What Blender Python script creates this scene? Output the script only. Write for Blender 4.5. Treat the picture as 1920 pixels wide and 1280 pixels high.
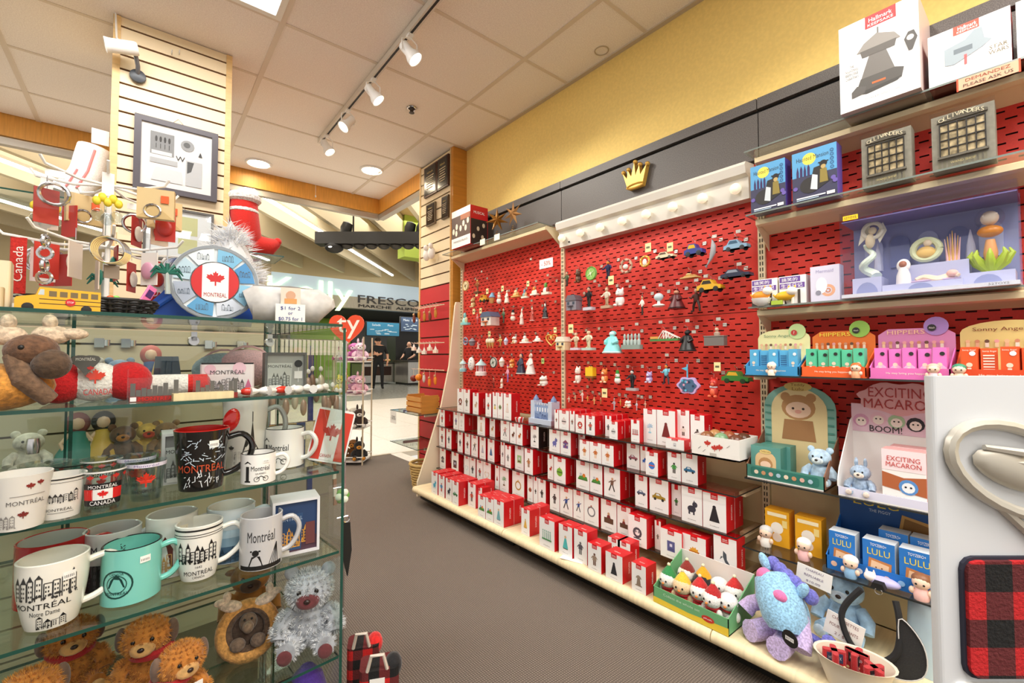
import bpy, math, random
from mathutils import Vector, Matrix, Euler
random.seed(7)
for _o in list(bpy.data.objects): bpy.data.objects.remove(_o)
SC = bpy.context.scene; COL = SC.collection
PI = math.pi; R = math.radians
# ---------------------------------------------------------------- camera
F, HY, VX, EYE = 840.0, 668.0, 271.0, 1.1
PITCH = math.atan((HY-640)/F); TH = math.atan((960-VX)*math.cos(PITCH)/F)
cam = bpy.data.cameras.new('camera'); camo = bpy.data.objects.new('camera', cam); COL.objects.link(camo)
camo.location = (0, 0, EYE); camo.rotation_euler = (PI/2+PITCH, 0, -TH)
cam.sensor_width = 36; cam.lens = F/1920*36; cam.clip_start = .02; cam.clip_end = 120
SC.camera = camo
# ---------------------------------------------------------------- world, exposure
wd = bpy.data.worlds.new('world'); SC.world = wd; wd.use_nodes = True
wd.node_tree.nodes['Background'].inputs[0].default_value = (1, .95, .88, 1)
wd.node_tree.nodes['Background'].inputs[1].default_value = .88
SC.view_settings.view_transform = 'Standard'; SC.view_settings.look = 'None'
SC.view_settings.exposure = 0.06; SC.view_settings.gamma = 1; SC.view_settings.use_curve_mapping = False
SC.cycles.max_bounces = 6; SC.cycles.transparent_max_bounces = 28; SC.cycles.caustics_reflective = False
SC.cycles.caustics_refractive = False; SC.cycles.adaptive_threshold = .02; SC.cycles.sample_clamp_indirect = 4
def area(name, loc, rot, sx, sy, power, col=(1, .94, .86)):
    l = bpy.data.lights.new(name, 'AREA'); l.shape = 'RECTANGLE'; l.size = sx; l.size_y = sy; l.energy = power; l.color = col
    o = bpy.data.objects.new(name, l); COL.objects.link(o); o.location = loc; o.rotation_euler = rot; return o
# ceiling troffers in the shop (in view and behind the viewer), then fill lights added over the mall and food court
TROFF = [(-.61, 2.34), (-1.83, 3.55), (.61, -.7), (-.61, -.1), (-.61, -1.9), (.61, -1.9)]
for tx, ty in TROFF: area('troffer_light', (tx+.55, ty, 2.895), (0, 0, 0), 1.1, .5, 29, (1, .95, .88))
area('mall_fill', (3.5, 9, 4.6), (0, 0, 0), 9, 5, 520, (1, .95, .86))  # broad fill added above the baffles, stands for no fixture there
area('mall_fill', (-4, 9, 4.6), (0, 0, 0), 6, 5, 260, (1, .94, .84))
area('food_court_fill', (8.6, 18.6, 2.87), (0, 0, 0), 5, 4, 240, (1, .97, .9))  # fill added under the inner ceiling to brighten the food court
# ---------------------------------------------------------------- pixel <-> world (1920x1280 frame, camera above)
_fw = Vector((math.sin(TH)*math.cos(PITCH), math.cos(TH)*math.cos(PITCH), math.sin(PITCH)))
_rt = Vector((math.cos(TH), -math.sin(TH), 0)); _up = _rt.cross(_fw); EYEV = Vector((0, 0, EYE))
def ray(x, y): return _fw*F+_rt*(x-960)+_up*(640-y)
def onX(x, y, c): d = ray(x, y); return EYEV+d*(c/d.x)
def onY(x, y, c): d = ray(x, y); return EYEV+d*(c/d.y)
def onZ(x, y, c): d = ray(x, y); return EYEV+d*((c-EYE)/d.z)
def atD(x, y, dep): return EYEV+ray(x, y)*(dep/F)
# ---------------------------------------------------------------- materials
_M = {}
def lin(h):
    h = h.lstrip('#'); v = [int(h[i:i+2], 16)/255 for i in (0, 2, 4)]
    return tuple(((c+.055)/1.055)**2.4 if c > .04045 else c/12.92 for c in v)+(1,)
def mat(h, rough=.55, metal=0, kind='plain', **k):
    key = (h, rough, metal, kind, tuple(sorted(k.items())))
    if key in _M: return _M[key]
    m = bpy.data.materials.new(f'{kind}_{h.strip("#")}'); m.use_nodes = True; nt = m.node_tree; N = nt.nodes; L = nt.links
    b = N['Principled BSDF']; c = lin(h)
    b.inputs['Base Color'].default_value = c; b.inputs['Roughness'].default_value = rough; b.inputs['Metallic'].default_value = metal
    def new(t, **s):
        n = N.new(t)
        for a, v in s.items():
            if hasattr(n, a): setattr(n, a, v)
            else: n.inputs[a].default_value = v
        return n
    def coord(scale=(1, 1, 1), src='Object'):
        tc = new('ShaderNodeTexCoord'); mp = new('ShaderNodeMapping'); mp.inputs['Scale'].default_value = scale
        L.new(tc.outputs[src], mp.inputs[0]); return mp.outputs[0]
    def ramp(fac, c0, c1, p0=.3, p1=.7):
        r = new('ShaderNodeValToRGB'); e = r.color_ramp.elements; e[0].position = p0; e[1].position = p1
        e[0].color = c0; e[1].color = c1; L.new(fac, r.inputs[0]); return r.outputs[0]
    def bump(fac, s, d=.01):
        bn = new('ShaderNodeBump'); bn.inputs['Strength'].default_value = s; bn.inputs['Distance'].default_value = d
        L.new(fac, bn.inputs['Height']); L.new(bn.outputs[0], b.inputs['Normal'])
    sh = lambda f: tuple(min(1, x*f) for x in c[:3])+(1,)
    if kind in ('fabric', 'fur'):
        n = new('ShaderNodeTexNoise'); n.inputs['Scale'].default_value = k.get('scale', 260 if kind == 'fabric' else 90); n.inputs['Detail'].default_value = 3
        L.new(coord(), n.inputs['Vector'])
        L.new(ramp(n.outputs['Fac'], sh(.62 if kind == 'fur' else .82), sh(1.3 if kind == 'fur' else 1.1)), b.inputs['Base Color'])
        bump(n.outputs['Fac'], .5, .004); b.inputs['Roughness'].default_value = .9
        if 'Sheen Weight' in b.inputs: b.inputs['Sheen Weight'].default_value = .25
    elif kind == 'wood':
        n = new('ShaderNodeTexNoise'); n.inputs['Scale'].default_value = 6; n.inputs['Detail'].default_value = 6
        L.new(coord(k.get('stretch', (1, 1, 14))), n.inputs['Vector'])
        L.new(ramp(n.outputs['Fac'], sh(.88), sh(1.08)), b.inputs['Base Color']); bump(n.outputs['Fac'], .05, .003)
    elif kind == 'carpet':
        wv = []
        for ax in 'XY':
            v = new('ShaderNodeTexWave'); v.bands_direction = ax; v.inputs['Scale'].default_value = 36; v.inputs['Distortion'].default_value = 1.2; v.inputs['Detail Scale'].default_value = 40; L.new(coord(), v.inputs['Vector']); wv.append(v.outputs['Fac'])
        mu = new('ShaderNodeMath', operation='MULTIPLY'); L.new(wv[0], mu.inputs[0]); L.new(wv[1], mu.inputs[1])
        n = new('ShaderNodeTexNoise'); n.inputs['Scale'].default_value = 240; L.new(coord(), n.inputs['Vector'])
        mx = new('ShaderNodeMix'); mx.data_type = 'RGBA'; mx.blend_type = 'MULTIPLY'; mx.inputs[0].default_value = 1
        L.new(ramp(mu.outputs[0], sh(.52), sh(1.3), .0, .6), mx.inputs[6]); L.new(ramp(n.outputs['Fac'], (.72,)*3+(1,), (1.05,)*3+(1,)), mx.inputs[7])
        L.new(mx.outputs[2], b.inputs['Base Color']); bump(mu.outputs[0], .5, .004); b.inputs['Roughness'].default_value = .95
    elif kind == 'speckle':
        n = new('ShaderNodeTexNoise'); n.inputs['Scale'].default_value = k.get('scale', 420); n.inputs['Detail'].default_value = 2
        L.new(coord(), n.inputs['Vector'])
        L.new(ramp(n.outputs['Fac'], sh(k.get('lo', .55)), sh(k.get('hi', 1.9)), .38, .72), b.inputs['Base Color']); bump(n.outputs['Fac'], .12, .002)
    elif kind == 'plaid':
        tc = coord((k.get('scale', 9),)*3); sx = new('ShaderNodeSeparateXYZ'); L.new(tc, sx.inputs[0])
        def band(o):
            f = new('ShaderNodeMath', operation='FRACT'); L.new(o, f.inputs[0]); g = new('ShaderNodeMath', operation='GREATER_THAN'); L.new(f.outputs[0], g.inputs[0]); g.inputs[1].default_value = .5; return g.outputs[0]
        a = new('ShaderNodeMath', operation='ADD'); L.new(band(sx.outputs[0]), a.inputs[0]); L.new(band(sx.outputs[2]), a.inputs[1])
        r = new('ShaderNodeValToRGB'); r.color_ramp.interpolation = 'CONSTANT'; e = r.color_ramp.elements
        e[0].color = c; e[1].position = .34; e[1].color = (c[0]*.22, c[1]*.3+.01, c[2]*.3+.012, 1); x = e.new(.67); x.color = (.006, .006, .007, 1)
        d = new('ShaderNodeMath', operation='MULTIPLY'); L.new(a.outputs[0], d.inputs[0]); d.inputs[1].default_value = .5; L.new(d.outputs[0], r.inputs[0])
        L.new(r.outputs[0], b.inputs['Base Color'])
        n = new('ShaderNodeTexNoise'); n.inputs['Scale'].default_value = 300; L.new(coord(), n.inputs['Vector']); bump(n.outputs['Fac'], .5, .003); b.inputs['Roughness'].default_value = .92
    elif kind == 'metalbrush':
        n = new('ShaderNodeTexNoise'); n.inputs['Scale'].default_value = 5; L.new(coord((30, 30, .6)), n.inputs['Vector'])
        L.new(ramp(n.outputs['Fac'], sh(.7), sh(1.15)), b.inputs['Base Color'])
    elif kind == 'emit':
        b.inputs['Emission Color'].default_value = c; b.inputs['Emission Strength'].default_value = k.get('s', 5); m.cycles.emission_sampling = 'AUTO' if k.get('s', 5) > 9 else 'NONE'
    elif kind == 'glass':
        N.remove(b); out = N['Material Output']; t = new('ShaderNodeBsdfTransparent'); t.inputs[0].default_value = c
        g = new('ShaderNodeBsdfGlossy'); g.inputs['Roughness'].default_value = rough; g.inputs[0].default_value = (1, 1, 1, 1)
        lw = new('ShaderNodeLayerWeight'); lw.inputs[0].default_value = .5; pw = new('ShaderNodeMath', operation='POWER'); pw.inputs[1].default_value = 4; L.new(lw.outputs['Facing'], pw.inputs[0])
        fr = new('ShaderNodeMath', operation='MULTIPLY_ADD'); fr.inputs[1].default_value = k.get('edge', .5); fr.inputs[2].default_value = k.get('base', .035); L.new(pw.outputs[0], fr.inputs[0]); mx = new('ShaderNodeMixShader')
        L.new(fr.outputs[0], mx.inputs[0]); L.new(t.outputs[0], mx.inputs[1]); L.new(g.outputs[0], mx.inputs[2]); L.new(mx.outputs[0], out.inputs[0])
    elif kind == 'coat':
        b.inputs['Coat Weight'].default_value = .6; b.inputs['Coat Roughness'].default_value = .08
    _M[key] = m; return m
GLASS = mat('#f1f7f4', .02, 0, 'glass'); SMOKE = mat('#ece6e0', .03, 0, 'glass'); CLEAR = mat('#fafafa', .02, 0, 'glass', base=.025, edge=.3)
GEDGE = mat('#1d4a40', .12); SEDGE = mat('#2e3130', .2)
WHITE = mat('#f4f3f0', .45); BLACK = mat('#141414', .5); RED = mat('#d0161f', .42); CREAM = mat('#ecdcb8', .5); CHROME = mat('#cfcfd2', .18, 1)
# ---------------------------------------------------------------- mesh builder
class MB:
    def __init__(s): s.v = []; s.f = []; s.m = []; s.M = Matrix()
    def add(s, vs, fs, m=0):
        o = len(s.v); s.v += [tuple(s.M @ Vector(p)) for p in vs]; s.f += [tuple(i+o for i in f) for f in fs]; s.m += [m]*len(fs) if isinstance(m, int) else list(m); return s
    def box(s, x0, x1, y0, y1, z0, z1, m=0):   # m: int or 6 ids (bottom, top, front -y, right +x, back +y, left -x)
        vs = [(x0, y0, z0), (x1, y0, z0), (x1, y1, z0), (x0, y1, z0), (x0, y0, z1), (x1, y0, z1), (x1, y1, z1), (x0, y1, z1)]
        return s.add(vs, [(0, 3, 2, 1), (4, 5, 6, 7), (0, 1, 5, 4), (1, 2, 6, 5), (2, 3, 7, 6), (3, 0, 4, 7)], m)
    def rbox(s, x0, x1, y0, y1, z0, z1, r, m=0, n=3):   # rounded in plan, extruded in z
        return s.prism(rrect(x0, x1, y0, y1, r, n), z0, z1, m)
    def prism(s, poly, z0, z1, m=0, top=None):
        n = len(poly); vs = [(x, y, z0) for x, y in poly]+[(x, y, z1) for x, y in poly]
        fs = [tuple(range(n-1, -1, -1)), tuple(range(n, 2*n))]+[(i, (i+1) % n, n+(i+1) % n, n+i) for i in range(n)]
        return s.add(vs, fs, m if top is None else [m, top]+[m]*n)
    def yprism(s, poly, y0, y1, m=0, front=None):   # poly in x,z extruded along y
        n = len(poly); vs = [(x, y0, z) for x, z in poly]+[(x, y1, z) for x, z in poly]
        fs = [tuple(range(n)), tuple(range(2*n-1, n-1, -1))]+[(n+i, n+(i+1) % n, (i+1) % n, i) for i in range(n)]
        return s.add(vs, fs, m if front is None else [front]+[m]*(n+1))
    def lathe(s, prof, n=20, c=(0, 0, 0), m=0):   # prof [(r,z)]
        vs = []; fs = []; ms = []
        for r, z in prof:
            for i in range(n): a = 2*PI*i/n; vs.append((c[0]+r*math.cos(a), c[1]+r*math.sin(a), c[2]+z))
        for j in range(len(prof)-1):
            for i in range(n): fs.append((j*n+i, j*n+(i+1) % n, (j+1)*n+(i+1) % n, (j+1)*n+i)); ms.append(m if isinstance(m, int) else m[j])
        mm = m if isinstance(m, int) else m[0]; me = m if isinstance(m, int) else m[-1]
        if prof[0][0] > 1e-5: fs.append(tuple(range(n-1, -1, -1))); ms.append(mm)
        if prof[-1][0] > 1e-5: k = (len(prof)-1)*n; fs.append(tuple(range(k, k+n))); ms.append(me)
        return s.add(vs, fs, ms)
    def ell(s, c, r, n=14, k=9, m=0, rot=None):
        if not hasattr(r, '__len__'): r = (r, r, r)
        M0 = s.M; s.M = M0 @ Matrix.Translation(c) @ (Euler(rot).to_matrix().to_4x4() if rot else Matrix()) @ Matrix.Diagonal((*r, 1))
        s.lathe([(max(1e-6, math.sin(PI*j/k)), -math.cos(PI*j/k)) for j in range(k+1)], n, m=m); s.M = M0; return s
    def tube(s, pts, r, n=6, m=0, cap=True):
        P = [Vector(p) for p in pts]; rr = r if hasattr(r, '__len__') else [r]*len(P); vs = []; fs = []; prev = None
        for i, p in enumerate(P):
            t = (P[min(i+1, len(P)-1)]-P[max(i-1, 0)]).normalized()
            if prev is None: a = t.orthogonal().normalized()
            else: a = (prev-t*prev.dot(t)); a = a.normalized() if a.length > 1e-6 else t.orthogonal().normalized()
            prev = a; b = t.cross(a)
            for k in range(n): q = 2*PI*k/n; vs.append(tuple(p+(a*math.cos(q)+b*math.sin(q))*rr[i]))
        for i in range(len(P)-1):
            for k in range(n): fs.append((i*n+k, i*n+(k+1) % n, (i+1)*n+(k+1) % n, (i+1)*n+k))
        if cap: fs += [tuple(range(n-1, -1, -1)), tuple(range((len(P)-1)*n, len(P)*n))]
        return s.add(vs, fs, m)
    def torus(s, c, R_, r, n=18, k=6, m=0, axis='y'):
        pts = []
        for i in range(n+1):
            a = 2*PI*i/n; ca, sa = R_*math.cos(a), R_*math.sin(a)
            pts.append((c[0]+ca, c[1], c[2]+sa) if axis == 'y' else (c[0]+ca, c[1]+sa, c[2]) if axis == 'z' else (c[0], c[1]+ca, c[2]+sa))
        return s.tube(pts, r, k, m, cap=False)
    def build(s, name, mats, parent=None, smooth=None, loc=None, rotz=0):
        me = bpy.data.meshes.new(name); me.from_pydata(s.v, [], s.f)
        for x in (mats if isinstance(mats, (list, tuple)) else [mats]): me.materials.append(x)
        if any(s.m): me.polygons.foreach_set('material_index', s.m)
        if smooth:
            me.polygons.foreach_set('use_smooth', [True]*len(me.polygons)); me.set_sharp_from_angle(angle=R(smooth if smooth is not True else 40))
        me.update(); return link(name, me, parent, loc, rotz)
def link(name, me, parent=None, loc=None, rotz=0):
    o = bpy.data.objects.new(name, me); COL.objects.link(o)
    if parent is not None: o.parent = parent
    if loc is not None: o.location = loc
    if rotz: o.rotation_euler = (0, 0, rotz)
    return o
def spl(P, n=4):
    P = [Vector(p) for p in P]; out = []
    for i in range(len(P)-1):
        a, b, c, d = P[max(i-1, 0)], P[i], P[i+1], P[min(i+2, len(P)-1)]
        for k in range(n):
            t = k/n; out.append(.5*((2*b)+(c-a)*t+(2*a-5*b+4*c-d)*t*t+(3*b-a-3*c+d)*t**3))
    return out+[P[-1]]
def rrect(x0, x1, y0, y1, r, n=3):
    out = []
    for cx, cy, a0 in ((x1-r, y0+r, -PI/2), (x1-r, y1-r, 0), (x0+r, y1-r, PI/2), (x0+r, y0+r, PI)):
        for i in range(n+1): a = a0+PI/2*i/n; out.append((cx+r*math.cos(a), cy+r*math.sin(a)))
    return out
def circ(cx, cy, r, n=16, ry=None): return [(cx+r*math.cos(2*PI*i/n), cy+(ry or r)*math.sin(2*PI*i/n)) for i in range(n)]
def tag(o, label, cat, group=None, kind=None):
    if label: o['label'] = label
    if cat: o['category'] = cat
    if group: o['group'] = group
    if kind: o['kind'] = kind
    return o
def thing(name, label, cat, loc=(0, 0, 0), rotz=0, group=None):
    o = bpy.data.objects.new(name, None); COL.objects.link(o); o.location = loc; o.rotation_euler = (0, 0, rotz); o.empty_display_size = .02
    return tag(o, label, cat, group)
def struct(o): o['kind'] = 'structure'; return o
WR = -PI/2      # things on the right wall face the aisle (-X): local x = -Y, local y = +X
# ---------------------------------------------------------------- flat print: polygons and lettering
_T = {}; TS = bpy.data.scenes.new('lettering_scratch')
def tmesh(s):
    if s not in _T:
        cu = bpy.data.curves.new('t', 'FONT'); cu.body = s; cu.resolution_u = 2; cu.size = 1
        o = bpy.data.objects.new('t', cu); TS.collection.objects.link(o); TS.view_layers[0].update(); dg = TS.view_layers[0].depsgraph
        me = bpy.data.meshes.new_from_object(o.evaluated_get(dg)); bpy.data.objects.remove(o)
        V = [tuple(v.co) for v in me.vertices]; Fc = [tuple(p.vertices) for p in me.polygons]
        if not V: V = [(0, 0, 0), (.1, 0, 0), (0, .1, 0)]; Fc = [(0, 1, 2)]
        xs = [v[0] for v in V]; ys = [v[1] for v in V]; x0, x1, y0, y1 = min(xs), max(xs), min(ys), max(ys)
        _T[s] = ([((v[0]-(x0+x1)/2)/(x1-x0), (v[1]-(y0+y1)/2)/(y1-y0)) for v in V], Fc, (x1-x0)/(y1-y0)); bpy.data.meshes.remove(me)
    return _T[s]
class Art:      # 2-D drawing in metres, x right, y up
    def __init__(s): s.v = []; s.f = []; s.m = []; s.c = []; s.lay = 0; s.hold = 0
    def _c(s, h):
        if h not in s.c: s.c.append(h)
        return s.c.index(h)
    def poly(s, pts, h):
        o = len(s.v); s.lay += 0 if s.hold else 1; s.v += [(x, y, s.lay) for x, y in pts]; s.f.append(tuple(range(o, o+len(pts)))); s.m.append(s._c(h)); return s
    def rect(s, x0, x1, y0, y1, h, n=1):
        s.lay += 0 if s.hold else 1; o = len(s.v)
        for i in range(n+1): x = x0+(x1-x0)*i/n; s.v += [(x, y0, s.lay), (x, y1, s.lay)]
        for i in range(n): s.f.append((o+2*i, o+2*i+2, o+2*i+3, o+2*i+1)); s.m.append(s._c(h))
        return s
    def circ(s, cx, cy, r, h, n=12, ry=None): return s.poly(circ(cx, cy, r, n, ry), h)
    def ring(s, cx, cy, r0, r1, h, n=18, shape=None):
        sh = shape or (lambda a: (math.cos(a), math.sin(a))); s.lay += 1; o = len(s.v)
        for i in range(n): x, y = sh(2*PI*i/n); s.v += [(cx+x*r0, cy+y*r0, s.lay), (cx+x*r1, cy+y*r1, s.lay)]
        for i in range(n): j = (i+1) % n; s.f.append((o+2*i, o+2*j, o+2*j+1, o+2*i+1)[::-1]); s.m.append(s._c(h))
        return s
    def line(s, x0, y0, x1, y1, w, h):
        d = Vector((x1-x0, y1-y0)); d = d.normalized() if d.length > 0 else Vector((1, 0)); n = Vector((-d.y, d.x))*w/2
        return s.poly([(x0-n.x, y0-n.y), (x1-n.x, y1-n.y), (x1+n.x, y1+n.y), (x0+n.x, y0+n.y)], h)
    def text(s, t, cx, cy, hgt, col, w=None, rot=0):
        V, Fc, asp = tmesh(t); W = w or hgt*asp; s.lay += 1; o = len(s.v); ca, sa = math.cos(rot), math.sin(rot)
        for x, y in V: x *= W; y *= hgt; s.v.append((cx+x*ca-y*sa, cy+x*sa+y*ca, s.lay))
        s.f += [tuple(i+o for i in f) for f in Fc]; s.m += [s._c(col)]*len(Fc); return s
    def sketch(s, x0, x1, y0, y1, col, seed=1, n=9):   # line-drawn skyline
        s.lay += 1; s.hold = 1; rn = random.Random(seed); w = (x1-x0)/n; t = (y1-y0)*.035
        for i in range(n):
            a = x0+i*w; b = a+w*rn.uniform(.7, 1); h = y0+(y1-y0)*rn.uniform(.45, .85)
            s.line(a, y0, a, h, t, col); s.line(b, y0, b, h, t, col); s.line(a, h, b, h, t, col)
            if rn.random() < .6: s.poly([(a, h), (b, h), ((a+b)/2, min(y1, h+(y1-y0)*.25))], col)
            for q in range(3): yy = y0+(h-y0)*(.2+.25*q); s.rect(a+w*.15, a+w*.3, yy, yy+(y1-y0)*.08, col); s.rect(a+w*.45, a+w*.6, yy, yy+(y1-y0)*.08, col)
        for q in range(n*2): a = rn.uniform(x0, x1); s.circ(a, y0+rn.uniform(0, .2)*(y1-y0), t*1.6, col, 6)
        s.line(x0, y0, x1, y0, t*1.5, col); s.hold = 0; return s
    def leaf(s, cx, cy, r, col):
        h = [(0, 1), (.12, .72), (.27, .8), (.22, .4), (.5, .62), (.56, .46), (.9, .5), (.8, .3), (.95, .18), (.5, -.2), (.56, -.36), (.08, -.3), (.08, -.8)]
        s.lay += 1; s.hold = 1; pts = h+[(-x, y) for x, y in h[::-1] if x > 0]
        for i in range(len(pts)-1): s.poly([(cx, cy), (cx+pts[i][0]*r, cy+pts[i][1]*r), (cx+pts[i+1][0]*r, cy+pts[i+1][1]*r)][::-1], col)
        s.hold = 0; s.lay -= 1; return s.poly([(cx, cy), (cx+pts[-1][0]*r, cy+pts[-1][1]*r), (cx+pts[0][0]*r, cy+pts[0][1]*r)][::-1], col)
    def mesh(s, f, rough=.5):
        me = bpy.data.meshes.new('print'); me.from_pydata([f(x, y, l) for x, y, l in s.v], [], s.f)
        for h in s.c: me.materials.append(mat(h, rough))
        me.polygons.foreach_set('material_index', s.m); me.update(); return me
    def front(s, name, parent, x, y, z, rough=.5, eps=.00025):   # on a surface facing local -y, drawing origin at (x, z)
        e = min(eps, .003/max(1, s.lay)); return link(name, s.mesh(lambda a, b, l: (a, -.0004-l*e, b), rough), parent, (x, y, z))
    def side(s, name, parent, x, y, z, rough=.5):    # facing local +x
        return link(name, s.mesh(lambda a, b, l: (.0004+l*.0001, a, b), rough), parent, (x, y, z))
    def up(s, name, parent, x, y, z, rough=.5): return link(name, s.mesh(lambda a, b, l: (a, b, .0004+l*.0002), rough), parent, (x, y, z))
    def wrap(s, name, parent, rad, off=0, rough=.35):   # around a vertical body of revolution, rad(z); drawing centred on angle off from -y
        def f(a, b, l):
            r = rad(b); q = a/max(r, .001)+off; r += .0004+l*.00004; return (r*math.sin(q), -r*math.cos(q), b)
        return link(name, s.mesh(f, rough), parent)
def fur(parent, src, n, ln, mats, seed=1, w=.0009, jit=.5, name='fur'):   # thin tufts standing on the surface of a part
    rn = random.Random(seed); me = src.data; P = [p for p in me.polygons]; ar = [p.area for p in P]; V = []; Fc = []; Mi = []; nm = len(mats)
    for p in rn.choices(P, weights=ar, k=n):
        vs = [me.vertices[i].co for i in p.vertices]; ws = [rn.random()+.01 for _ in vs]; t = sum(ws); c = Vector((0, 0, 0))
        for v, q in zip(vs, ws): c += v*(q/t)
        d = (p.normal+Vector((rn.uniform(-1, 1), rn.uniform(-1, 1), rn.uniform(-1, .6)))*jit).normalized(); a = d.orthogonal().normalized()
        a.rotate(Matrix.Rotation(rn.random()*6.28, 3, d)); L_ = ln*rn.uniform(.6, 1.2); o = len(V)
        V += [tuple(c-a*w-p.normal*.001), tuple(c+a*w-p.normal*.001), tuple(c+d*L_)]; Fc.append((o, o+1, o+2)); Mi.append(rn.randrange(nm))
    m = bpy.data.meshes.new(name); m.from_pydata(V, [], Fc)
    for x in mats: m.materials.append(x)
    m.polygons.foreach_set('material_index', Mi); m.update(); o = link(name, m, parent); o['kind'] = 'stuff'; o.matrix_local = src.matrix_local.copy() if src.parent == parent else Matrix(); return o
# ================================================================ THE SETTING
CEIL = 2.92; WX = 2.17
# floors
b = MB(); b.box(-6, WX, -3, 4.82, -.05, 0); struct(b.build('floor', mat('#85796f', .95, 0, 'carpet')))
fl = struct(thing('floor_mall', 'pale beige tiled mall floor beyond the carpet', None)); del fl['label']
TILE = mat('#efe6d8', .25, 0, 'speckle', scale=30, lo=.94, hi=1.04)
MB().box(-6, 12, 4.82, 11.1, -.06, -.004).build('mortar_bed', mat('#cfc4b2', .7), fl)
_tm = MB().box(.003, .897, .003, .897, -.01, 0).build('floor_tile', TILE, fl, loc=(-2.0, 4.83, 0)).data
for i in range(9):
    for j in range(7):
        if (i, j) != (0, 0): link('floor_tile', _tm, fl, (-2.0+i*.9, 4.83+j*.9, 0))
struct(MB().box(-8, 26, 11.1, 30, -.05, 0).build('floor_concourse', mat('#a3a39a', .22, 0, 'speckle', scale=14, lo=.8, hi=1.15)))
struct(MB().box(2.17, 2.3, 4.04, 4.82, -.05, 0).build('trim_1', TILE))
# carpet edge strip
struct(MB().box(-3, WX, 4.80, 4.84, 0, .006).build('trim_2', mat('#b7a98f', .4)))
# ceiling: tiles in a T-bar grid
ce = struct(thing('ceiling', None, None))
GX = [1.765+1.22*k for k in range(-5, 1)]; GY = [2.035+.61*k for k in range(-6, 5)]
TM = mat('#faf1e8', .95, 0, 'speckle', scale=170, lo=.9, hi=1.07); GB = mat('#ddd0be', .6)
def tile(x0, x1, y0, y1):
    MB().box(x0+.01, x1-.01, y0+.01, y1-.01, CEIL+.004, CEIL+.02).build('ceiling_tile', TM, ce)
xs = GX+[WX]; ys = GY+[4.98]
tro = [(t[0], t[1]) for t in TROFF]
for i in range(len(xs)-1):
    for j in range(len(ys)-1):
        cx, cy = (xs[i]+xs[i+1])/2, (ys[j]+ys[j+1])/2
        if any(abs(cx-tx-.55) < .4 and abs(cy-ty) < .3 for tx, ty in tro): continue
        tile(xs[i], xs[i+1], ys[j], ys[j+1])
for x in GX[1:]: MB().box(x-.014, x+.014, GY[0], 4.98, CEIL, CEIL+.02).build('grid_rail', GB, ce)
for y in GY: MB().box(GX[0], WX, y-.011, y+.011, CEIL+.001, CEIL+.02).build('grid_rail', GB, ce)
MB().box(WX-.03, WX, GY[0], 3.28, CEIL-.004, CEIL+.02).build('wall_angle', mat('#c8b9a2', .6), ce)
MB().box(-6, WX+.2, -3, 5, CEIL+.03, CEIL+.06).build('plenum_cover', mat('#8a8078', .9), ce)
for q, (tx, ty) in enumerate(TROFF):
    i = min(range(len(GX)-1), key=lambda i: abs((GX[i]+GX[i+1])/2-tx-.55)); j = min(range(len(GY)-1), key=lambda j: abs((GY[j]+GY[j+1])/2-ty))
    x0, x1, y0, y1 = GX[i], GX[i+1], GY[j], GY[j+1]
    lab = ['bright fluorescent ceiling panel at the top edge, right of the slatted pillar', 'bright fluorescent ceiling panel at the far left edge'][q] if q < 2 else ['fluorescent ceiling panel above the viewer to the right', 'fluorescent ceiling panel directly above the viewer', 'rearmost fluorescent ceiling panel behind the viewer at left', 'rearmost fluorescent ceiling panel behind the viewer at right'][q-2]
    t = thing('ceiling_light', lab, 'ceiling light', ((x0+x1)/2, (y0+y1)/2, CEIL), 0, 'fluorescent ceiling panels'); w, d = (x1-x0)/2-.012, (y1-y0)/2-.012
    f = MB(); f.box(-w, w, -d, -d+.03, -.004, .03).box(-w, w, d-.03, d, -.004, .03).box(-w, -w+.03, -d+.03, d-.03, -.004, .03).box(w-.03, w, -d+.03, d-.03, -.004, .03); f.build('frame', mat('#e8e4da', .4), t)
    MB().box(-w+.03, w-.03, -d+.03, d-.03, .006, .012).build('diffuser', mat('#eef6ff', .5, 0, 'emit', s=3.2), t)
# yellow wall, and the partition that ends it
struct(MB().box(WX, WX+.1, -3, 3.9, 0, CEIL).build('wall_right', mat('#f3d37e', .8, 0, 'speckle', scale=60, lo=.96, hi=1.04)))
pt = struct(thing('wall_partition', None, None))
WOOD = mat('#c98a35', .4, 0, 'wood'); LWOOD = mat('#e3bf84', .45, 0, 'wood'); SLAT = mat('#efdcb8', .5)
PY0, PY1, PX = 3.28, 3.88, 2.03
MB().box(PX, WX, PY0-.002, PY0+.03, 0, CEIL).build('end_board', WOOD, pt)
MB().box(PX+.012, WX, PY0+.031, PY1, 0, CEIL).build('core', mat('#4a2f18', .7), pt)
MB().box(PX-.004, PX+.03, PY1-.02, PY1+.004, 0, CEIL).build('edge_strip', LWOOD, pt)
MB().box(PX-.004, PX+.03, PY0+.03, PY0+.045, 0, CEIL).build('edge_strip', LWOOD, pt)
RSLAT = mat('#c62a31', .5)
k = 0; z = .04
while z < CEIL-.05:
    z1 = min(z+.1, CEIL-.002); m = RSLAT if z < 1.7 else SLAT
    if z < 1.7: z1 = z+.155 if z < 1.5 else 1.745
    MB().box(PX, PX+.031, PY0+.045, PY1-.02, z, z1-.013).build('slat', m, pt); z = z1 if z1 < CEIL-.003 else 9
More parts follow.
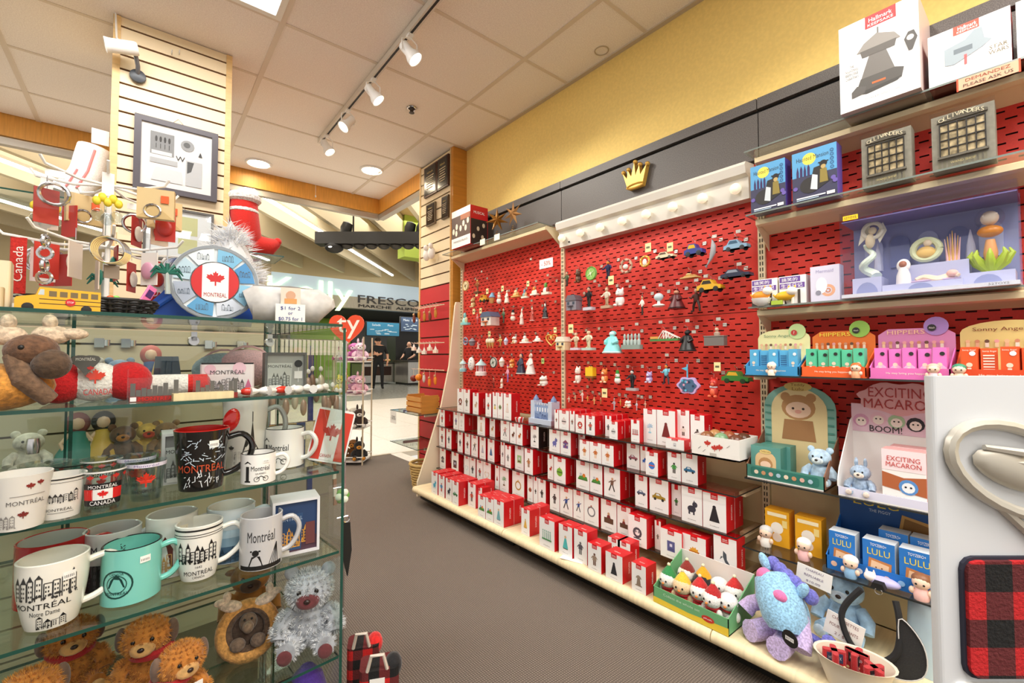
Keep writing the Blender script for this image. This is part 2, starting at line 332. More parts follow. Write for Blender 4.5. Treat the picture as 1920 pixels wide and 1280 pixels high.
# timber bulkhead at the shop front
bh = struct(thing('trim_3', None, None))
BW = mat('#e8a648', .4, 0, 'wood', stretch=(14, 1, 1)); BW2 = mat('#e8a648', .4, 0, 'wood', stretch=(1, 14, 1))
MB().box(-6, 2.075, 4.98, 5.02, 2.76, CEIL+.02).build('fascia_board', BW, bh)
MB().box(2.075, 2.115, PY1, 5.02, 2.76, CEIL+.02).build('fascia_board', BW2, bh)
GM = mat('#bdb7ad', .35, .6)
MB().box(-6, 2.1, 5.0, 5.06, 2.70, 2.752).build('shutter_track', GM, bh); MB().box(2.08, 2.15, PY1, 5.02, 2.70, 2.752).build('shutter_track', GM, bh)
MB().box(-6, 2.15, 5.03, 5.4, 2.92, 3.3).build('soffit', mat('#cfc0a8', .8), bh)
# wood trim post left of pillar and pillar itself
def pillar():
    p = thing('slatted_pillar', 'square pillar clad in cream slatwall with pale timber corner strips', 'pillar', (.105, 3.14, 0))
    w = .27; MB().box(-w+.03, w-.03, .008, .5, 0, CEIL).build('core', mat('#5a3716', .8), p)
    for sx in (-1, 1): MB().box(min(sx*w, sx*(w-.03)), max(sx*w, sx*(w-.03)), -.006, .03, 0, CEIL).build('corner_strip', LWOOD, p)
    for sx in (-1, 1): MB().box(min(sx*w, sx*(w-.018)), max(sx*w, sx*(w-.018)), .03, .52, 0, CEIL).build('side_board', LWOOD, p)
    z = CEIL-.05; MB().box(-w+.03, w-.03, 0, .03, z+.004, CEIL).build('slat', SLAT, p)
    sm = MB().box(-w+.03, w-.03, 0, .03, -.066, 0).build('slat', SLAT, p, loc=(0, 0, z-.006)).data; z -= .077
    while z > .5: link('slat', sm, p, (0, 0, z-.006)); z -= .077
pillar()
# ================================================================ MALL BEYOND
FY = 15.5
struct(MB().box(-14, 26, 5.4, 30, 4.75, 4.85).build('ceiling_mall', mat('#b59a72', .9)))
mc = struct(thing('ceiling_baffles', None, None)); FD = R(41); fd = Vector((math.sin(FD), math.cos(FD), 0)); fn = Vector((math.cos(FD), -math.sin(FD), 0))
BF = mat('#cbbd9e', .75); BF2 = mat('#d9cdb0', .75)
for k in range(15):
    c = -11.2+k*1.0
    t0 = (5.45-fn.y*c)/fd.y; t1 = (FY-.1-fn.y*c)/fd.y
    m = MB(); m.M = Matrix.Translation(fn*c) @ Matrix.Rotation(-FD, 4, 'Z'); m.box(-.05, .05, t0, t1, 3.95, 4.72); m.build('baffle', BF if k % 3 else BF2, mc)
for i, c in enumerate((-9.7, -7.7, -4.72, .3)):
    ta, tb = (6.5-fn.y*c)/fd.y, (FY-.5-fn.y*c)/fd.y
    lab = ['long white light tube under the mall ceiling at far left', 'long white light tube behind the slatted pillar', 'long white light tube running to the illuminated market sign', 'long mall light tube above the shop front'][i]
    t = thing('light_tube', lab, 'light', tuple(fn*c+Vector((0, 0, 4.0))), -FD, 'mall light tubes')
    MB().box(-.05, .05, ta, tb, .0, .05).build('housing', mat('#e8e4d8', .4), t); MB().box(-.035, .035, ta+.02, tb-.02, -.03, -.001).build('tube', mat('#fffaf0', .4, 0, 'emit', s=13), t)
# facade of the market
fs = struct(thing('wall_market', None, None))
MB().box(3.0, 9.6, FY, FY+.3, 2.78, 3.18).build('sign_band', mat('#bfb9ab', .35, 0, 'metalbrush'), fs)
MB().box(3.0, 12.6, FY+.02, FY+.4, 3.18, 3.75).build('lit_band', mat('#c4d8e6', .4, 0, 'emit', s=.32), fs)
MB().box(9.6, 12.6, FY, FY+.3, 2.78, 3.18).build('sign_band', mat('#bfb9ab', .35, 0, 'metalbrush'), fs)
MB().box(3.0, 12.6, FY+.01, FY+.3, 3.75, 4.74).build('bulkhead', mat('#cfc09a', .7), fs)
MB().box(-14, 3.0, FY, FY+.3, 2.6, 4.7).build('bulkhead', mat('#b9a987', .7), fs)
MB().box(-14, 3.6, FY+.1, FY+.3, 0, 2.6).build('dark_front', mat('#2c2a28', .6), fs)
MB().box(3.6, 14, FY+.05, 21.9, 2.9, 2.95).build('inner_ceiling', mat('#1d1c1b', .8), fs)
MB().box(3.0, 24, 22, 22.2, 0, 4).build('back_wall', mat('#8fae3a', .7), fs)
MB().box(7.8, 16, 21.85, 22, 0, 2.9).build('back_panel', mat('#34332f', .7), fs)
def sign_text(name, label, s, x0, x1, z0, z1, m, y=FY-.03, dep=.05):
    V, Fc, asp = tmesh(s); me = bpy.data.meshes.new(name); n = len(V); W, H = x1-x0, z1-z0
    vs = [((x0+x1)/2+x*W, y, (z0+z1)/2+q*H) for x, q in V]+[((x0+x1)/2+x*W, y+dep, (z0+z1)/2+q*H) for x, q in V]
    fcs = list(Fc); ed = {}
    for f in Fc:
        for a, b_ in zip(f, f[1:]+f[:1]): ed[(a, b_)] = 1
    fcs += [(a, b_, b_+n, a+n)[::-1] for a, b_ in ed if (b_, a) not in ed]
    me.from_pydata(vs, [], fcs); me.materials.append(m); me.update(); return tag(link(name, me), label, 'sign')
p = [onY(*q, FY) for q in ((605, 555), (648, 560), (672, 548), (860, 582))]
sign_text('sign_lettering', 'dark FRESCO\'S lettering on the market sign', 'FRESCO\'S', onY(671, 560, FY).x, onY(806, 560, FY).x, 2.98, 3.26, mat('#3f3f40', .4), dep=.08)
sign_text('sign_lettering', 'small black MARCHE ALIMENTAIRE lettering under the big market name', 'MARCHE  ALIMENTAIRE', onY(672, 580, FY).x, onY(826, 580, FY).x, 2.83, 2.93, mat('#2a2a2a', .4))
sign_text('sign_lettering', 'glowing green-white Kelly lettering on the market sign', 'Kelly', onY(500, 560, FY).x, onY(661, 560, FY).x, 2.66, 3.62, mat('#e6ffc4', .4, 0, 'emit', s=1.7), dep=.1)
# black lamp beam hanging in the mall
bo = atD(596, 448, 9.5); be = atD(830, 446, 9.5); t = thing('lamp_beam', 'long black hanging beam with scalloped lamp shades in the mall', 'light fixture', tuple(bo), -TH)
L_ = (be-bo).length; MB().box(0, L_, -.15, .15, -.13, .12).build('beam', mat('#1c1a18', .55), t)
for k in range(9): MB().ell((.62+k*.26, 0, -.15), (.12, .12, .07), 12, 6).build('shade', mat('#26231f', .4), t, True)
MB().ell((.35, 0, -.17), (.2, .17, .13), 14, 8).build('lamp', BLACK, t, True); MB().ell((.33, -.1, -.2), (.07, .07, .03), 10, 6).build('bulb', mat('#ffffff', .3, 0, 'emit', s=5), t, True)
for x in (.6, 1.95, 2.2): m = MB(); m.M = Matrix.Translation((x, 0, .22)) @ Matrix.Rotation(.3, 4, 'Y'); m.lathe([(.09, -.12), (.12, 0), (.1, .12), (.02, .15)], 14); m.build('spotlight', BLACK, t, True)
MB().tube([(.75, 0, .12), (.75, 0, 1.2)], .02).build('hanger', BLACK, t); MB().tube([(2.4, 0, .12), (2.4, 0, 1.2)], .02).build('hanger', BLACK, t)
# green column and duct behind
c = atD(785, 425, 12); tag(MB().box(-.5, .5, -.2, .2, -.9, .2).build('green_panel', mat('#9fb44a', .7), None, loc=(c.x, c.y, c.z)), 'lime green hanging panel above the black lamp beam', 'panel')
# menu screens
def menu(xa, xb, ya, yb, Yp, col, label, seed, words):
    a = onY(xa, ya, Yp); b_ = onY(xb, yb, Yp); w, h = b_.x-a.x, a.z-b_.z
    t = thing('menu_screen', label, 'screen', ((a.x+b_.x)/2, Yp, (a.z+b_.z)/2), 0, 'menu screens over the counter')
    MB().box(-w/2-.03, w/2+.03, 0, .08, -h/2-.03, h/2+.03).build('casing', BLACK, t)
    MB().box(-w/2, w/2, -.012, 0, -h/2, h/2).build('screen', mat(col, .3, 0, 'emit', s=.5), t)
    A = Art(); rn = random.Random(seed)
    for i, wd_ in enumerate(words): A.text(wd_, -w*.22+.44*w*(i % 2), h*.3-h*.3*(i//2), h*.16, '#e8f0f4', min(w*.38, h*.11*len(wd_)))
    for i in range(14): x = rn.uniform(-.42, .3)*w; y = rn.uniform(-.42, 0)*h; A.rect(x, x+w*.13, y, y+h*.05, '#cfe0e8')
    A.front('lettering', t, 0, -.013, 0)
menu(688, 748, 603, 630, 17.5, '#2f6f8a', 'blue menu screen reading Salads above the man in black', 3, ['Salads', 'Menu'])
menu(752, 786, 594, 622, 17.5, '#39485e', 'dark menu screen with white price columns over the second man', 4, ['Menu', '8.99'])
menu(789, 812, 597, 624, 17.5, '#39485e', 'dark menu screen cut off by the red slat panel', 5, ['Menu'])
# food counter
t = thing('food_counter', 'stainless steel food court counter with dark top', 'counter', (0, 0, 0)); ST = mat('#b9b7b2', .28, .8, 'metalbrush'); a = onZ(765, 722, 0)
MB().box(a.x, a.x+6, a.y, a.y+1.2, .08, .88).build('body', ST, t); MB().box(a.x+.05, a.x+6, a.y+.06, a.y+1.2, 0, .08).build('plinth', BLACK, t); MB().box(a.x-.05, a.x+6, a.y-.06, a.y+1.3, .88, .95).build('top', mat('#2a2926', .3), t)
MB().box(a.x-1.3, a.x, a.y+1.3, a.y+2.4, .08, .8).build('side_body', ST, t); MB().box(a.x-1.35, a.x+.02, a.y+1.25, a.y+2.4, .8, .86).build('side_top', mat('#35332f', .3), t)
MB().box(a.x-1.2, a.x-.1, a.y+1.29, a.y+1.32, .35, .7).build('niche', mat('#3b2620', .8), t)
for i in range(5): o = MB().ell((0, 0, .071), (.115, .13, .07), 10, 6).build('food_tray', mat(['#c9c0a8', '#a46a3e', '#dcd6c8', '#8d3c2c', '#c8a255'][i], .6), None, True, (a.x-1.12+i*.25, a.y+1.6, .862)); tag(o, f'heaped food tray, {["first","second","third","fourth","fifth"][i]} from the left behind the man in black', 'food', 'food trays on the counter')
tag(MB().box(0, 1.0, 0, .9, 0, 2.4).box(1.0, 1.9, .3, .9, 0, 2.4).build('dark_column', mat('#232322', .5), None, loc=(a.x+.5, a.y+2.2, 0)), 'black square column behind the food counter', 'column')
tag(MB().lathe([(.13, 0), (.15, .1), (.15, .45), (.1, .5)], 14).build('steam_urn', ST, None, True, (a.x+2.2, a.y+.6, .95)), 'steel urn standing on the food counter', 'urn')
# ---------------------------------------------------------------- people (far, in the food court)
def person(label, loc, rotz, pose, top, skin, hair, h=1.78, bald=False):
    t = thing('person', label, 'person', loc, rotz)
    J = dict(pel=(0, 0, .95), bel=(0, 0, 1.1), che=(0, -.01, 1.35), nec=(0, -.01, 1.5), hd=(0, -.03, 1.6), crown=(0, -.03, 1.74))
    J.update(pose); E_ = [('pel', 'bel'), ('bel', 'che'), ('che', 'nec'), ('nec', 'hd'), ('hd', 'crown')]
    rad = dict(pel=.15, bel=.15, che=.165, nec=.06, hd=.09, crown=.075)
    for s in 'lr':
        E_ += [('che', s+'sh'), (s+'sh', s+'el'), (s+'el', s+'wr'), (s+'wr', s+'ha'), ('pel', s+'hip'), (s+'hip', s+'kn'), (s+'kn', s+'an'), (s+'an', s+'to')]
        rad.update({s+'sh': .075, s+'el': .052, s+'wr': .035, s+'ha': .035, s+'hip': .1, s+'kn': .07, s+'an': .052, s+'to': .045})
    ks = list(J); me = bpy.data.meshes.new('body'); me.from_pydata([tuple(Vector(J[k])*(h/1.78)) for k in ks], [(ks.index(a_), ks.index(b_)) for a_, b_ in E_], [])
    o = bpy.data.objects.new('body', me); COL.objects.link(o); md = o.modifiers.new('s', 'SKIN')
    for i, k in enumerate(ks): me.skin_vertices[0].data[i].radius = (rad[k]*1.08, rad[k]*.92); me.skin_vertices[0].data[i].use_root = k == 'pel'
    o.modifiers.new('u', 'SUBSURF').levels = 2; dg = bpy.context.evaluated_depsgraph_get(); dg.update(); m2 = bpy.data.meshes.new_from_object(o.evaluated_get(dg)); bpy.data.objects.remove(o)
    for x in (mat(skin, .6), mat(top, .85), mat('#17171a', .85), mat('#0e0e0e', .5)): m2.materials.append(x)
    el = [Vector(J[s+'el']) for s in 'lr']; wr = [Vector(J[s+'ha']) for s in 'lr']
    for p_ in m2.polygons:
        c = Vector(p_.center); p_.use_smooth = True
        arm = any((c-(e+(w_-e)*min(1, max(.12, (c-e).dot(w_-e)/(w_-e).length_squared)))).length < .075 for e, w_ in zip(el, wr))
        p_.material_index = 0 if c.z > 1.47*h/1.78 or arm else 1 if c.z > .93 else 3 if c.z < .09 else 2
    link('body', m2, t)
    hd = Vector(J['hd'])
    for s, q in (('l', -1), ('r', 1)):
        e = Vector(J[s+'ha']); d = (e-Vector(J[s+'wr'])).normalized(); sd = d.orthogonal().normalized(); f = MB()
        for n in range(4): st = e+sd*(-.025+.017*n); f.tube([st, st+d*(.05+.01*(n in (1, 2))), st+d*(.075+.012*(n in (1, 2)))+Vector((0, .0, -.012))], [.009, .0085, .006], 6)
        f.tube([e-sd*.03, e-sd*.05+d*.03, e-sd*.045+d*.055], [.01, .009, .007], 6); f.build('fingers', mat(skin, .6), t, True)
    m = MB()
    if not bald:
        m.ell((hd.x, hd.y+.02, hd.z+.06), (.098, .11, .1), 14, 8).build('hair', mat(hair, .8), t, True)
    else: m.ell((hd.x, hd.y+.045, hd.z+.0), (.092, .06, .06), 12, 7).build('hair', mat(hair, .8), t, True)
    MB().ell((hd.x, hd.y-.1, hd.z-.005), (.016, .022, .025), 8, 6).build('nose', mat(skin, .6), t, True)
    for q in (-1, 1): MB().ell((hd.x+q*.035, hd.y-.09, hd.z+.02), (.013, .008, .008), 8, 5).build('eye', mat('#2a1d18', .3), t, True); MB().ell((hd.x+q*.093, hd.y, hd.z), (.015, .025, .035), 8, 6).build('ear', mat(skin, .6), t, True)
    MB().ell((hd.x, hd.y-.088, hd.z-.05), (.026, .008, .006), 8, 5).build('mouth', mat('#9a5a4e', .5), t, True)
q = onZ(709, 729, 0)
person('man in black shirt and trousers walking with one arm across his chest', (q.x, q.y, 0), R(-18), dict(lsh=(-.19, 0, 1.41), lel=(-.3, .02, 1.14), lwr=(-.12, -.2, 1.12), lha=(.02, -.24, 1.18), rsh=(.19, 0, 1.41), rel=(.3, .06, 1.16), rwr=(.3, -.06, .93), rha=(.28, -.1, .86), lhip=(-.1, 0, .9), lkn=(-.13, .02, .49), lan=(-.14, .14, .08), lto=(-.15, .0, .04), rhip=(.1, 0, .9), rkn=(.12, -.06, .49), ran=(.13, -.02, .08), rto=(.14, -.17, .04), hd=(-.03, -.05, 1.6), crown=(-.03, -.04, 1.74)), '#18181a', '#d8a184', '#1d1917')
q = onY(768, 700, a.y+1.75)
person('bald man in black shirt standing behind the food counter', (q.x, q.y, 0), R(-60), dict(lsh=(-.19, 0, 1.41), lel=(-.26, -.06, 1.16), lwr=(-.2, -.28, 1.05), lha=(-.18, -.36, 1.03), rsh=(.19, 0, 1.41), rel=(.27, -.04, 1.15), rwr=(.22, -.27, 1.04), rha=(.2, -.35, 1.02), lhip=(-.1, 0, .9), lkn=(-.11, -.02, .49), lan=(-.11, 0, .08), lto=(-.12, -.14, .04), rhip=(.1, 0, .9), rkn=(.11, -.02, .49), ran=(.11, 0, .08), rto=(.12, -.14, .04), hd=(0, -.06, 1.59), crown=(0, -.06, 1.73)), '#18181a', '#dba98c', '#4a3b30', bald=True)
# ================================================================ RIGHT WALL: GONDOLA BAYS
BX = 2.08; BY = [3.2, 2.01, .81, -.39]; DZ = .1255; GF = 1.825
BOARD = mat('#cf2c1c', .55, 0, 'speckle', scale=200, lo=.94, hi=1.05); SLOTM = mat('#3a0b08', .9); BEIGE = mat('#d8c69c', .6); DECK = mat('#ead9b2', .5, 0, 'wood', stretch=(12, 1, 1))
def pegboard(name, parent, x0, x1, z0, z1):
    px, pz, sl, sh, dp = .0508, .0254, .026, .0055, .007; V = []; Fc = []; Mi = []
    def q(a, b, c, d, m=0): o = len(V); V.extend((a, b, c, d)); Fc.append((o, o+1, o+2, o+3)); Mi.append(m)
    nz = int((z1-z0)/pz); zz = z0
    for r in range(nz):
        za = z0+r*pz; zb = za+pz if r < nz-1 else z1; s0 = za+pz/2-sh/2; s1 = s0+sh
        q((x0, 0, za), (x1, 0, za), (x1, 0, s0), (x0, 0, s0)); q((x0, 0, s1), (x1, 0, s1), (x1, 0, zb), (x0, 0, zb))
        x = x0+.02+(px/2 if r % 2 else 0); last = x0
        while x+sl < x1-.01:
            q((last, 0, s0), (x, 0, s0), (x, 0, s1), (last, 0, s1)); b = x+sl
            q((x, dp, s0), (b, dp, s0), (b, dp, s1), (x, dp, s1), 1); q((x, 0, s0), (b, 0, s0), (b, dp, s0), (x, dp, s0), 1); q((x, dp, s1), (b, dp, s1), (b, 0, s1), (x, 0, s1), 1)
            q((x, 0, s0), (x, dp, s0), (x, dp, s1), (x, 0, s1), 1); q((b, dp, s0), (b, 0, s0), (b, 0, s1), (b, dp, s1), 1); last = b; x += px
        q((last, 0, s0), (x1, 0, s0), (x1, 0, s1), (last, 0, s1))
    o = len(V); V.extend([(x0, .012, z0), (x1, .012, z0), (x1, .012, z1), (x0, .012, z1), (x0, 0, z0), (x1, 0, z0), (x1, 0, z1), (x0, 0, z1)])
    for f in ((1, 0, 3, 2), (4, 5, 1, 0), (6, 7, 3, 2), (0, 4, 7, 3), (5, 1, 2, 6)): Fc.append(tuple(o+i for i in f)); Mi.append(0)
    me = bpy.data.meshes.new(name); me.from_pydata(V, [], Fc); me.materials.append(BOARD); me.materials.append(SLOTM); me.polygons.foreach_set('material_index', Mi); me.update(); return link(name, me, parent)
BN = ['left', 'middle', 'right']; BAYS = []
def upright(parent, x):
    u = MB().box(x-.014, x+.014, -.012, .02, .13, 1.97).build('upright', CREAM, parent); s = MB()
    z = .2
    while z < 1.93: s.box(x-.007, x-.003, -.0135, -.011, z, z+.016).box(x+.003, x+.007, -.0135, -.011, z, z+.016); z += .0254
    o = s.build('slots', mat('#4a4234', .8), u); o['kind'] = 'stuff'
for i in range(3):
    t = thing('gondola_bay', f'{BN[i]} wall display bay with red slotted pegboard and cream base deck', 'shelving', (BX, BY[i], 0), WR, 'wall display bays'); W = BY[i]-BY[i+1]; BAYS.append(t)
    pegboard('pegboard', t, .016, W-.016, 1.30, 1.955); pegboard('pegboard', t, .016, W-.016, .70, 1.297)
    MB().box(.0165, W-.0165, .0, .012, .13, .698).build('back_panel', BEIGE, t); MB().box(.001, W-.001, .021, .085, 0, 1.96).build('frame', mat('#b8a682', .7), t)
    upright(t, W)
    if i == 0: upright(t, .0)
    n = .024; prof = [(.0, .125), (-.484, .125)]+[(-.484-n*math.sin(a), .101+n*math.cos(a)) for a in [PI*k/8 for k in range(1, 9)]]+[(-.484, .077), (-.484, .085), (0, .085)]
    m = MB(); m.M = Matrix.Rotation(PI/2, 4, 'Z') @ Matrix.Rotation(PI/2, 4, 'X')
    P = [(y, z) for y, z in prof]; vs = [(.002 if i else .1, y, z) for y, z in P]+[(W-.002, y, z) for y, z in P]; k = len(P); d = MB()
    d.add(vs, [tuple(range(k)), tuple(range(2*k-1, k-1, -1))]+[(k+j, k+(j+1) % k, (j+1) % k, j) for j in range(k)]); d.build('deck', DECK, t, 30)
    MB().box(.03, W-.03, -.40, -.38, 0, .085).build('kick_plate', mat('#1b1917', .8), t); MB().box(.001, W-.001, -.38, -.0125, .0, .02).build('bottom_rail', BLACK, t)
# cream end panel with a sloping front edge
t = thing('end_panel', 'tapering cream end panel closing the far end of the wall shelves', 'panel', (BX, BY[0]+.037, 0), WR)
P = [(.0, .0), (-.40, .0), (-.40, .11), (-.335, .28), (-.19, .697), (-.115, 1.024), (-.06, 1.53), (-.05, 1.56), (0, 1.56)]
m = MB(); k = len(P); m.add([(0, y, z) for y, z in P]+[(.02, y, z) for y, z in P], [tuple(range(k)), tuple(range(2*k-1, k-1, -1))]+[(k+j, k+(j+1) % k, (j+1) % k, j) for j in range(k)]); m.build('panel', mat('#f0e2c6', .45), t)
# glass shelves: tinted in the lower tiers, clear with cream rails above
def glass_shelf(label, i, z, y0, x0=.016, x1=None, rail=False, th=.006, group='tinted glass shelves'):
    W = BY[i]-BY[i+1]; x1 = x1 or W-.016; t = thing('glass_shelf', label, 'shelf', (BX, BY[i], z), WR, group)
    MB().box(x0, x1, y0, -.014, -th, 0, [0, 0, 1, 1, 0, 1]).build('pane', [SMOKE if not rail else mat('#f0efe9', .02, 0, 'glass'), SEDGE if not rail else mat('#77807a', .2)], t)
    if rail:
        P = [(-.001, -.008), (-.125, -.008), (-.135, -.014), (-.135, -.032), (-.11, -.036), (-.09, -.028), (-.001, -.05)]; k = len(P); m = MB()
        m.add([(x0+.015, y, z_) for y, z_ in P]+[(x1-.015, y, z_) for y, z_ in P], [tuple(range(k)), tuple(range(2*k-1, k-1, -1))]+[(k+j, k+(j+1) % k, (j+1) % k, j) for j in range(k)]); m.build('rail', CREAM, t)
        for s in (x0+.01, x1-.014): MB().add([(s, -.001, -.008), (s, -.13, -.008), (s, -.13, -.03), (s, -.001, -.12), (s+.004, -.001, -.008), (s+.004, -.13, -.008), (s+.004, -.13, -.03), (s+.004, -.001, -.12)], [(0, 1, 2, 3), (7, 6, 5, 4), (0, 4, 5, 1), (1, 5, 6, 2), (2, 6, 7, 3), (3, 7, 4, 0)]).build('bracket', CREAM, t)
    else:
        for s in (x0+.004, x1-.03): MB().box(s, s+.026, -.16, -.001, -th-.016, -th).build('bracket', CREAM, t)
    return t
TZ = [.685, .545, .382, .21]; TN = ['top', 'second', 'third', 'lowest']
for i in range(2):
    for j in range(4): glass_shelf(f'{TN[j]} tinted glass shelf of ornament boxes in the {BN[i]} bay', i, TZ[j], GF-BX)
AZ, BZ, CZ, D3, E3, F3 = 1.935, 1.675, 1.30, 1.028, .628, .37
glass_shelf('high clear shelf over the left bay holding two gold star tree toppers', 0, AZ, 1.87-BX, rail=True, group='clear glass shelves')
glass_shelf('topmost clear shelf of the right bay under the large tower box', 2, AZ, 1.875-BX, rail=True, group='clear glass shelves')
glass_shelf('clear shelf holding the wand shop boxes', 2, BZ, 1.88-BX, rail=True, group='clear glass shelves')
glass_shelf('clear shelf under the long display case of fantasy figurines', 2, CZ, 1.89-BX, rail=True, group='clear glass shelves')
glass_shelf('glass shelf under the four colourful blind box trays', 2, D3, 1.83-BX); glass_shelf('glass shelf under the teddy and macaron trays', 2, E3, 1.83-BX); glass_shelf('glass shelf under the blue biscuit boxes', 2, F3, 1.80-BX)
# dark speckled fascia with cap
FM = mat('#514c49', .5, 0, 'speckle', scale=330, lo=.75, hi=1.7); t = thing('fascia', 'dark grey speckled header running along the yellow wall', 'header', (2.06, BY[0], .003), WR)
FB = [0, 1.19, 2.39, 3.59]
for a_, b_ in zip(FB, FB[1:]):
    MB().box(a_+.002, b_-.002, 0, .1, 1.962, 2.165).build('header_panel', FM, t); MB().box(a_+.002, b_-.002, -.012, .105, 2.178, 2.225).build('cap', FM, t)
MB().box(0, 3.59, .012, .1, 2.165, 2.178).build('shadow_gap', BLACK, t)
# gold crown
c = onX(1197, 333, 2.06); t = thing('crown_emblem', 'gold moulded crown emblem on the dark header', 'emblem', (2.058, c.y, c.z), WR); s = .145; GOLD = mat('#d2a348', .38, .35)
def crown_pts(): return [(-.36, -.42), (.34, -.42), (.55, .30), (.25, .0), (.2, .36), (.02, .03), (-.03, .52), (-.19, .04), (-.36, .32), (-.4, .0), (-.62, .28)]
P = [(x*s*.9, z*s) for x, z in crown_pts()]; m = MB(); m.yprism(P[::-1], -.03, 0); m.build('crown_plate', GOLD, t, loc=(0, 0, 0))
for x, z in ((.55, .33), (.2, .40), (-.03, .56), (-.36, .36), (-.62, .31)): MB().ell((x*s*.9, -.018, z*s), (.012, .016, .012), 10, 7).build('orb', GOLD, t, True)
m = MB(); m.tube([(.44*s*math.cos(a)*.82, -.03, -.36*s+.075*s*math.sin(a)) for a in [2*PI*k/20 for k in range(21)]], .005, 6); m.build('band', mat('#b98a2f', .4, .35), t, True)
# white light valance with globes
t = thing('light_valance', 'white valance with round globe lamps over the middle bay', 'light fixture', (BX-.0005, BY[1]-.002, 0), WR); VW = mat('#d9d4ca', .4); W = 1.17
P = [(0, 1.79), (-.055, 1.79), (-.06, 1.885), (-.085, 1.895), (-.095, 1.93), (-.085, 1.945), (0, 1.955)]; k = len(P); m = MB()
m.add([(.015, y, z) for y, z in P]+[(W, y, z) for y, z in P], [tuple(range(k)), tuple(range(2*k-1, k-1, -1))]+[(k+j, k+(j+1) % k, (j+1) % k, j) for j in range(k)]); m.build('housing', VW, t)
for k in range(8): x = .06+k*.152; g = MB().ell((x, -.082, 1.838), .024, 14, 10).build('globe', mat('#fff3d2', .2, 0, 'emit', s=.55), t, True); MB().lathe([(.014, 0), (.014, .02)], 10).build('socket', WHITE, g, loc=(x, -.06, 1.838-.01))
MB().ell((.1, -.058, 1.81), (.006, .004, .006), 8, 5).build('screw', BLACK, t)
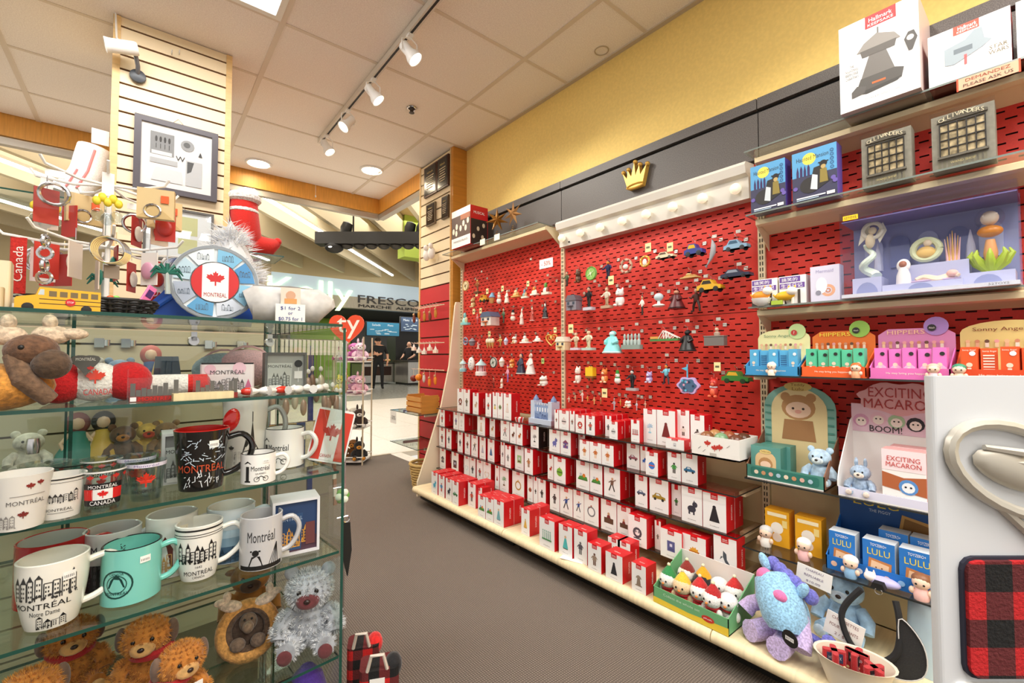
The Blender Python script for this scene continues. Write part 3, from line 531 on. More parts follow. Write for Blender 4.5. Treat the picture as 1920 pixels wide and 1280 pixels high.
# ================================================================ ORNAMENT BOXES
_pc = {}
def picture(kind, c1, c2='#33302e'):
    key = (kind, c1, c2)
    if key in _pc: return _pc[key]
    A = Art()
    if kind == 'figure': A.circ(0, .36, .1, c2).poly([(-.14, .26), (.14, .26), (.2, -.1), (-.2, -.1)], c1).rect(-.13, -.02, -.46, -.1, c2).rect(.02, .13, -.46, -.1, c2).line(-.13, .22, -.3, .02, .07, c1).line(.13, .22, .28, .06, .07, c1)
    elif kind == 'runner': A.circ(.04, .38, .09, '#c99b78').poly([(-.08, .28), (.16, .28), (.12, -.04), (-.12, -.04)], c1).line(-.06, -.02, -.24, -.44, .09, c2).line(.06, -.02, .22, -.44, .09, c2).line(.1, .24, .34, .36, .06, c1).line(-.06, .24, -.26, .1, .06, c1)
    elif kind == 'cape': A.poly([(-.1, .3), (.1, .3), (.3, -.46), (-.3, -.46)], c1).circ(0, .36, .1, c1)
    elif kind == 'car': A.poly([(-.45, -.12), (.45, -.12), (.44, .04), (.2, .08), (.08, .22), (-.22, .22), (-.34, .06), (-.45, .04)], c1).circ(-.26, -.14, .09, c2).circ(.26, -.14, .09, c2).poly([(-.2, .08), (.08, .08), (.03, .18), (-.16, .18)], '#dfe8ee')
    elif kind == 'ring': A.ring(0, -.02, .26, .36, c1).circ(0, .36, .07, c2).circ(-.2, .24, .05, c2)
    elif kind == 'heart': A.ring(0, -.02, .62, .74, c1, 28, lambda a: (.5*math.sin(a)**3, .42*math.cos(a)-.16*math.cos(2*a)-.06*math.cos(3*a)))
    elif kind == 'ball': A.circ(0, -.05, .33, c1, 18).rect(-.3, .3, -.1, 0, c2).rect(-.05, .05, .28, .36, '#b99a4a')
    elif kind == 'house': A.rect(-.3, .3, -.35, .12, c1).poly([(-.38, .12), (.38, .12), (0, .4)], c2).rect(-.08, .08, -.35, -.1, c2).rect(-.24, -.14, -.1, .02, '#f3e6a8').rect(.14, .24, -.1, .02, '#f3e6a8')
    elif kind == 'plant': A.line(0, -.4, 0, .1, .05, c2); [A.poly([(0, .05), (math.cos(a)*.34, .12+math.sin(a)*.3), (math.cos(a+.35)*.2, .1+math.sin(a+.35)*.2)], c1) for a in [-.3+.62*k for k in range(7)]]; A.rect(-.14, .14, -.46, -.34, c2)
    elif kind == 'hill': A.poly([(-.46, -.2), (.46, -.2), (.4, 0), (.1, .08), (-.3, .02)], '#4f8f3a').circ(.12, .08, .14, c1).circ(-.18, .12, .12, c2).rect(-.46, .46, -.27, -.2, '#3c6e2d')
    elif kind == 'row': [A.rect(-.42+.18*k, -.34+.18*k, -.25, .2, c1).circ(-.38+.18*k, .28, .06, c1) for k in range(5)]; A.rect(-.46, .46, -.34, -.24, c2)
    elif kind == 'animal': A.poly(circ(0, -.1, .26, 14, .2), c1).circ(.2, .18, .16, c1).rect(-.2, -.1, -.42, -.2, c1).rect(.08, .18, -.42, -.2, c1).circ(.26, .2, .03, c2).poly([(.1, .3), (.16, .44), (.22, .32)], c2)
    elif kind == 'dress': A.circ(0, .36, .1, '#d9b48a').poly([(-.08, .27), (.08, .27), (.26, -.42), (-.26, -.42)], c1).rect(-.22, .22, -.48, -.42, c2)
    elif kind == 'desk': A.rect(-.38, .38, -.4, -.05, c1).circ(0, .22, .1, '#c99b78').poly([(-.16, -.05), (.16, -.05), (.1, .14), (-.1, .14)], c2)
    elif kind == 'tower': A.poly([(-.2, -.4), (.2, -.4), (.12, .1), (-.12, .1)], c1).poly([(-.26, .1), (.26, .1), (.18, .26), (0, .36), (-.18, .26)], c2).rect(-.3, .3, -.48, -.4, c1)
    elif kind == 'mask': A.ring(0, 0, .2, .36, c1, 10).circ(-.12, .06, .08, c2).circ(.12, .06, .08, c2).rect(-.3, .3, -.42, -.34, c1)
    elif kind == 'book': A.rect(-.3, .3, -.38, .34, c1).rect(-.1, .1, -.05, .15, '#d9d3e8').rect(-.2, .2, -.3, -.16, c2)
    elif kind == 'burst': A.poly([((.4 if k % 2 else .3)*math.cos(PI*k/12), (.4 if k % 2 else .3)*math.sin(PI*k/12)) for k in range(24)], c1).rect(-.34, .34, -.1, .1, '#a3401c').text('MARVEL', 0, 0, .14, '#f6d24a', .6)
    elif kind == 'whale': A.poly([(-.1, .45), (.08, .3), (.1, 0), (.36, -.36), (.3, -.42), (0, -.16), (-.12, .1)], c1).poly([(-.12, .1), (-.3, -.1), (-.22, .12)], c1)
    me = A.mesh(lambda a, b, l: (a, -.0003-l*.00008, b)); _pc[key] = me; return me
_tl = {}
def letters(s, col):
    if (s, col) not in _tl: _tl[(s, col)] = Art().text(s, 0, 0, 1, col, 1).mesh(lambda a, b, l: (a, -.0003, b))
    return _tl[(s, col)]
NTH = ['first', 'second', 'third', 'fourth', 'fifth', 'sixth', 'seventh', 'eighth', 'ninth', 'tenth', 'eleventh', 'twelfth', 'thirteenth', 'fourteenth', 'fifteenth', 'sixteenth', 'seventeenth', 'eighteenth']
PNAME = dict(figure='a standing figure', runner='a figure in motion', cape='a caped figure', car='a car', ring='a ring', heart='a heart', ball='a bauble', house='a house', plant='a plant', hill='a green mound', row='a row of five', animal='an animal', dress='a figure in a gown', desk='a desk', tower='a tower', mask='a face', book='a book', burst='a gold burst', whale='a leaping whale')
BOXW = mat('#f3f2f1', .4); BOXR = mat('#c9141d', .38); BOXK = mat('#191718', .4)
def keep_box(label, loc, w, h, d, pic, group, rz=WR, side=BOXR, name='ornament_box', big=False):
    t = thing(name, label, 'box', loc, rz, group)
    MB().box(-w/2, w/2, 0, d, 0, h, [1, 1, 0, 1, 0, 1]).build('carton', [BOXW, side], t)
    tw, th = min(w*.36, .03), min(h*.15, .022); o = MB().box(-tw/2, tw/2, -.0006, .0002, h-th-.001, h+.0003).build('brand_tab', BOXR, t)
    if big or w > .05: q = link('lettering', letters('Hallmark', '#ffffff'), o, (0, -.0006, h-th*.42)); q.scale = (tw*.7, 1, th*.3); q = link('lettering', letters('KEEPSAKE', '#ffffff'), o, (0, -.0006, h-th*.76)); q.scale = (tw*.8, 1, th*.16)
    k, c1, c2 = pic; s = min(w*.78, h*.5); q = link('picture', picture(k, c1, c2), t, (0, 0, h*.45)); q.scale = (s, 1, s)
    if w > .042: q = link('caption', letters(random.Random(label).choice(['Merry', 'Ornament', 'Collect', 'Festive']), '#55504c'), t, (0, 0, h*.1)); q.scale = (w*.4, 1, h*.03)
    q = link('side_lettering', letters('KEEPSAKE', '#fff4f0'), t, (w/2+.0003, d*.62, h*.5)); q.rotation_euler = (0, PI/2, PI/2); q.scale = (h*.42, 1, d*.13)
    q = link('top_lettering', letters('Hallmark', '#ffe9e4'), t, (0, d*.35, h+.0003)); q.rotation_euler = (-PI/2, 0, 0); q.scale = (w*.36, 1, d*.12)
    return t
def P_(s):
    k, *c = s.split(); return (k, c[0] if c else '#555049', c[1] if len(c) > 1 else '#3a3532')
c4 = lambda x, y: (780+x/4.13, 700+y/4.13); c5 = lambda x, y: (1000+x/3.556, 740+y/3.556); c6 = lambda x, y: (940+x/3.764, 940+y/3.764)
def shelf_boxes(cf, i, z, tiername, rows, XF=1.85, deck=False):
    for n, (xa, xb, yt, yb, pic, *ex) in enumerate(rows):
        deep = ex[0] if ex else 1; side = BOXK if len(ex) > 1 and ex[1] == 'k' else BOXR; off = ex[2] if len(ex) > 2 else 0
        X_ = XF+off
        if deck: pa = onZ(*cf((xa+xb)/2, yb), z); X_ = min(1.80, max(1.60, pa.x))
        A_, B_ = onX(*cf(xa, yt), X_), onX(*cf(xb, yt), X_); w = max(.02, A_.y-B_.y); h = max(.05, min({.545: .13, .382: .152, .21: .162}.get(z, .17), (A_.z+B_.z)/2-z)); d = min(.075, max(.045, w*1.1))
        p = P_(pic); lab = f'{NTH[n]} box from left picturing {PNAME[p[0]]}, {tiername}, {BN[i]} bay'
        for k in range(deep):
            xx = X_+k*(d+.002)
            if xx+d > (1.822 if deck and h > .075 and k else BX-.004): break
            keep_box(lab if k == 0 else lab.replace('box from left picturing', 'stack from left,').replace(PNAME[p[0]], f'box {["behind","two behind","three behind"][k-1]} the front one'), (xx, (A_.y+B_.y)/2, z+.0004), w-.0015, h, d, p, f'ornament boxes on the {tiername}', side=side)
T1 = [(320, 368, 113, 0, 'mask #7a2f22 #b0552f'), (369, 417, 116, 0, 'figure #6b5a42'), (440, 485, 150, 0, 'animal #c9a58a'), (538, 583, 155, 0, 'figure #c0392b'), (593, 630, 140, 0, 'tower #d8c24a #888888'), (631, 672, 143, 0, 'ball #7d8f5a'), (677, 738, 150, 0, 'dress #e8d8d0 #d0c0b8')]
shelf_boxes(c4, 0, TZ[0], 'top glass shelf', T1)
T2 = [(183, 223, 282, 0, 'figure #c23b2e', 2), (290, 330, 290, 0, 'figure #7a6a9a', 2), (331, 375, 295, 0, 'plant #d8d8d8 #c9c9c9', 2), (475, 535, 335, 0, 'dress #d9c9b9 #c0a060', 2), (570, 612, 345, 0, 'animal #b98a5a', 2, 'r', .02), (655, 724, 352, 0, 'runner #d08a8a', 1), (727, 775, 385, 0, 'animal #6a3d2a', 2, 'r', -.02), (777, 825, 388, 0, 'animal #b5622f', 2, 'r', -.02), (888, 950, 395, 0, 'plant #5a4a48 #2a2424', 2, 'k')]
shelf_boxes(c4, 0, TZ[1], 'second glass shelf', T2)
T3 = [(180, 225, 420, 0, 'figure #8e2b22', 1), (235, 275, 425, 0, 'figure #4a4a55', 2), (322, 362, 435, 0, 'figure #3c3c46', 1), (378, 420, 445, 0, 'figure #7d3a22', 1), (428, 480, 460, 0, 'runner #6b5b4b', 1), (492, 540, 470, 0, 'dress #b7b7c7 #888888', 1), (555, 608, 490, 0, 'dress #3f6f9f #2f4f7f', 2), (655, 687, 515, 0, 'figure #55505a', 1), (690, 735, 560, 0, 'figure #8a8a8a', 2, 'r', -.02), (766, 835, 552, 0, 'book #9cc98a #6a4a3a', 2), (840, 905, 583, 0, 'figure #b77a4a #8a5a2a', 2, 'r', -.02)]
shelf_boxes(c4, 0, TZ[2], 'third glass shelf', T3)
T4 = [(185, 230, 578, 0, 'house #77707a #55404a', 2), (275, 330, 612, 0, 'book #5a4a52 #7a2a2a', 2), (372, 414, 632, 0, 'heart #a8c8d8', 1), (415, 462, 645, 0, 'figure #3a3a42', 1), (470, 519, 662, 0, 'figure #b23b3b', 1), (520, 580, 676, 0, 'heart #d8a060', 2), (612, 645, 690, 0, 'dress #a3302a #7a2a2a', 1), (648, 718, 710, 0, 'plant #3f9a4a #7a5a3a', 1), (745, 838, 742, 0, 'ring #b8863a #d8b66a', 1), (862, 906, 780, 0, 'ball #b05a3a', 1), (908, 944, 800, 0, 'figure #3b3330', 1), (945, 1005, 815, 0, 'figure #3b3330', 2)]
shelf_boxes(c4, 0, TZ[3], 'lowest glass shelf', T4)
TD = [(120, 168, 765, 932, 'animal #4fb0d0', 3), (175, 222, 790, 955, 'figure #4a8ac0 #c03a3a', 3), (230, 279, 815, 985, 'animal #3a3a44', 3), (280, 330, 835, 1020, 'car #3a7a4a', 3), (403, 462, 852, 1035, 'figure #c0503a', 3), (468, 512, 880, 1045, 'ball #d8d8d8', 2), (480, 538, 948, 1120, 'hill #d87a2a #9ab0d0', 3), (540, 600, 968, 1160, 'hill #d87a2a #9ab0d0', 3), (601, 680, 985, 1195, 'dress #7ab0b8 #8a8a9a', 3), (815, 880, 1050, 1250, 'dress #e0b050 #b07a2a', 2)]
shelf_boxes(c4, 0, DZ, 'cream deck', TD, deck=True)
U1 = [(140, 168, 100, 0, 'figure #9a4a3a', 2), (170, 238, 105, 0, 'ball #d9c9c9', 3), (242, 276, 108, 0, 'figure #8a5a4a', 3), (280, 342, 133, 0, 'mask #c23b2e #8a2a22', 3, 'r', -.015), (350, 410, 140, 0, 'figure #c05a4a', 4, 'r', -.015), (478, 520, 140, 0, 'figure #6a6a72', 3, 'r', .02), (505, 562, 178, 0, 'ball #cfcfcf', 3, 'r', -.02), (650, 708, 168, 0, 'row #a03a3a #c04a4a', 3), (733, 820, 95, 0, 'plant #8ab8d8 #9ad0e0', 1, 'r', .03), (822, 945, 105, 0, 'cape #7a2a2a', 1, 'r', .03), (957, 1040, 90, 0, 'figure #e6e0d6 #4a3a30', 1, 'r', .05), (1046, 1140, 135, 0, 'figure #5a4a48', 1, 'r', .05)]
shelf_boxes(c5, 1, TZ[0], 'top glass shelf', U1)
U2 = [(105, 178, 228, 0, 'animal #6a6ab0', 2), (180, 250, 232, 0, 'house #6a5a9a #8a4a6a', 2), (298, 345, 255, 0, 'figure #a05a3a', 1, 'r', .05), (308, 374, 305, 0, 'figure #c8743a #e8c8a8', 2, 'r', -.015), (375, 454, 318, 0, 'figure #c8743a #e8c8a8', 2, 'r', -.015), (455, 535, 335, 0, 'figure #c8743a #e8c8a8', 2, 'r', -.015), (622, 708, 330, 0, 'car #9a5a6a', 1, 'r', .03), (712, 760, 345, 0, 'animal #2a62b8', 1, 'r', .03), (748, 830, 382, 0, 'ball #3a7ad0 #e0603a', 2, 'r', -.01), (893, 983, 388, 0, 'figure #4a9a4a', 1), (986, 1095, 390, 0, 'car #2f6f9a', 1)]
shelf_boxes(c5, 1, TZ[1], 'second glass shelf', U2)
U3 = [(95, 134, 400, 0, 'animal #b83a2a', 2), (136, 215, 420, 0, 'ball #7ab03a #3a6a2a', 2, 'r', -.01), (285, 374, 438, 0, 'hill #d87a2a #c9c9d2', 1), (376, 460, 455, 0, 'hill #d87a2a #c9c9d2', 1), (470, 578, 490, 0, 'runner #7a5a4a', 2), (677, 760, 540, 0, 'car #55607a', 1), (773, 900, 558, 0, 'car #a3842f #2a2a2a', 1), (920, 985, 600, 0, 'figure #3a7a3a', 1, 'r', .02), (986, 1125, 620, 0, 'animal #3a3a46 #5a5a66', 2, 'r', -.01), (1128, 1285, 662, 0, 'cape #2a262c', 2, 'r', -.01)]
shelf_boxes(c5, 1, TZ[2], 'third glass shelf', U3)
U4 = [(110, 174, 595, 0, 'figure #4a3a3a', 1), (176, 262, 620, 0, 'runner #2f4f8f', 1), (265, 337, 640, 0, 'runner #2f4f8f', 1), (338, 435, 672, 0, 'ring #7a7a80 #a05a4a', 1), (450, 555, 705, 0, 'desk #5a3a2a #7a2a2a', 1), (558, 648, 745, 0, 'desk #5a3a2a #7a2a2a', 1), (632, 755, 810, 0, 'mask #4a4a52 #8a8a90', 1, 'r', -.04), (808, 850, 840, 0, 'figure #8a7a6a', 1), (846, 990, 905, 0, 'book #5a5a92 #4a4a80', 1, 'r', -.04), (994, 1150, 942, 0, 'burst #e0a030', 1, 'r', -.03), (1200, 1355, 952, 0, 'whale #4a525c', 1, 'r', -.02)]
shelf_boxes(c5, 1, TZ[3], 'lowest glass shelf', U4)
UD = [(268, 375, 125, 340, 'row #8fb8a8 #4f8f5a', 1), (405, 500, 170, 385, 'dress #4fb8b8 #5a4a3a', 1), (512, 605, 205, 430, 'figure #55505a #6a6a6a', 1), (610, 705, 305, 545, 'figure #a08a78 #6a4a3a', 1), (735, 855, 370, 620, 'cape #2a2a30', 1), (918, 1020, 445, 680, 'tower #8a7a6a #9a8a7a', 1)]
shelf_boxes(c6, 1, DZ, 'cream deck', UD, deck=True)
for n, (x, y) in enumerate(((860, 325), (790, 340))):
    q = onX(*c6(x, y), 1.73); keep_box(f'ornament box {["behind","left behind"][n]} the caped figure box on the cream deck', (1.735, q.y, DZ), .07, .115, .07, P_('figure #6a5a52'), 'ornament boxes on the cream deck')
q = onX(*c5(930, 300), 1.83); b = keep_box('ornament box lying flat at the front of the top glass shelf', (1.845, q.y, TZ[0]), .09, .045, .075, P_('book #cccccc #888888'), 'ornament boxes on the top glass shelf')
# ================================================================ HANGING ORNAMENTS
OX = 1.985
def part(t, name, m, h, smooth=True, rough=.4, **k): return m.build(name, mat(h, rough, **k), t, smooth)
def orn_shape(t, kind, c, w, h):
    c = c+['#888888']*(4-len(c)); d = w*.5
    if kind == 'figure' or kind == 'runner':
        s = 1 if kind == 'figure' else 2.6; b0 = h*.08 if c[3] != '#888888' else 0
        if b0: part(t, 'base', MB().rbox(-w*.48, w*.48, -d*.6, d*.6, 0, b0*1.6, w*.1), c[3]); b0 *= 1.6
        hh = h-b0
        for q in (-1, 1): part(t, 'leg', MB().tube([(q*w*.1, 0, b0+hh*.45), (q*w*.1*s, -q*d*.15, b0+hh*.22), (q*w*.12*s, -q*d*.1*s, b0+hh*.02), (q*w*.12*s, -d*.2, b0)], [w*.11, w*.09, w*.07, w*.08], 8), c[2])
        part(t, 'torso', MB().lathe([(w*.14, b0+hh*.4), (w*.2, b0+hh*.5), (w*.22, b0+hh*.68), (w*.12, b0+hh*.75), (w*.05, b0+hh*.78)], 12), c[0])
        for q in (-1, 1): part(t, 'arm', MB().tube([(q*w*.19, 0, b0+hh*.7), (q*w*.36, -d*.15, b0+hh*(.55 if q*s < 2 else .74)), (q*w*.42, -d*.5, b0+hh*(.6 if s > 2 else .5))], [w*.08, w*.07, w*.055], 7), c[0])
        part(t, 'head', MB().ell((0, -d*.05, b0+hh*.87), (w*.14, w*.14, hh*.105)), c[1])
        part(t, 'hair', MB().ell((0, d*.03, b0+hh*.92), (w*.145, w*.145, hh*.085)), c[2])
    elif kind == 'cloak':
        part(t, 'robe', MB().lathe([(w*.48, 0), (w*.44, h*.12), (w*.25, h*.5), (w*.2, h*.72), (w*.07, h*.8)], 16), c[0])
        part(t, 'trim', MB().torus((0, 0, h*.04), w*.46, w*.04, 16, 6, axis='z'), c[2])
        for q in (-1, 1): part(t, 'sleeve', MB().tube([(q*w*.16, 0, h*.7), (q*w*.33, -d*.2, h*.52), (q*w*.2, -d*.6, h*.44)], [w*.08, w*.1, w*.07], 8), c[0])
        part(t, 'head', MB().ell((0, -w*.02, h*.87), (w*.15, w*.15, h*.11)), c[1])
        part(t, 'hood', MB().ell((0, w*.05, h*.9), (w*.17, w*.15, h*.11)), c[0])
    elif kind == 'animal':
        part(t, 'body', MB().ell((0, 0, h*.3), (w*.34, d*.62, h*.3)), c[0]); part(t, 'belly', MB().ell((0, -d*.3, h*.28), (w*.22, d*.4, h*.2)), c[1])
        part(t, 'head', MB().ell((w*.04, -d*.15, h*.7), (w*.3, d*.6, h*.22)), c[0]); part(t, 'muzzle', MB().ell((w*.04, -d*.65, h*.65), (w*.14, d*.25, h*.09)), c[1])
        for q in (-1, 1):
            part(t, 'ear', MB().ell((w*.04+q*w*.2, 0, h*.89), (w*.08, d*.14, h*.1)), c[0]); part(t, 'paw', MB().ell((q*w*.22, -d*.5, h*.07), (w*.13, d*.36, h*.075)), c[1])
            part(t, 'eye', MB().ell((w*.04+q*w*.11, -d*.68, h*.74), (w*.03, d*.04, h*.025), 8, 6), '#1a1614')
        part(t, 'scarf', MB().torus((0, -d*.05, h*.52), w*.24, h*.04, 14, 6, axis='z'), c[2])
    elif kind == 'snow':
        part(t, 'body', MB().ell((0, 0, h*.25), (w*.4, d*.75, h*.25)), c[0]); part(t, 'head', MB().ell((0, 0, h*.62), (w*.29, d*.55, h*.19)), c[0]); part(t, 'hat', MB().lathe([(w*.3, h*.76), (w*.3, h*.79), (w*.2, h*.79), (w*.19, h*.98), (w*.02, h)], 14), c[1])
        part(t, 'scarf', MB().torus((0, 0, h*.46), w*.25, h*.045, 14, 6, axis='z'), c[2]); part(t, 'nose', MB().tube([(0, -d*.5, h*.62), (0, -d*.9, h*.61)], [w*.05, w*.01], 6), '#e07a2a')
    elif kind == 'car':
        P = [(-.5, .2), (.5, .2), (.5, .5), (.22, .58), (.1, .95), (-.24, .98), (-.36, .6), (-.5, .52)]; part(t, 'car_body', MB().yprism([(x*w, z*h) for x, z in P], -d*.4, d*.4), c[0], False, .3)
        part(t, 'window', MB().yprism([(-.3*w, .62*h), (.13*w, .62*h), (.06*w, .88*h), (-.22*w, .9*h)], -d*.405, d*.405), c[1], False, .15)
        for x in (-.29, .3):
            for y in (-1, 1): m = MB(); m.M = Matrix.Translation((x*w, y*d*.38, h*.2)) @ Matrix.Rotation(PI/2, 4, 'X'); m.lathe([(h*.2, -d*.06), (h*.2, d*.06), (h*.08, d*.07)], 12); part(t, 'wheel', m, c[2])
        part(t, 'bumper', MB().box(-w*.52, w*.52, -d*.36, d*.36, h*.2, h*.3), c[3], False)
    elif kind == 'disc':
        m = MB(); m.M = Matrix.Translation((0, 0, h/2)) @ Matrix.Rotation(PI/2, 4, 'X'); m.lathe([(w*.46, -.006), (w*.5, 0), (w*.46, .006)], 24); part(t, 'plate', m, c[0])
        part(t, 'rim', MB().torus((0, -.005, h/2), w*.45, w*.05, 24, 6), c[1]); A = Art(); [A.line(0, 0, w*.3*math.cos(a), w*.3*math.sin(a), w*.04, c[2]) for a in (.5, 1.9, 3.6, 5)]; A.circ(0, 0, w*.1, c[2]).front('relief', t, 0, -.008, h/2)
    elif kind == 'ring':
        part(t, 'wreath', MB().torus((0, 0, h/2), w*.4, w*.09, 22, 8), c[0])
        for k in range(7): a = 2*PI*k/7; part(t, 'berry', MB().ell((w*.4*math.cos(a), -w*.09, h/2+w*.4*math.sin(a)), w*.06, 8, 6), c[1])
        part(t, 'charm', MB().ell((0, -w*.04, h*.45), (w*.2, w*.12, h*.18)), c[2])
    elif kind == 'heart':
        pts = [(w*.5*math.sin(a)**3, 0, h*.5+h*(.40*math.cos(a)-.14*math.cos(2*a)-.06*math.cos(3*a))) for a in [2*PI*k/30 for k in range(31)]]
        part(t, 'heart_frame', MB().tube(pts, w*.045, 7, cap=False), c[0]); part(t, 'scroll', MB().torus((-w*.15, 0, h*.58), w*.11, w*.03), c[0]); part(t, 'scroll', MB().torus((w*.15, 0, h*.58), w*.11, w*.03), c[0]); part(t, 'bow', MB().ell((0, -.003, h*.62), (w*.07, w*.05, h*.12)), c[1])
    elif kind == 'house':
        part(t, 'walls', MB().box(-w*.45, w*.45, -d*.6, d*.6, 0, h*.62), c[0], False); part(t, 'roof', MB().yprism([(-w*.52, h*.6), (w*.52, h*.6), (w*.3, h*.95), (-w*.3, h*.95)], -d*.7, d*.7), c[1], False)
        for x in (-.25, .22): part(t, 'window', MB().box(w*(x-.09), w*(x+.09), -d*.63, -d*.6, h*.35, h*.52), '#3c4a5a', False)
        part(t, 'awning', MB().box(-w*.3, w*.2, -d*.8, -d*.6, h*.24, h*.3), c[2], False); part(t, 'door', MB().box(-w*.08, w*.08, -d*.63, -d*.6, 0, h*.22), c[2], False)
    elif kind == 'scene':
        part(t, 'base', MB().rbox(-w*.5, w*.5, -d*.6, d*.6, 0, h*.18, w*.15), c[0]); part(t, 'mound', MB().ell((-w*.12, 0, h*.3), (w*.3, d*.45, h*.3)), c[1]); part(t, 'character', MB().ell((w*.2, -d*.1, h*.36), (w*.16, d*.3, h*.26)), c[2]); part(t, 'topper', MB().ell((-w*.1, 0, h*.72), (w*.15, w*.15, h*.25)), c[3])
    elif kind == 'bell':
        part(t, 'cup', MB().lathe([(w*.25, 0), (w*.42, h*.3), (w*.45, h*.5), (w*.4, h*.52)], 16), c[1]); part(t, 'swirl', MB().lathe([(w*.46, h*.5), (w*.48, h*.6), (w*.3, h*.75), (w*.3, h*.8), (w*.05, h)], 16), c[0]); part(t, 'ribbon', MB().torus((0, 0, h*.5), w*.45, w*.05, 16, 6, axis='z'), c[2])
    elif kind == 'cones':
        for k in (-1, 0, 1): part(t, 'cone', MB().lathe([(.001, 0), (w*.15, h*.55), (.001, h*.56)], 10, (k*w*.32, 0, 0)), c[0]); part(t, 'scoop', MB().ell((k*w*.32, 0, h*.68), (w*.17, w*.17, h*.26)), c[1])
    elif kind == 'tower':
        part(t, 'base', MB().lathe([(w*.48, 0), (w*.48, h*.2), (w*.4, h*.24)], 16), c[1])
        for k in range(6): a = 2*PI*k/6; part(t, 'post', MB().tube([(w*.36*math.cos(a), w*.36*math.sin(a), h*.22), (w*.36*math.cos(a), w*.36*math.sin(a), h*.62)], w*.03, 6), c[2])
        part(t, 'centre', MB().lathe([(w*.16, h*.2), (w*.16, h*.62)], 10), c[2]); part(t, 'roof', MB().lathe([(w*.48, h*.6), (w*.46, h*.66), (w*.12, h*.86), (w*.02, h)], 16), c[0])
    elif kind == 'egg':
        part(t, 'shell', MB().ell((0, 0, h/2), (w*.45, w*.3, h*.5)), c[0])
        for k in range(9): part(t, 'dot', MB().ell((w*.3*math.cos(2.4*k), -w*.26, h*(.2+.07*k)), (w*.045, w*.04, w*.045), 8, 6), c[1])
    elif kind == 'bridge':
        part(t, 'deck', MB().box(-w/2, w/2, -d*.15, d*.15, 0, h*.22), c[0], False); part(t, 'engine', MB().box(-w*.48, -w*.2, -d*.18, d*.18, h*.22, h*.45), c[1], False)
        for y in (-1, 1):
            f = MB(); z1 = h*.85
            for a_, b_ in (((-.2, .22), (-.02, 1)), ((-.02, 1), (.5, .25)), ((0, .22), (.1, .86)), ((.1, .22), (.22, .7)), ((.22, .22), (.34, .5)), ((.1, .86), (.1, .22)), ((-.02, 1), (0, .22))): f.tube([(a_[0]*w, y*d*.14, a_[1]*h), (b_[0]*w, y*d*.14, b_[1]*h)], h*.04, 5)
            part(t, 'truss', f, c[2])
    elif kind == 'row':
        part(t, 'base', MB().rbox(-w*.5, w*.5, -d*.3, d*.3, 0, h*.28, w*.04), c[0])
        for k in range(5): part(t, 'bust', MB().lathe([(w*.075, h*.26), (w*.085, h*.55), (w*.04, h*.65), (w*.065, h*.8), (w*.05, h*.92), (.001, h)], 10, (w*(-.38+.19*k), 0, 0)), c[1])
    elif kind == 'desk':
        part(t, 'desk', MB().box(-w*.48, w*.48, -d*.35, d*.35, 0, h*.5), c[0], False); part(t, 'desk_top', MB().box(-w*.5, w*.5, -d*.4, d*.4, h*.5, h*.55), c[1], False); part(t, 'torso', MB().lathe([(w*.13, h*.54), (w*.15, h*.7), (w*.06, h*.78)], 10, (w*.08, 0, 0)), c[2]); part(t, 'head', MB().ell((w*.08, -.002, h*.89), (w*.09, w*.09, h*.11)), c[3])
    elif kind == 'plaque':
        pts = [(w*.5*(1+.1*math.cos(6*a))*.92*math.cos(a), h*.3+h*.3*(1+.1*math.cos(6*a))*.92*math.sin(a)) for a in [2*PI*k/36 for k in range(36)]]; part(t, 'frame', MB().yprism(pts, -.008, .006), c[1], False)
        part(t, 'panel', MB().yprism([(x*.78, h*.3+(z-h*.3)*.78) for x, z in pts], -.011, -.006), c[0], False); part(t, 'mast', MB().tube([(-w*.05, 0, h*.55), (-w*.05, 0, h)], w*.03, 6), c[2]); part(t, 'pennant', MB().yprism([(-w*.05, h*.92), (-w*.3, h*.86), (-w*.05, h*.78)], -.003, .003), c[2], False)
        A = Art(); rn = random.Random(3); [A.circ(rn.uniform(-.3, .3)*w, h*.3+rn.uniform(-.17, .17)*h, w*.05, rn.choice([c[2], '#e0a0b8', '#2a3a5a']), 8) for _ in range(9)]; A.front('relief', t, 0, -.0115, 0)
    elif kind == 'fish':
        part(t, 'body', MB().tube([(w*.1, 0, h), (w*.2, 0, h*.75), (w*.15, 0, h*.5), (-w*.1, 0, h*.25), (-w*.5, 0, 0)], [w*.06, w*.24, w*.27, w*.15, w*.03], 12), c[0]); part(t, 'fin', MB().yprism([(w*.1, h*.6), (-w*.25, h*.45), (w*.05, h*.45)], -.003, .003), c[1], False); part(t, 'tail', MB().yprism([(-w*.4, h*.06), (-w*.7, h*.02), (-w*.5, -h*.08)], -.003, .003), c[1], False)
    elif kind == 'gift':
        part(t, 'block', MB().box(-w*.4, w*.4, -d*.5, d*.5, h*.2, h*.95), c[0], False)
        part(t, 'band', MB().box(-w*.405, w*.405, -d*.505, d*.505, h*.2, h*.35), c[1], False); part(t, 'bow', MB().ell((-w*.12, 0, h*.97), (w*.12, w*.08, h*.07)), c[2]); part(t, 'bow', MB().ell((w*.12, 0, h*.97), (w*.12, w*.08, h*.07)), c[2])
        for q in (-1, 1): part(t, 'foot', MB().lathe([(w*.08, 0), (w*.08, h*.2)], 8, (q*w*.2, 0, 0)), c[1])
    elif kind == 'mush':
        part(t, 'base', MB().ell((0, 0, h*.12), (w*.5, d*.8, h*.13)), c[0]); part(t, 'stem', MB().lathe([(w*.14, h*.15), (w*.1, h*.5)], 10), c[0]); part(t, 'globe', MB().ell((0, 0, h*.72), (w*.36, w*.36, h*.28)), c[1])
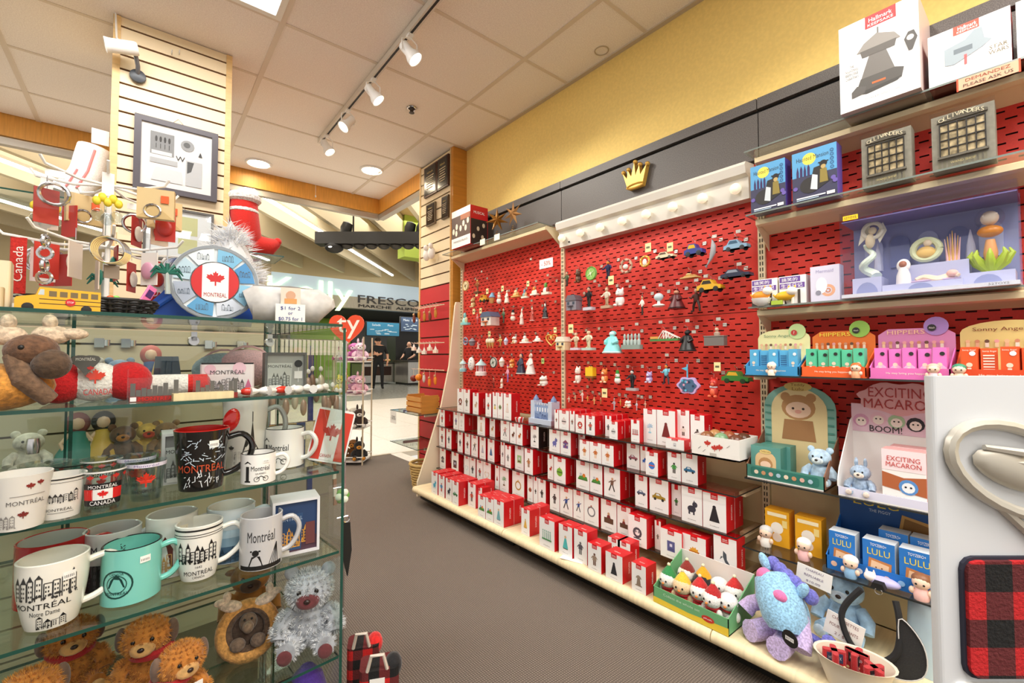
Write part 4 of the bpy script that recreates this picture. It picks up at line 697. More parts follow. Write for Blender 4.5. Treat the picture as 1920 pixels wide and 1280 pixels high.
ORN = [  # crop, x, y, w, h, kind, colours, label
 (2, 98, 437, 75, 95, 'disc', '#e6d6ae #b8934a #8a6a3a', 'round cream and gold clock ornament at the upper left of the left pegboard'),
 (2, 188, 440, 60, 110, 'figure', '#a8683a #e0b060 #7a4a2a #6a3f22', 'brown figure ornament with candle glow beside the round clock ornament'),
 (2, 155, 565, 55, 80, 'animal', '#c9a46a #e8d0a0 #a03a2a', 'small tan fawn ornament low beneath the round clock ornament'),
 (2, 238, 535, 80, 60, 'car', '#d8a83a #8a3a2a #2a2a2a #5a3a2a', 'yellow toy sleigh ornament in the first row of the left pegboard'),
 (2, 300, 530, 50, 85, 'bell', '#7fb0d0 #c9965a #a03a3a', 'blue swirl cupcake ornament hanging next to the yellow sleigh'),
 (2, 355, 530, 50, 95, 'snow', '#f0ece2 #d9c9a8 #d08a6a', 'white snowman ornament hanging below a yellow price card, first row left bay'),
 (2, 415, 520, 42, 100, 'cloak', '#ece4d4 #e8c8a8 #c9b088', 'slim ivory angel ornament in the first row of the left bay'),
 (2, 490, 495, 85, 60, 'scene', '#d8a860 #e0b878 #c98a4a #e8d0a0', 'gold garland ornament in the middle of the first row, left bay'),
 (2, 556, 495, 62, 75, 'scene', '#efe6d0 #8fa8a0 #d8a070 #7a9ab0', 'small white based scene ornament right of the gold garland ornament'),
 (2, 630, 475, 70, 70, 'scene', '#f2ece0 #eadfc8 #f0e8d8 #e0903a', 'white cake shaped ornament with an orange top in the left bay'),
 (2, 722, 455, 78, 100, 'scene', '#e8e0d0 #f0eae0 #a03a2a #5a9a3a', 'white snow scene ornament with a green bird, first row right end of left bay'),
 (2, 95, 690, 80, 100, 'scene', '#8fd0d0 #a8e0dc #d8c8a0 #7fc0c0', 'pale turquoise ornament at the left end of the second row'),
 (2, 187, 690, 36, 75, 'figure', '#e08a8a #f0d0b8 #c05a6a', 'small pink figure ornament left of the little shop ornament'),
 (2, 285, 690, 130, 110, 'house', '#e8e4dc #5a6a86 #d8703a', 'white two storey shop ornament with an orange awning'),
 (2, 390, 665, 48, 115, 'figure', '#4a6a4a #d8b090 #3a4a3a', 'green toy soldier ornament right of the little shop ornament'),
 (2, 462, 665, 50, 90, 'snow', '#f0e0d0 #1d1a1a #b8302a', 'white snowman ornament in a tall black hat, second row left bay'),
 (2, 530, 675, 36, 125, 'cloak', '#e6d2c6 #f0dcc8 #b03a34', 'narrow blush gown ornament in the second row of the left bay'),
 (2, 612, 655, 42, 110, 'cloak', '#b8483a #f0d8c0 #f0ece4', 'slim red robed ornament in the second row of the left bay'),
 (2, 712, 630, 50, 120, 'cloak', '#26242a #f2efe8 #e8e4da', 'black and white robed ornament at the right end of the second row, left bay'),
 (2, 95, 865, 62, 50, 'ring', '#8a92a8 #d8d8e0 #5a6a8a', 'grey blue swirl wreath ornament at the left end of the third row'),
 (2, 146, 870, 56, 60, 'bell', '#9a98a0 #8a8890 #5a5860', 'pewter bell ornament beside the grey wreath ornament'),
 (2, 201, 890, 42, 72, 'animal', '#b8342c #f0d8c8 #f4f0ea', 'small red ornament with white scarf, third row of the left bay'),
 (2, 285, 880, 92, 85, 'cones', '#d8a860 #f2e4c8', 'three vanilla ice cream cones on one ornament'),
 (2, 365, 865, 56, 75, 'figure', '#d8b46a #e8c8a0 #b08a4a', 'golden figure ornament between the ice cream cones and the pastel bottle'),
 (2, 408, 865, 36, 60, 'bell', '#c8d4ec #e0d0e0 #a8b4d0', 'small pastel bottle ornament in the third row'),
 (2, 475, 855, 58, 60, 'animal', '#f0ece4 #e8c8a0 #e08a3a', 'white ornament with curled shape and orange scarf in the third row'),
 (2, 560, 850, 92, 60, 'scene', '#f0ece6 #e8e0d6 #c8b8a0 #f4f0ea', 'long white sleigh bed ornament in the third row of the left bay'),
 (2, 655, 845, 76, 46, 'scene', '#efe9df #f6f2ec #f0e8de #f6f2ec', 'low white snow drift ornament left of the gold heart'),
 (2, 760, 850, 112, 105, 'heart', '#d8a84a #e8c87a', 'gold openwork heart ornament on the left pegboard'),
 (2, 850, 880, 100, 110, 'house', '#e8d8ae #efe6d2 #c9a06a', 'cream cottage ornament hanging where the left and middle bays meet'),
 (2, 76, 1050, 55, 100, 'tower', '#bfe0e4 #8fc8d0 #f0f0ec', 'pale turquoise carousel ornament at the left end of the fourth row'),
 (2, 140, 1040, 72, 105, 'egg', '#f2f0ea #6a8ab0', 'white egg shaped ornament with blue dots'),
 (2, 215, 1065, 88, 130, 'tower', '#bcdfe2 #f0ece8 #e8c0c8', 'white carousel ornament with pale blue roof beside the white egg'),
 (2, 313, 1030, 80, 115, 'disc', '#d0d4cc #2a2826 #4a5a4a', 'dark framed oval mirror ornament in the fourth row'),
 (2, 376, 1025, 46, 75, 'bell', '#f4f2ea #efeade #c8b890', 'white stocking shaped ornament right of the dark mirror ornament'),
 (2, 457, 1035, 62, 70, 'animal', '#e08a3a #f0c88a #c03a2a', 'orange bear ornament in the fourth row of the left bay'),
 (2, 525, 1040, 78, 160, 'cloak', '#2a3048 #d8a88a #e8e4dc', 'large navy robed ornament with white trim and red front'),
 (2, 598, 1040, 78, 160, 'cloak', '#e8e4de #d8b49a #f4f2ee', 'large white robed ornament beside the navy robed one'),
 (2, 422, 1115, 42, 130, 'figure', '#e8a8c0 #f0d0b8 #8a7ac8', 'slim pink and lilac figure ornament below the orange bear'),
 (2, 313, 1185, 32, 80, 'figure', '#a83a2a #e0c0a0 #4a2a22', 'tiny red figure ornament near the bottom of the left pegboard'),
 (2, 376, 1190, 32, 80, 'animal', '#efe4d0 #f0e8da #c89a5a', 'tiny ivory bear ornament near the bottom of the left pegboard'),
 (2, 700, 1170, 95, 80, 'animal', '#f0ece4 #e8e2d6 #c9a87a', 'large white reindeer ornament low on the right of the left pegboard'),
 (3, 78, 345, 52, 90, 'figure', '#5a6a4a #d8b090 #3a3428', 'olive green figure ornament at the left end of the top row, middle bay'),
 (3, 150, 330, 56, 85, 'animal', '#5a3a2a #7a5238 #4a2e20', 'dark brown animal ornament in the top row of the middle bay'),
 (3, 232, 312, 82, 82, 'disc', '#8fc060 #6aa048 #d8e8c0', 'round lime green ornament with pale pattern'),
 (3, 338, 285, 72, 112, 'figure', '#26305a #e08a3a #1f2440', 'navy suited figure ornament with orange head, top row middle bay'),
 (3, 450, 265, 92, 92, 'ring', '#c8a890 #a03a34 #e8e4dc', 'bronze wire wreath ornament around a white charm'),
 (3, 570, 235, 72, 122, 'ring', '#e0a838 #f0e0a0 #f4f0e6', 'gold wreath ornament with cream flowers beneath a price card'),
 (3, 703, 200, 112, 46, 'car', '#e4d2b0 #6a5a4a #3a3430 #c8b690', 'cream estate car ornament in the top row'),
 (3, 885, 165, 112, 82, 'car', '#2a3a8a #d8b030 #1a1a22 #3a4aa0', 'dark blue and yellow racing car ornament'),
 (3, 990, 180, 60, 160, 'fish', '#a8a8ac #7a7a80', 'grey leaping shark ornament near the top right of the middle bay'),
 (3, 1150, 135, 132, 72, 'car', '#8ab0cc #4a6a84 #2a2a2e #6a90ac', 'pale blue convertible car ornament at the upper right'),
 (3, 858, 325, 112, 36, 'scene', '#d0b070 #c09a58 #b88a4a #d8bc80', 'flat tan driftwood ornament below the racing car'),
 (3, 985, 390, 142, 82, 'car', '#d8a828 #3a342a #1c1a18 #8a6a1a', 'yellow and black digger ornament right of the middle bay'),
 (3, 1150, 315, 162, 60, 'car', '#2a3046 #8a92a0 #15151a #3a4058', 'dark navy sports car ornament on the right of the middle bay'),
 (3, 122, 495, 86, 100, 'house', '#8a8690 #6a6670 #5a5460', 'grey square tower house ornament at the left of the second row'),
 (3, 217, 470, 72, 150, 'figure', '#1e1c20 #caa088 #2a2420 #c8c4d0', 'black suited figure ornament standing on a lilac base'),
 (3, 330, 465, 72, 135, 'figure', '#e6dac6 #d8b090 #b89a7a #b89a80', 'cream figure ornament standing on a tan base, second row'),
 (3, 412, 460, 82, 120, 'animal', '#f4f2ee #f0ece6 #c8302a', 'large white seated animal ornament with red scarf'),
 (3, 553, 510, 40, 125, 'figure', '#efe9df #c89a78 #3a302a', 'slim white clothed figure ornament below the gold wreath'),
 (3, 657, 480, 76, 90, 'mush', '#f0eee8 #c8dce4', 'white snow globe ornament with pale blue dome'),
 (3, 770, 475, 102, 120, 'cloak', '#5a1a1e #c08a70 #2a1416', 'dark red cloaked figure ornament in the second row'),
 (3, 895, 475, 82, 150, 'runner', '#4a2a24 #c09078 #33221e', 'dark brown striding figure ornament beside the red cloaked one'),
 (3, 135, 740, 68, 110, 'figure', '#ead8b8 #e0b898 #c9a888 #d8c8d8', 'small ivory figure ornament on a pale lilac base, third row'),
 (3, 215, 735, 82, 122, 'figure', '#eadfc0 #dcb494 #d8ccaa #b8d0c8', 'ivory figure ornament with raised arms on a pale green base'),
 (3, 365, 745, 122, 140, 'cloak', '#8fe0e0 #c8f0f0 #dff4f4', 'glowing turquoise bride ornament with a long veil'),
 (3, 487, 740, 130, 100, 'row', '#8a9a92 #a8b8b4', 'grey green ornament with five busts in a row'),
 (3, 695, 705, 182, 66, 'bridge', '#4a8a4a #d8a050 #f0eee8', 'white truss bridge ornament with a small train on green base'),
 (3, 838, 735, 102, 135, 'cloak', '#121114 #1a1a1e #2a282c', 'black caped figure ornament in the third row'),
 (3, 1015, 710, 122, 115, 'desk', '#76706c #8a847e #b8a090 #d8b8a0', 'grey desk ornament with a seated figure behind it'),
 (3, 148, 950, 58, 110, 'animal', '#f0e6dc #e8d8cc #b83a30', 'white animal ornament with red scarf at the left of the fourth row'),
 (3, 228, 945, 68, 90, 'gift', '#f0c82a #8a5a2a #d8a020', 'bright yellow square parcel ornament in the fourth row'),
 (3, 315, 955, 62, 95, 'animal', '#e0823a #f0c8a0 #c8302a', 'orange puppy ornament with red scarf beside the yellow parcel'),
 (3, 397, 965, 48, 88, 'snow', '#f2efe8 #3a9a3a #3a8a4a', 'white snowman ornament in a bright green hat'),
 (3, 490, 985, 72, 130, 'figure', '#2a2a2e #d0ccc4 #242226 #b0aeb0', 'dark skeleton thin figure ornament on a grey base'),
 (3, 597, 965, 58, 75, 'animal', '#b0a0d0 #d8d0e8 #8a7ab8', 'pale purple animal ornament in the fourth row'),
 (3, 705, 945, 62, 125, 'runner', '#7ac8dc #e08a3a #3a3a44', 'light blue coated figure ornament with orange head'),
 (3, 845, 980, 142, 190, 'plaque', '#4a6a8a #c8b0e0 #5ab8d8', 'blue and lilac signboard ornament with a pennant on top'),
 (3, 1005, 1030, 78, 130, 'animal', '#c8342a #e86a4a #e0e8f0', 'bright red animal ornament low on the right of the middle bay'),
 (3, 1150, 965, 152, 80, 'car', '#3a7a34 #d8a838 #1e3a1e #2f6a2f', 'green and yellow tractor ornament at the lower right of the middle bay'),
]
tiny = [(90, 1105, 22, 34, '#e8d8c0'), (130, 1095, 22, 34, '#d8b890'), (175, 1082, 26, 72, '#efe6da'), (208, 1100, 20, 36, '#d8b050'), (250, 1115, 24, 44, '#e0b878'), (291, 1115, 16, 40, '#b08a50'), (376, 1135, 28, 72, '#c8d4e0'), (415, 1125, 16, 40, '#d8a848'), (463, 1135, 60, 44, '#f0ece6'), (518, 1145, 20, 60, '#d0dce6'), (572, 1140, 20, 50, '#e8b8a0')]
for n, (x, y, w, h, c) in enumerate(tiny): ORN.append((3, x, y, w, h, 'animal' if w > 50 else 'figure', f'{c} #e0c4a4 {c}', f'{NTH[n]} from left of the tiny ornaments along the bottom of the middle pegboard'))
cc2 = lambda x, y: (850+x/4.13, 430+y/4.13, 4.13); cc3 = lambda x, y: (1040+x/3.3675, 420+y/3.3675, 3.3675)
hookm = mat('#d9d6cf', .25, .9)
for cr, x, y, w, h, kind, cols, lab in ORN:
    px, py, sc = (cc2 if cr == 2 else cc3)(x, y); tiny_ = w < 30 and h < 75 and cr == 3; ox = OX if not tiny_ else 2.03; p = onX(px, py, ox); dep = (p-EYEV).dot(_fw); W = w/sc*dep/F*1.08; H = h/sc*dep/F
    t = thing('hanging_ornament', lab, 'ornament', (ox, p.y, p.z-H/2), WR, 'ornaments on the pegboards'); orn_shape(t, kind, cols.split(), W, H)
    MB().tube([(0, 0, H-.002), (.002, 0, H+.008), (0, 0, H+.016)], .0007, 5).build('hanging_loop', hookm, t, True)
    bay = BAYS[0] if p.y > BY[1] else BAYS[1]; lx = bay.location.y-p.y; z = p.z+H/2+.015
    MB().tube([(lx, 0, z+.004), (lx, -(BX-ox)-.012, z), (lx, -(BX-ox)-.02, z+.008)], .0016, 6).box(lx-.009, lx+.009, -.004, .001, z-.006, z+.01).build('peg_hook', hookm, bay)
for n, (cr, x, y) in enumerate([(2, 180, 497), (2, 263, 478), (2, 381, 457), (2, 578, 420), (2, 158, 635), (2, 211, 630), (2, 279, 808), (2, 788, 778), (2, 693, 1018), (3, 102, 660), (3, 590, 148), (3, 728, 145), (3, 356, 355), (3, 1027, 900), (3, 315, 1066)]):
    px, py, sc = (cc2 if cr == 2 else cc3)(x, y); p = onX(px, py, 1.975); dep = (p-EYEV).dot(_fw); k = dep/F/sc; w, h = ((30, 42) if cr == 2 else (42, 56)); lab = f'{NTH[n] if n < 9 else NTH[n-9]} small pale yellow price card from the left edge on the {"left" if cr == 2 else "middle"} pegboard'
    t = thing('price_card', lab, 'price card', (1.975, p.y, p.z), WR, 'price cards on the hooks'); MB().box(-w*k/2, w*k/2, -.001, .0005, -h*k/2, h*k/2).build('card', mat('#f1e6a8' if n != 8 else '#a8c870', .6), t); Art().rect(-w*k*.3, w*k*.3, -h*k*.1, h*k*.12, '#6a624a').front('print', t, 0, -.001, 0)
    bay = BAYS[0] if cr == 2 else BAYS[1]; lx = bay.location.y-p.y; MB().tube([(lx, 0, p.z+h*k/2), (lx, -(BX-1.975), p.z+h*k/2)], .0013, 5).build('peg_hook', hookm, bay)
for i, lst in ((0, [(232, 335), (615, 240), (620, 560), (745, 365), (655, 410)]), (1, [(1170, 60), (1020, 90), (965, 340), (1175, 265), (905, 365), (790, 385), (680, 395), (575, 410), (265, 370), (470, 370), (1045, 610), (850, 620), (680, 628), (890, 690), (720, 835), (530, 640)])):
    for x, y in lst:
        px, py, sc = (cc2 if i == 0 else cc3)(x, y); p = onX(px, py, 1.99); lx = BAYS[i].location.y-p.y; MB().tube([(lx, 0, p.z), (lx, -.1, p.z), (lx, -.105, p.z+.01)], .0016, 6).box(lx-.01, lx+.01, -.107, -.103, p.z, p.z+.014).build('peg_hook', hookm, BAYS[i])
# half-price card
p = onX(1026, 494, 2.0); t = thing('sale_sign', 'white card reading -50% on the left pegboard', 'sign', (1.99, p.y, p.z), WR); MB().box(-.062, .062, -.001, .001, -.03, .03).build('card', WHITE, t); Art().text('- 50%', 0, 0, .028, '#c03a30', .085).front('lettering', t, 0, -.001, 0)
# village building, candy dish and bauble tray on the top glass shelf
p = onX(1016, 786, 1.9); t = thing('village_building', 'blue and white porcelain castle building on the top glass shelf', 'figurine', (1.88, p.y, TZ[0]), WR); BC = mat('#c4d0e2', .35); k = .92
MB().box(-.11*k, .11*k, 0, .1, 0, .03).build('ground', BC, t); MB().box(-.09*k, .09*k, .02, .09, .03, .115).build('wall', mat('#8fa6cc', .35), t)
for q in (-1, 1): MB().box(q*.085*k-.016, q*.085*k+.016, .012, .08, .03, .14).build('corner_tower', BC, t); MB().lathe([(.02, 0), (.018, .01), (.002, .035)], 10, (q*.085*k, .045, .14)).build('tower_roof', mat('#6f86b0', .4), t)
for q in range(7): MB().box(-.075*k+q*.022, -.075*k+q*.022+.014, .018, .03, .115, .128).build('battlement', BC, t)
A = Art(); [A.rect(-.07+.024*q, -.058+.024*q, .075, .1, '#e8eef8') for q in range(6)]; A.sketch(-.085, .085, .032, .072, '#3f568c', 5, 8); A.front('facade_print', t, 0, .02, 0)
p = onX(975, 780, 1.86); t = thing('candy_dish', 'small red and white striped dish in front of the porcelain castle', 'dish', (1.855, p.y, TZ[0]), WR)
for q in range(12): a0 = 2*PI*q/12; m = MB(); m.add([(.022*math.cos(a0), .022*math.sin(a0), 0), (.022*math.cos(a0+.52), .022*math.sin(a0+.52), 0), (.03*math.cos(a0+.52), .03*math.sin(a0+.52), .026), (.03*math.cos(a0), .03*math.sin(a0), .026)], [(0, 1, 2, 3)]); m.build('stripe', RED if q % 2 else WHITE, t)
MB().lathe([(.021, .001), (.021, .004)], 16).build('bottom', WHITE, t)
pa, pb = onX(1296, 840, 1.80), onX(1412, 850, 1.80); pb.y = max(pb.y, .8); w = pa.y-pb.y; t = thing('bauble_tray', 'white printed carton with brown round baubles at the end of the top glass shelf', 'box', (1.805, (pa.y+pb.y)/2, TZ[0]+.0005), WR); TW = mat('#f1efea', .45)
MB().box(-w/2, w/2, 0, .17, 0, .006).box(-w/2, w/2, 0, .004, 0, .085).box(-w/2, w/2, .166, .17, 0, .085).box(-w/2, -w/2+.004, .004, .166, 0, .085).box(w/2-.004, w/2, .004, .166, 0, .085).build('carton', TW, t)
for q in range(6): MB().ell((-w/2+.042+(q % 3)*.06, .05+.07*(q//3), .07), .029, 14, 9).build('bauble', mat(['#8a5a3a', '#7aa07a', '#6a4030', '#b98a5a', '#a05a3a', '#5a3a2a'][q], .25), t, True)
A = Art(); [A.leaf(x, y, .016, '#c03a30') for x, y in ((-.03, .055), (.0, .04), (.02, .045))]; [A.line(x, y, x+.012, y+.01, .0015, '#5a5a5a') for x, y in ((-.07, .03), (.05, .05), (-.05, .02))]; A.rect(-.02, .008, .008, .02, '#bbb6ae').front('print', t, 0, 0, 0)
# paradise box and star toppers on the high left shelf
pa, pb = onX(845, 440, 1.84), onX(888, 440, 1.84); p = onX(866, 470, 1.84); t = thing('gift_box', 'red and brown gift box with photo print on the high shelf, left bay', 'box', (1.84, 2.86, AZ), WR); w, h = .26, .29
MB().box(-w/2, w/2, 0, .16, 0, h, [1, 1, 0, 1, 0, 1]).build('carton', [mat('#efe9e4', .4), RED], t); A = Art(); A.rect(-w/2, w/2, .075, .24, '#5a463c'); [A.poly(circ(x, z, .016, 8, .024), '#efe0c8') for x, z in ((-.1, .13), (-.055, .16), (-.06, .11), (0, .14), (.04, .17), (.07, .13), (.1, .18))]; A.rect(.0, w/2, .2, .24, '#a86a4a').text('PARADISE PALACE', 0, .045, .014, '#55504c', .19).front('front_print', t, 0, 0, 0)
A = Art(); A.rect(0.005, .155, .0, .19, '#33241f'); [A.poly(circ(x, z, .013, 8, .018), '#e8d4b4') for x, z in ((.03, .06), (.07, .12), (.11, .06), (.12, .15))]; A.text('MUSICAL', .08, .24, .02, '#ffffff', .1).side('side_print', t, w/2, 0, 0)
for n, (px, py) in enumerate(((932, 425), (962, 413))):
    p = onX(px, py, 1.93); t = thing('star_topper', ['brown gold pierced star tree topper turned sideways beside the gift box', 'gold pierced star tree topper facing the aisle on a coil base'][n], 'tree topper', (1.93, p.y, AZ), WR+(.9 if n == 0 else .15), 'star tree toppers'); G2 = mat('#b98a58' if n else '#9a6a2a', .35, .5)
    m = MB(); m.tube([(.022*(1-k/50)*math.cos(k*.7), .022*(1-k/50)*math.sin(k*.7), k*.0016) for k in range(40)], .0018, 5); m.build('coil', mat('#8a6a3a', .3, .8), t, True)
    for k in range(7):
        a = PI/2+2*PI*k/7; r0, r1 = .03, .085; c = (0, 0, .14); tip = (r1*math.cos(a), 0, .14+r1*math.sin(a)); l = (r0*math.cos(a-.45), 0, .14+r0*math.sin(a-.45)); r_ = (r0*math.cos(a+.45), 0, .14+r0*math.sin(a+.45)); f_ = (0, -.02, .14); b_ = (0, .02, .14)
        MB().add([tip, l, r_, f_, b_], [(0, 3, 1), (0, 2, 3), (0, 1, 4), (0, 4, 2)]).build('star_point', G2, t)
for n, px in enumerate((905, 932)): p = onX(px, 448-n*14, 1.868); tag(MB().box(-.03, .03, -.001, 0, -.03, .012).build('shelf_ticket', mat('#f6efd8', .5), None, loc=(1.867, p.y, AZ-.002), rotz=WR), ['blank ticket on the high left shelf edge below the gift box', 'blank ticket on the high left shelf edge below the star toppers'][n], 'ticket')
# plaques and hung goods on the end partition
def plaque(label, y0, y1, z0, z1, fr):
    t = thing('award_plaque', label, 'plaque', (PX-.002, (y0+y1)/2, (z0+z1)/2), WR, 'plaques on the slatted partition'); w, h = (y0-y1)/2, (z1-z0)/2
    MB().box(-w, w, -.018, 0, -h, h).build('board', mat(fr, .35), t); MB().box(-w*.86, w*.86, -.021, -.018, -h*.9, h*.9).build('plate', mat('#14120f', .2), t); A = Art(); A.text('Hallmark', 0, h*.55, h*.14, '#d8c078', w*.9)
    for k in range(6): A.rect(-w*(.6-.06*(k % 3)), w*(.6-.06*(k % 3)), h*(.25-.16*k), h*(.31-.16*k), '#c8b898')
    A.front('engraving', t, 0, -.0212, 0)
plaque('tall dark award plaque on the left at the top of the slatted partition', 3.765, 3.53, 2.59, 2.87, '#4a2418'); plaque('tall dark award plaque on the right at the top of the slatted partition', 3.515, 3.33, 2.59, 2.87, '#3a1a12')
plaque('small framed plaque on the left below the tall plaques', 3.72, 3.56, 2.31, 2.51, '#7a6a52'); plaque('small framed plaque on the right below the tall plaques', 3.44, 3.33, 2.31, 2.51, '#5a4a38')
rn = random.Random(5)
for r, z in enumerate((1.55, 1.22, .98)):
    t = thing('hook_rail', f'{["upper","middle","lower"][r]} wire rail of hooks on the red slat panel', 'rail', (PX-.002, 3.6, z), WR, 'hook rails on the red panel'); MB().tube([(-.24, -.03, 0), (.24, -.03, 0)], .004, 6).build('bar', CREAM, t)
    for q in range(9): MB().tube([(-.22+q*.055, -.03, 0), (-.22+q*.055, -.1, .004), (-.22+q*.055, -.106, .012)], .0022, 5).build('prong', mat('#efe6d2', .3), t)
    for q in range(5):
        x = .2-q*.1; c = rn.choice(['#5a2a1e', '#7a3a22', '#c98a2a'] if r == 0 else ['#4a7ab0', '#f0e0d0', '#d06a4a', '#e8e4da'] if r == 1 else ['#e88a1e', '#d8d4cc', '#7a2a1e']); lab = f'{NTH[q]} trinket from the right on the {["upper","middle","lower"][r]} hook rail of the red panel'
        o = thing('hanging_trinket', lab, 'trinket', (PX-.095, 3.6-x, z-.005), WR, 'trinkets on the red panel'); ln = rn.uniform(.03, .07); MB().tube([(0, 0, 0), (.003, 0, -ln)], .0018, 5).build('cord', mat('#d8ccb0', .7), o)
        if r == 2 and q > 2: MB().ell((0, 0, -ln-.03), .032, 12, 8).build('ball', mat(c, .4), o, True)
        elif r == 1: MB().box(-.03, .03, -.01, .01, -ln-.03, -ln).build('boat', mat(c, .5), o); MB().yprism([(-.02, -ln), (.02, -ln), (0, -ln+.03)], -.004, .004).build('sail', WHITE, o)
        else: MB().ell((0, 0, -ln-.035), (.018, .014, .04), 10, 7).build('charm', mat(c, .5), o, True); MB().ell((0, -.005, -ln+.004), (.012, .01, .012), 8, 6).build('charm_head', mat('#caa070', .5), o, True)
for n, (z, lab) in enumerate(((.62, 'upper small glass shelf on the slatted partition'), (.34, 'lower small glass shelf on the slatted partition'))):
    t = thing('glass_shelf', lab, 'shelf', (PX, 3.6, z), WR, 'small glass shelves'); MB().box(-.25, .27, -.3, 0, -.006, 0, [0, 0, 1, 1, 0, 1]).build('pane', [GLASS, GEDGE], t); MB().box(-.2, -.19, -.2, 0, -.03, -.006).build('bracket', CHROME, t); MB().box(.2, .21, -.2, 0, -.03, -.006).build('bracket', CHROME, t)
t = thing('sale_sign', 'white paper reading -50% hanging from the upper small glass shelf', 'sign', (PX-.301, 3.78, .555), WR); MB().box(-.06, .06, -.001, 0, -.05, .06).build('paper', WHITE, t); Art().text('-50%', 0, 0, .035, '#3a3634', .09).front('lettering', t, 0, -.001, 0)
t = thing('wooden_crate', 'small honey coloured slatted wooden crate on the upper glass shelf', 'crate', (PX-.16, 3.5, .62), WR)
for k in range(3): MB().box(-.13, .13, -.09, -.08, .01+k*.045, .045+k*.045).build('slat', mat('#d89a4a', .5, 0, 'wood'), t); MB().box(-.13, .13, .08, .09, .01+k*.045, .045+k*.045).build('slat', mat('#d89a4a', .5, 0, 'wood'), t)
for q in (-1, 1): MB().box(q*.125-.005, q*.125+.005, -.08, .08, 0, .15).build('end', mat('#c98a3a', .5, 0, 'wood'), t)
MB().box(-.12, .12, -.08, .08, 0, .01).build('bottom', mat('#c98a3a', .5, 0, 'wood'), t)
def wicker(label, loc, r0, r1, h, col, sx=1.0, rz=0, n=26, rows=9, handle=False, name='wicker_basket'):
    t = thing(name, label, 'basket', loc, rz); W_ = mat(col, .55)
    for k in range(rows): f = k/(rows-1); rr = r0+(r1-r0)*f; m = MB(); m.tube([(sx*(rr+.003*(-1)**(i+k))*math.cos(2*PI*i/n), (rr+.003*(-1)**(i+k))*math.sin(2*PI*i/n), .004+f*(h-.008)) for i in range(n+1)], h/rows*.5, 5, cap=False); m.build('weave', W_, t, True)
    for i in range(0, n, 2): a = 2*PI*i/n; MB().tube([(sx*r0*math.cos(a), r0*math.sin(a), 0), (sx*r1*math.cos(a), r1*math.sin(a), h)], .0022, 5).build('stake', W_, t, True)
    MB().lathe([(r0, 0), (r0, .004)], 20).build('bottom', W_, t).scale = (sx, 1, 1)
    m = MB(); m.tube([(sx*r1*math.cos(2*PI*i/n), r1*math.sin(2*PI*i/n), h) for i in range(n+1)], h/rows*.65, 6, cap=False); m.build('rim', W_, t, True); return t
p = onZ(783, 925, 0); wicker('straw coloured round basket on the carpet by the end panel', (1.86, 3.42, 0), .10, .13, .2, '#c8a868', rows=10)
# ================================================================ RIGHT BAY MERCHANDISE
def carton(name, label, cat, X_, ya, yb, z, h, d, cols, group=None, art=None, rz=WR, side_art=None):
    w = ya-yb; t = thing(name, label, cat, (X_, (ya+yb)/2, z), rz, group); MB().box(-w/2, w/2, 0, d, 0, h, [1, 1, 0, 1, 1, 1]).build('carton', [mat(cols[0], .4), mat(cols[1], .4)], t)
    if art: A = Art(); art(A, w, h); A.front('front_print', t, 0, 0, 0)
    if side_art: A = Art(); side_art(A, d, h); A.side('side_print', t, w/2, 0, 0)
    return t
def tower_art(A, w, h):
    A.rect(-.03, .05, h*.86, h, '#c9141d').text('Hallmark', .01, h*.945, .014, '#ffffff', .06).text('KEEPSAKE', .01, h*.89, .009, '#ffffff', .066)
    G = '#6b6763'; A.poly([(-.045, .09), (.045, .09), (.022, .17), (-.02, .17)], G); A.poly([(-.055, .185), (.06, .185), (.045, .21), (.0, .232), (-.035, .212)], '#8a8580').poly([(-.04, .165), (.045, .165), (.05, .188), (-.045, .188)], '#57534f').line(.003, .23, .003, .25, .004, G)
    A.poly([(-.06, .05), (.06, .055), (.066, .085), (.045, .095), (-.045, .095)], '#4d4a47').poly([(-.06, .05), (-.03, .04), (.05, .05), (.06, .06)], '#3a3836').rect(-.015, .02, .066, .072, '#e0622a').poly([(-.07, .04), (-.035, .045), (-.03, .065), (-.055, .075), (-.07, .06)], '#55524f')
    A.poly([(.068, .17), (.078, .19), (.092, .19), (.1, .165), (.088, .13), (.078, .13)], '#4a4745').circ(.083, .17, .009, '#c9c5bf')
    for k, s in enumerate(('THE', 'NIGHTMARE', 'BEFORE', 'CHRISTMAS')): A.text(s, -.068, .15-k*.013, .009, '#2a2624', .036 if k else .012)
    A.text('TOWER AND CAR', .01, .022, .006, '#7a7672', .09)
carton('tower_box', 'large white keepsake box picturing a grey tower on the topmost shelf', 'box', 1.845, .457, .25, AZ, .30, .2, ('#f4f3f2', '#c9b8b2'), None, tower_art)
def sw_art(A, w, h):
    A.rect(-.03, .025, h*.84, h, '#e0503c').text('Hallmark', 0, h*.94, .011, '#ffffff', .04).text('KEEPSAKE', 0, h*.875, .006, '#ffffff', .044)
    A.poly([(-.05, .055), (-.05, .105), (-.005, .115), (.015, .135), (.03, .135), (.035, .1), (.05, .09), (.03, .075), (-.03, .05)], '#98a4ac').rect(-.03, .01, .08, .095, '#6a757d').line(-.005, .04, -.005, .07, .006, '#d85a5a').text('STAR', .062, .062, .012, '#6a5a3a', .036).text('WARS', .062, .047, .012, '#6a5a3a', .04)
carton('ornament_box', 'white keepsake box with a pale grey model and STAR WARS lettering', 'box', 1.885, .236, .062, AZ, .165, .11, ('#f6f4f2', '#c0322e'), None, sw_art)
carton('ornament_box', 'white keepsake box cut off by the right edge of the photo', 'box', 1.885, .052, -.12, AZ, .165, .11, ('#f6f4f2', '#c0322e'), None, sw_art)
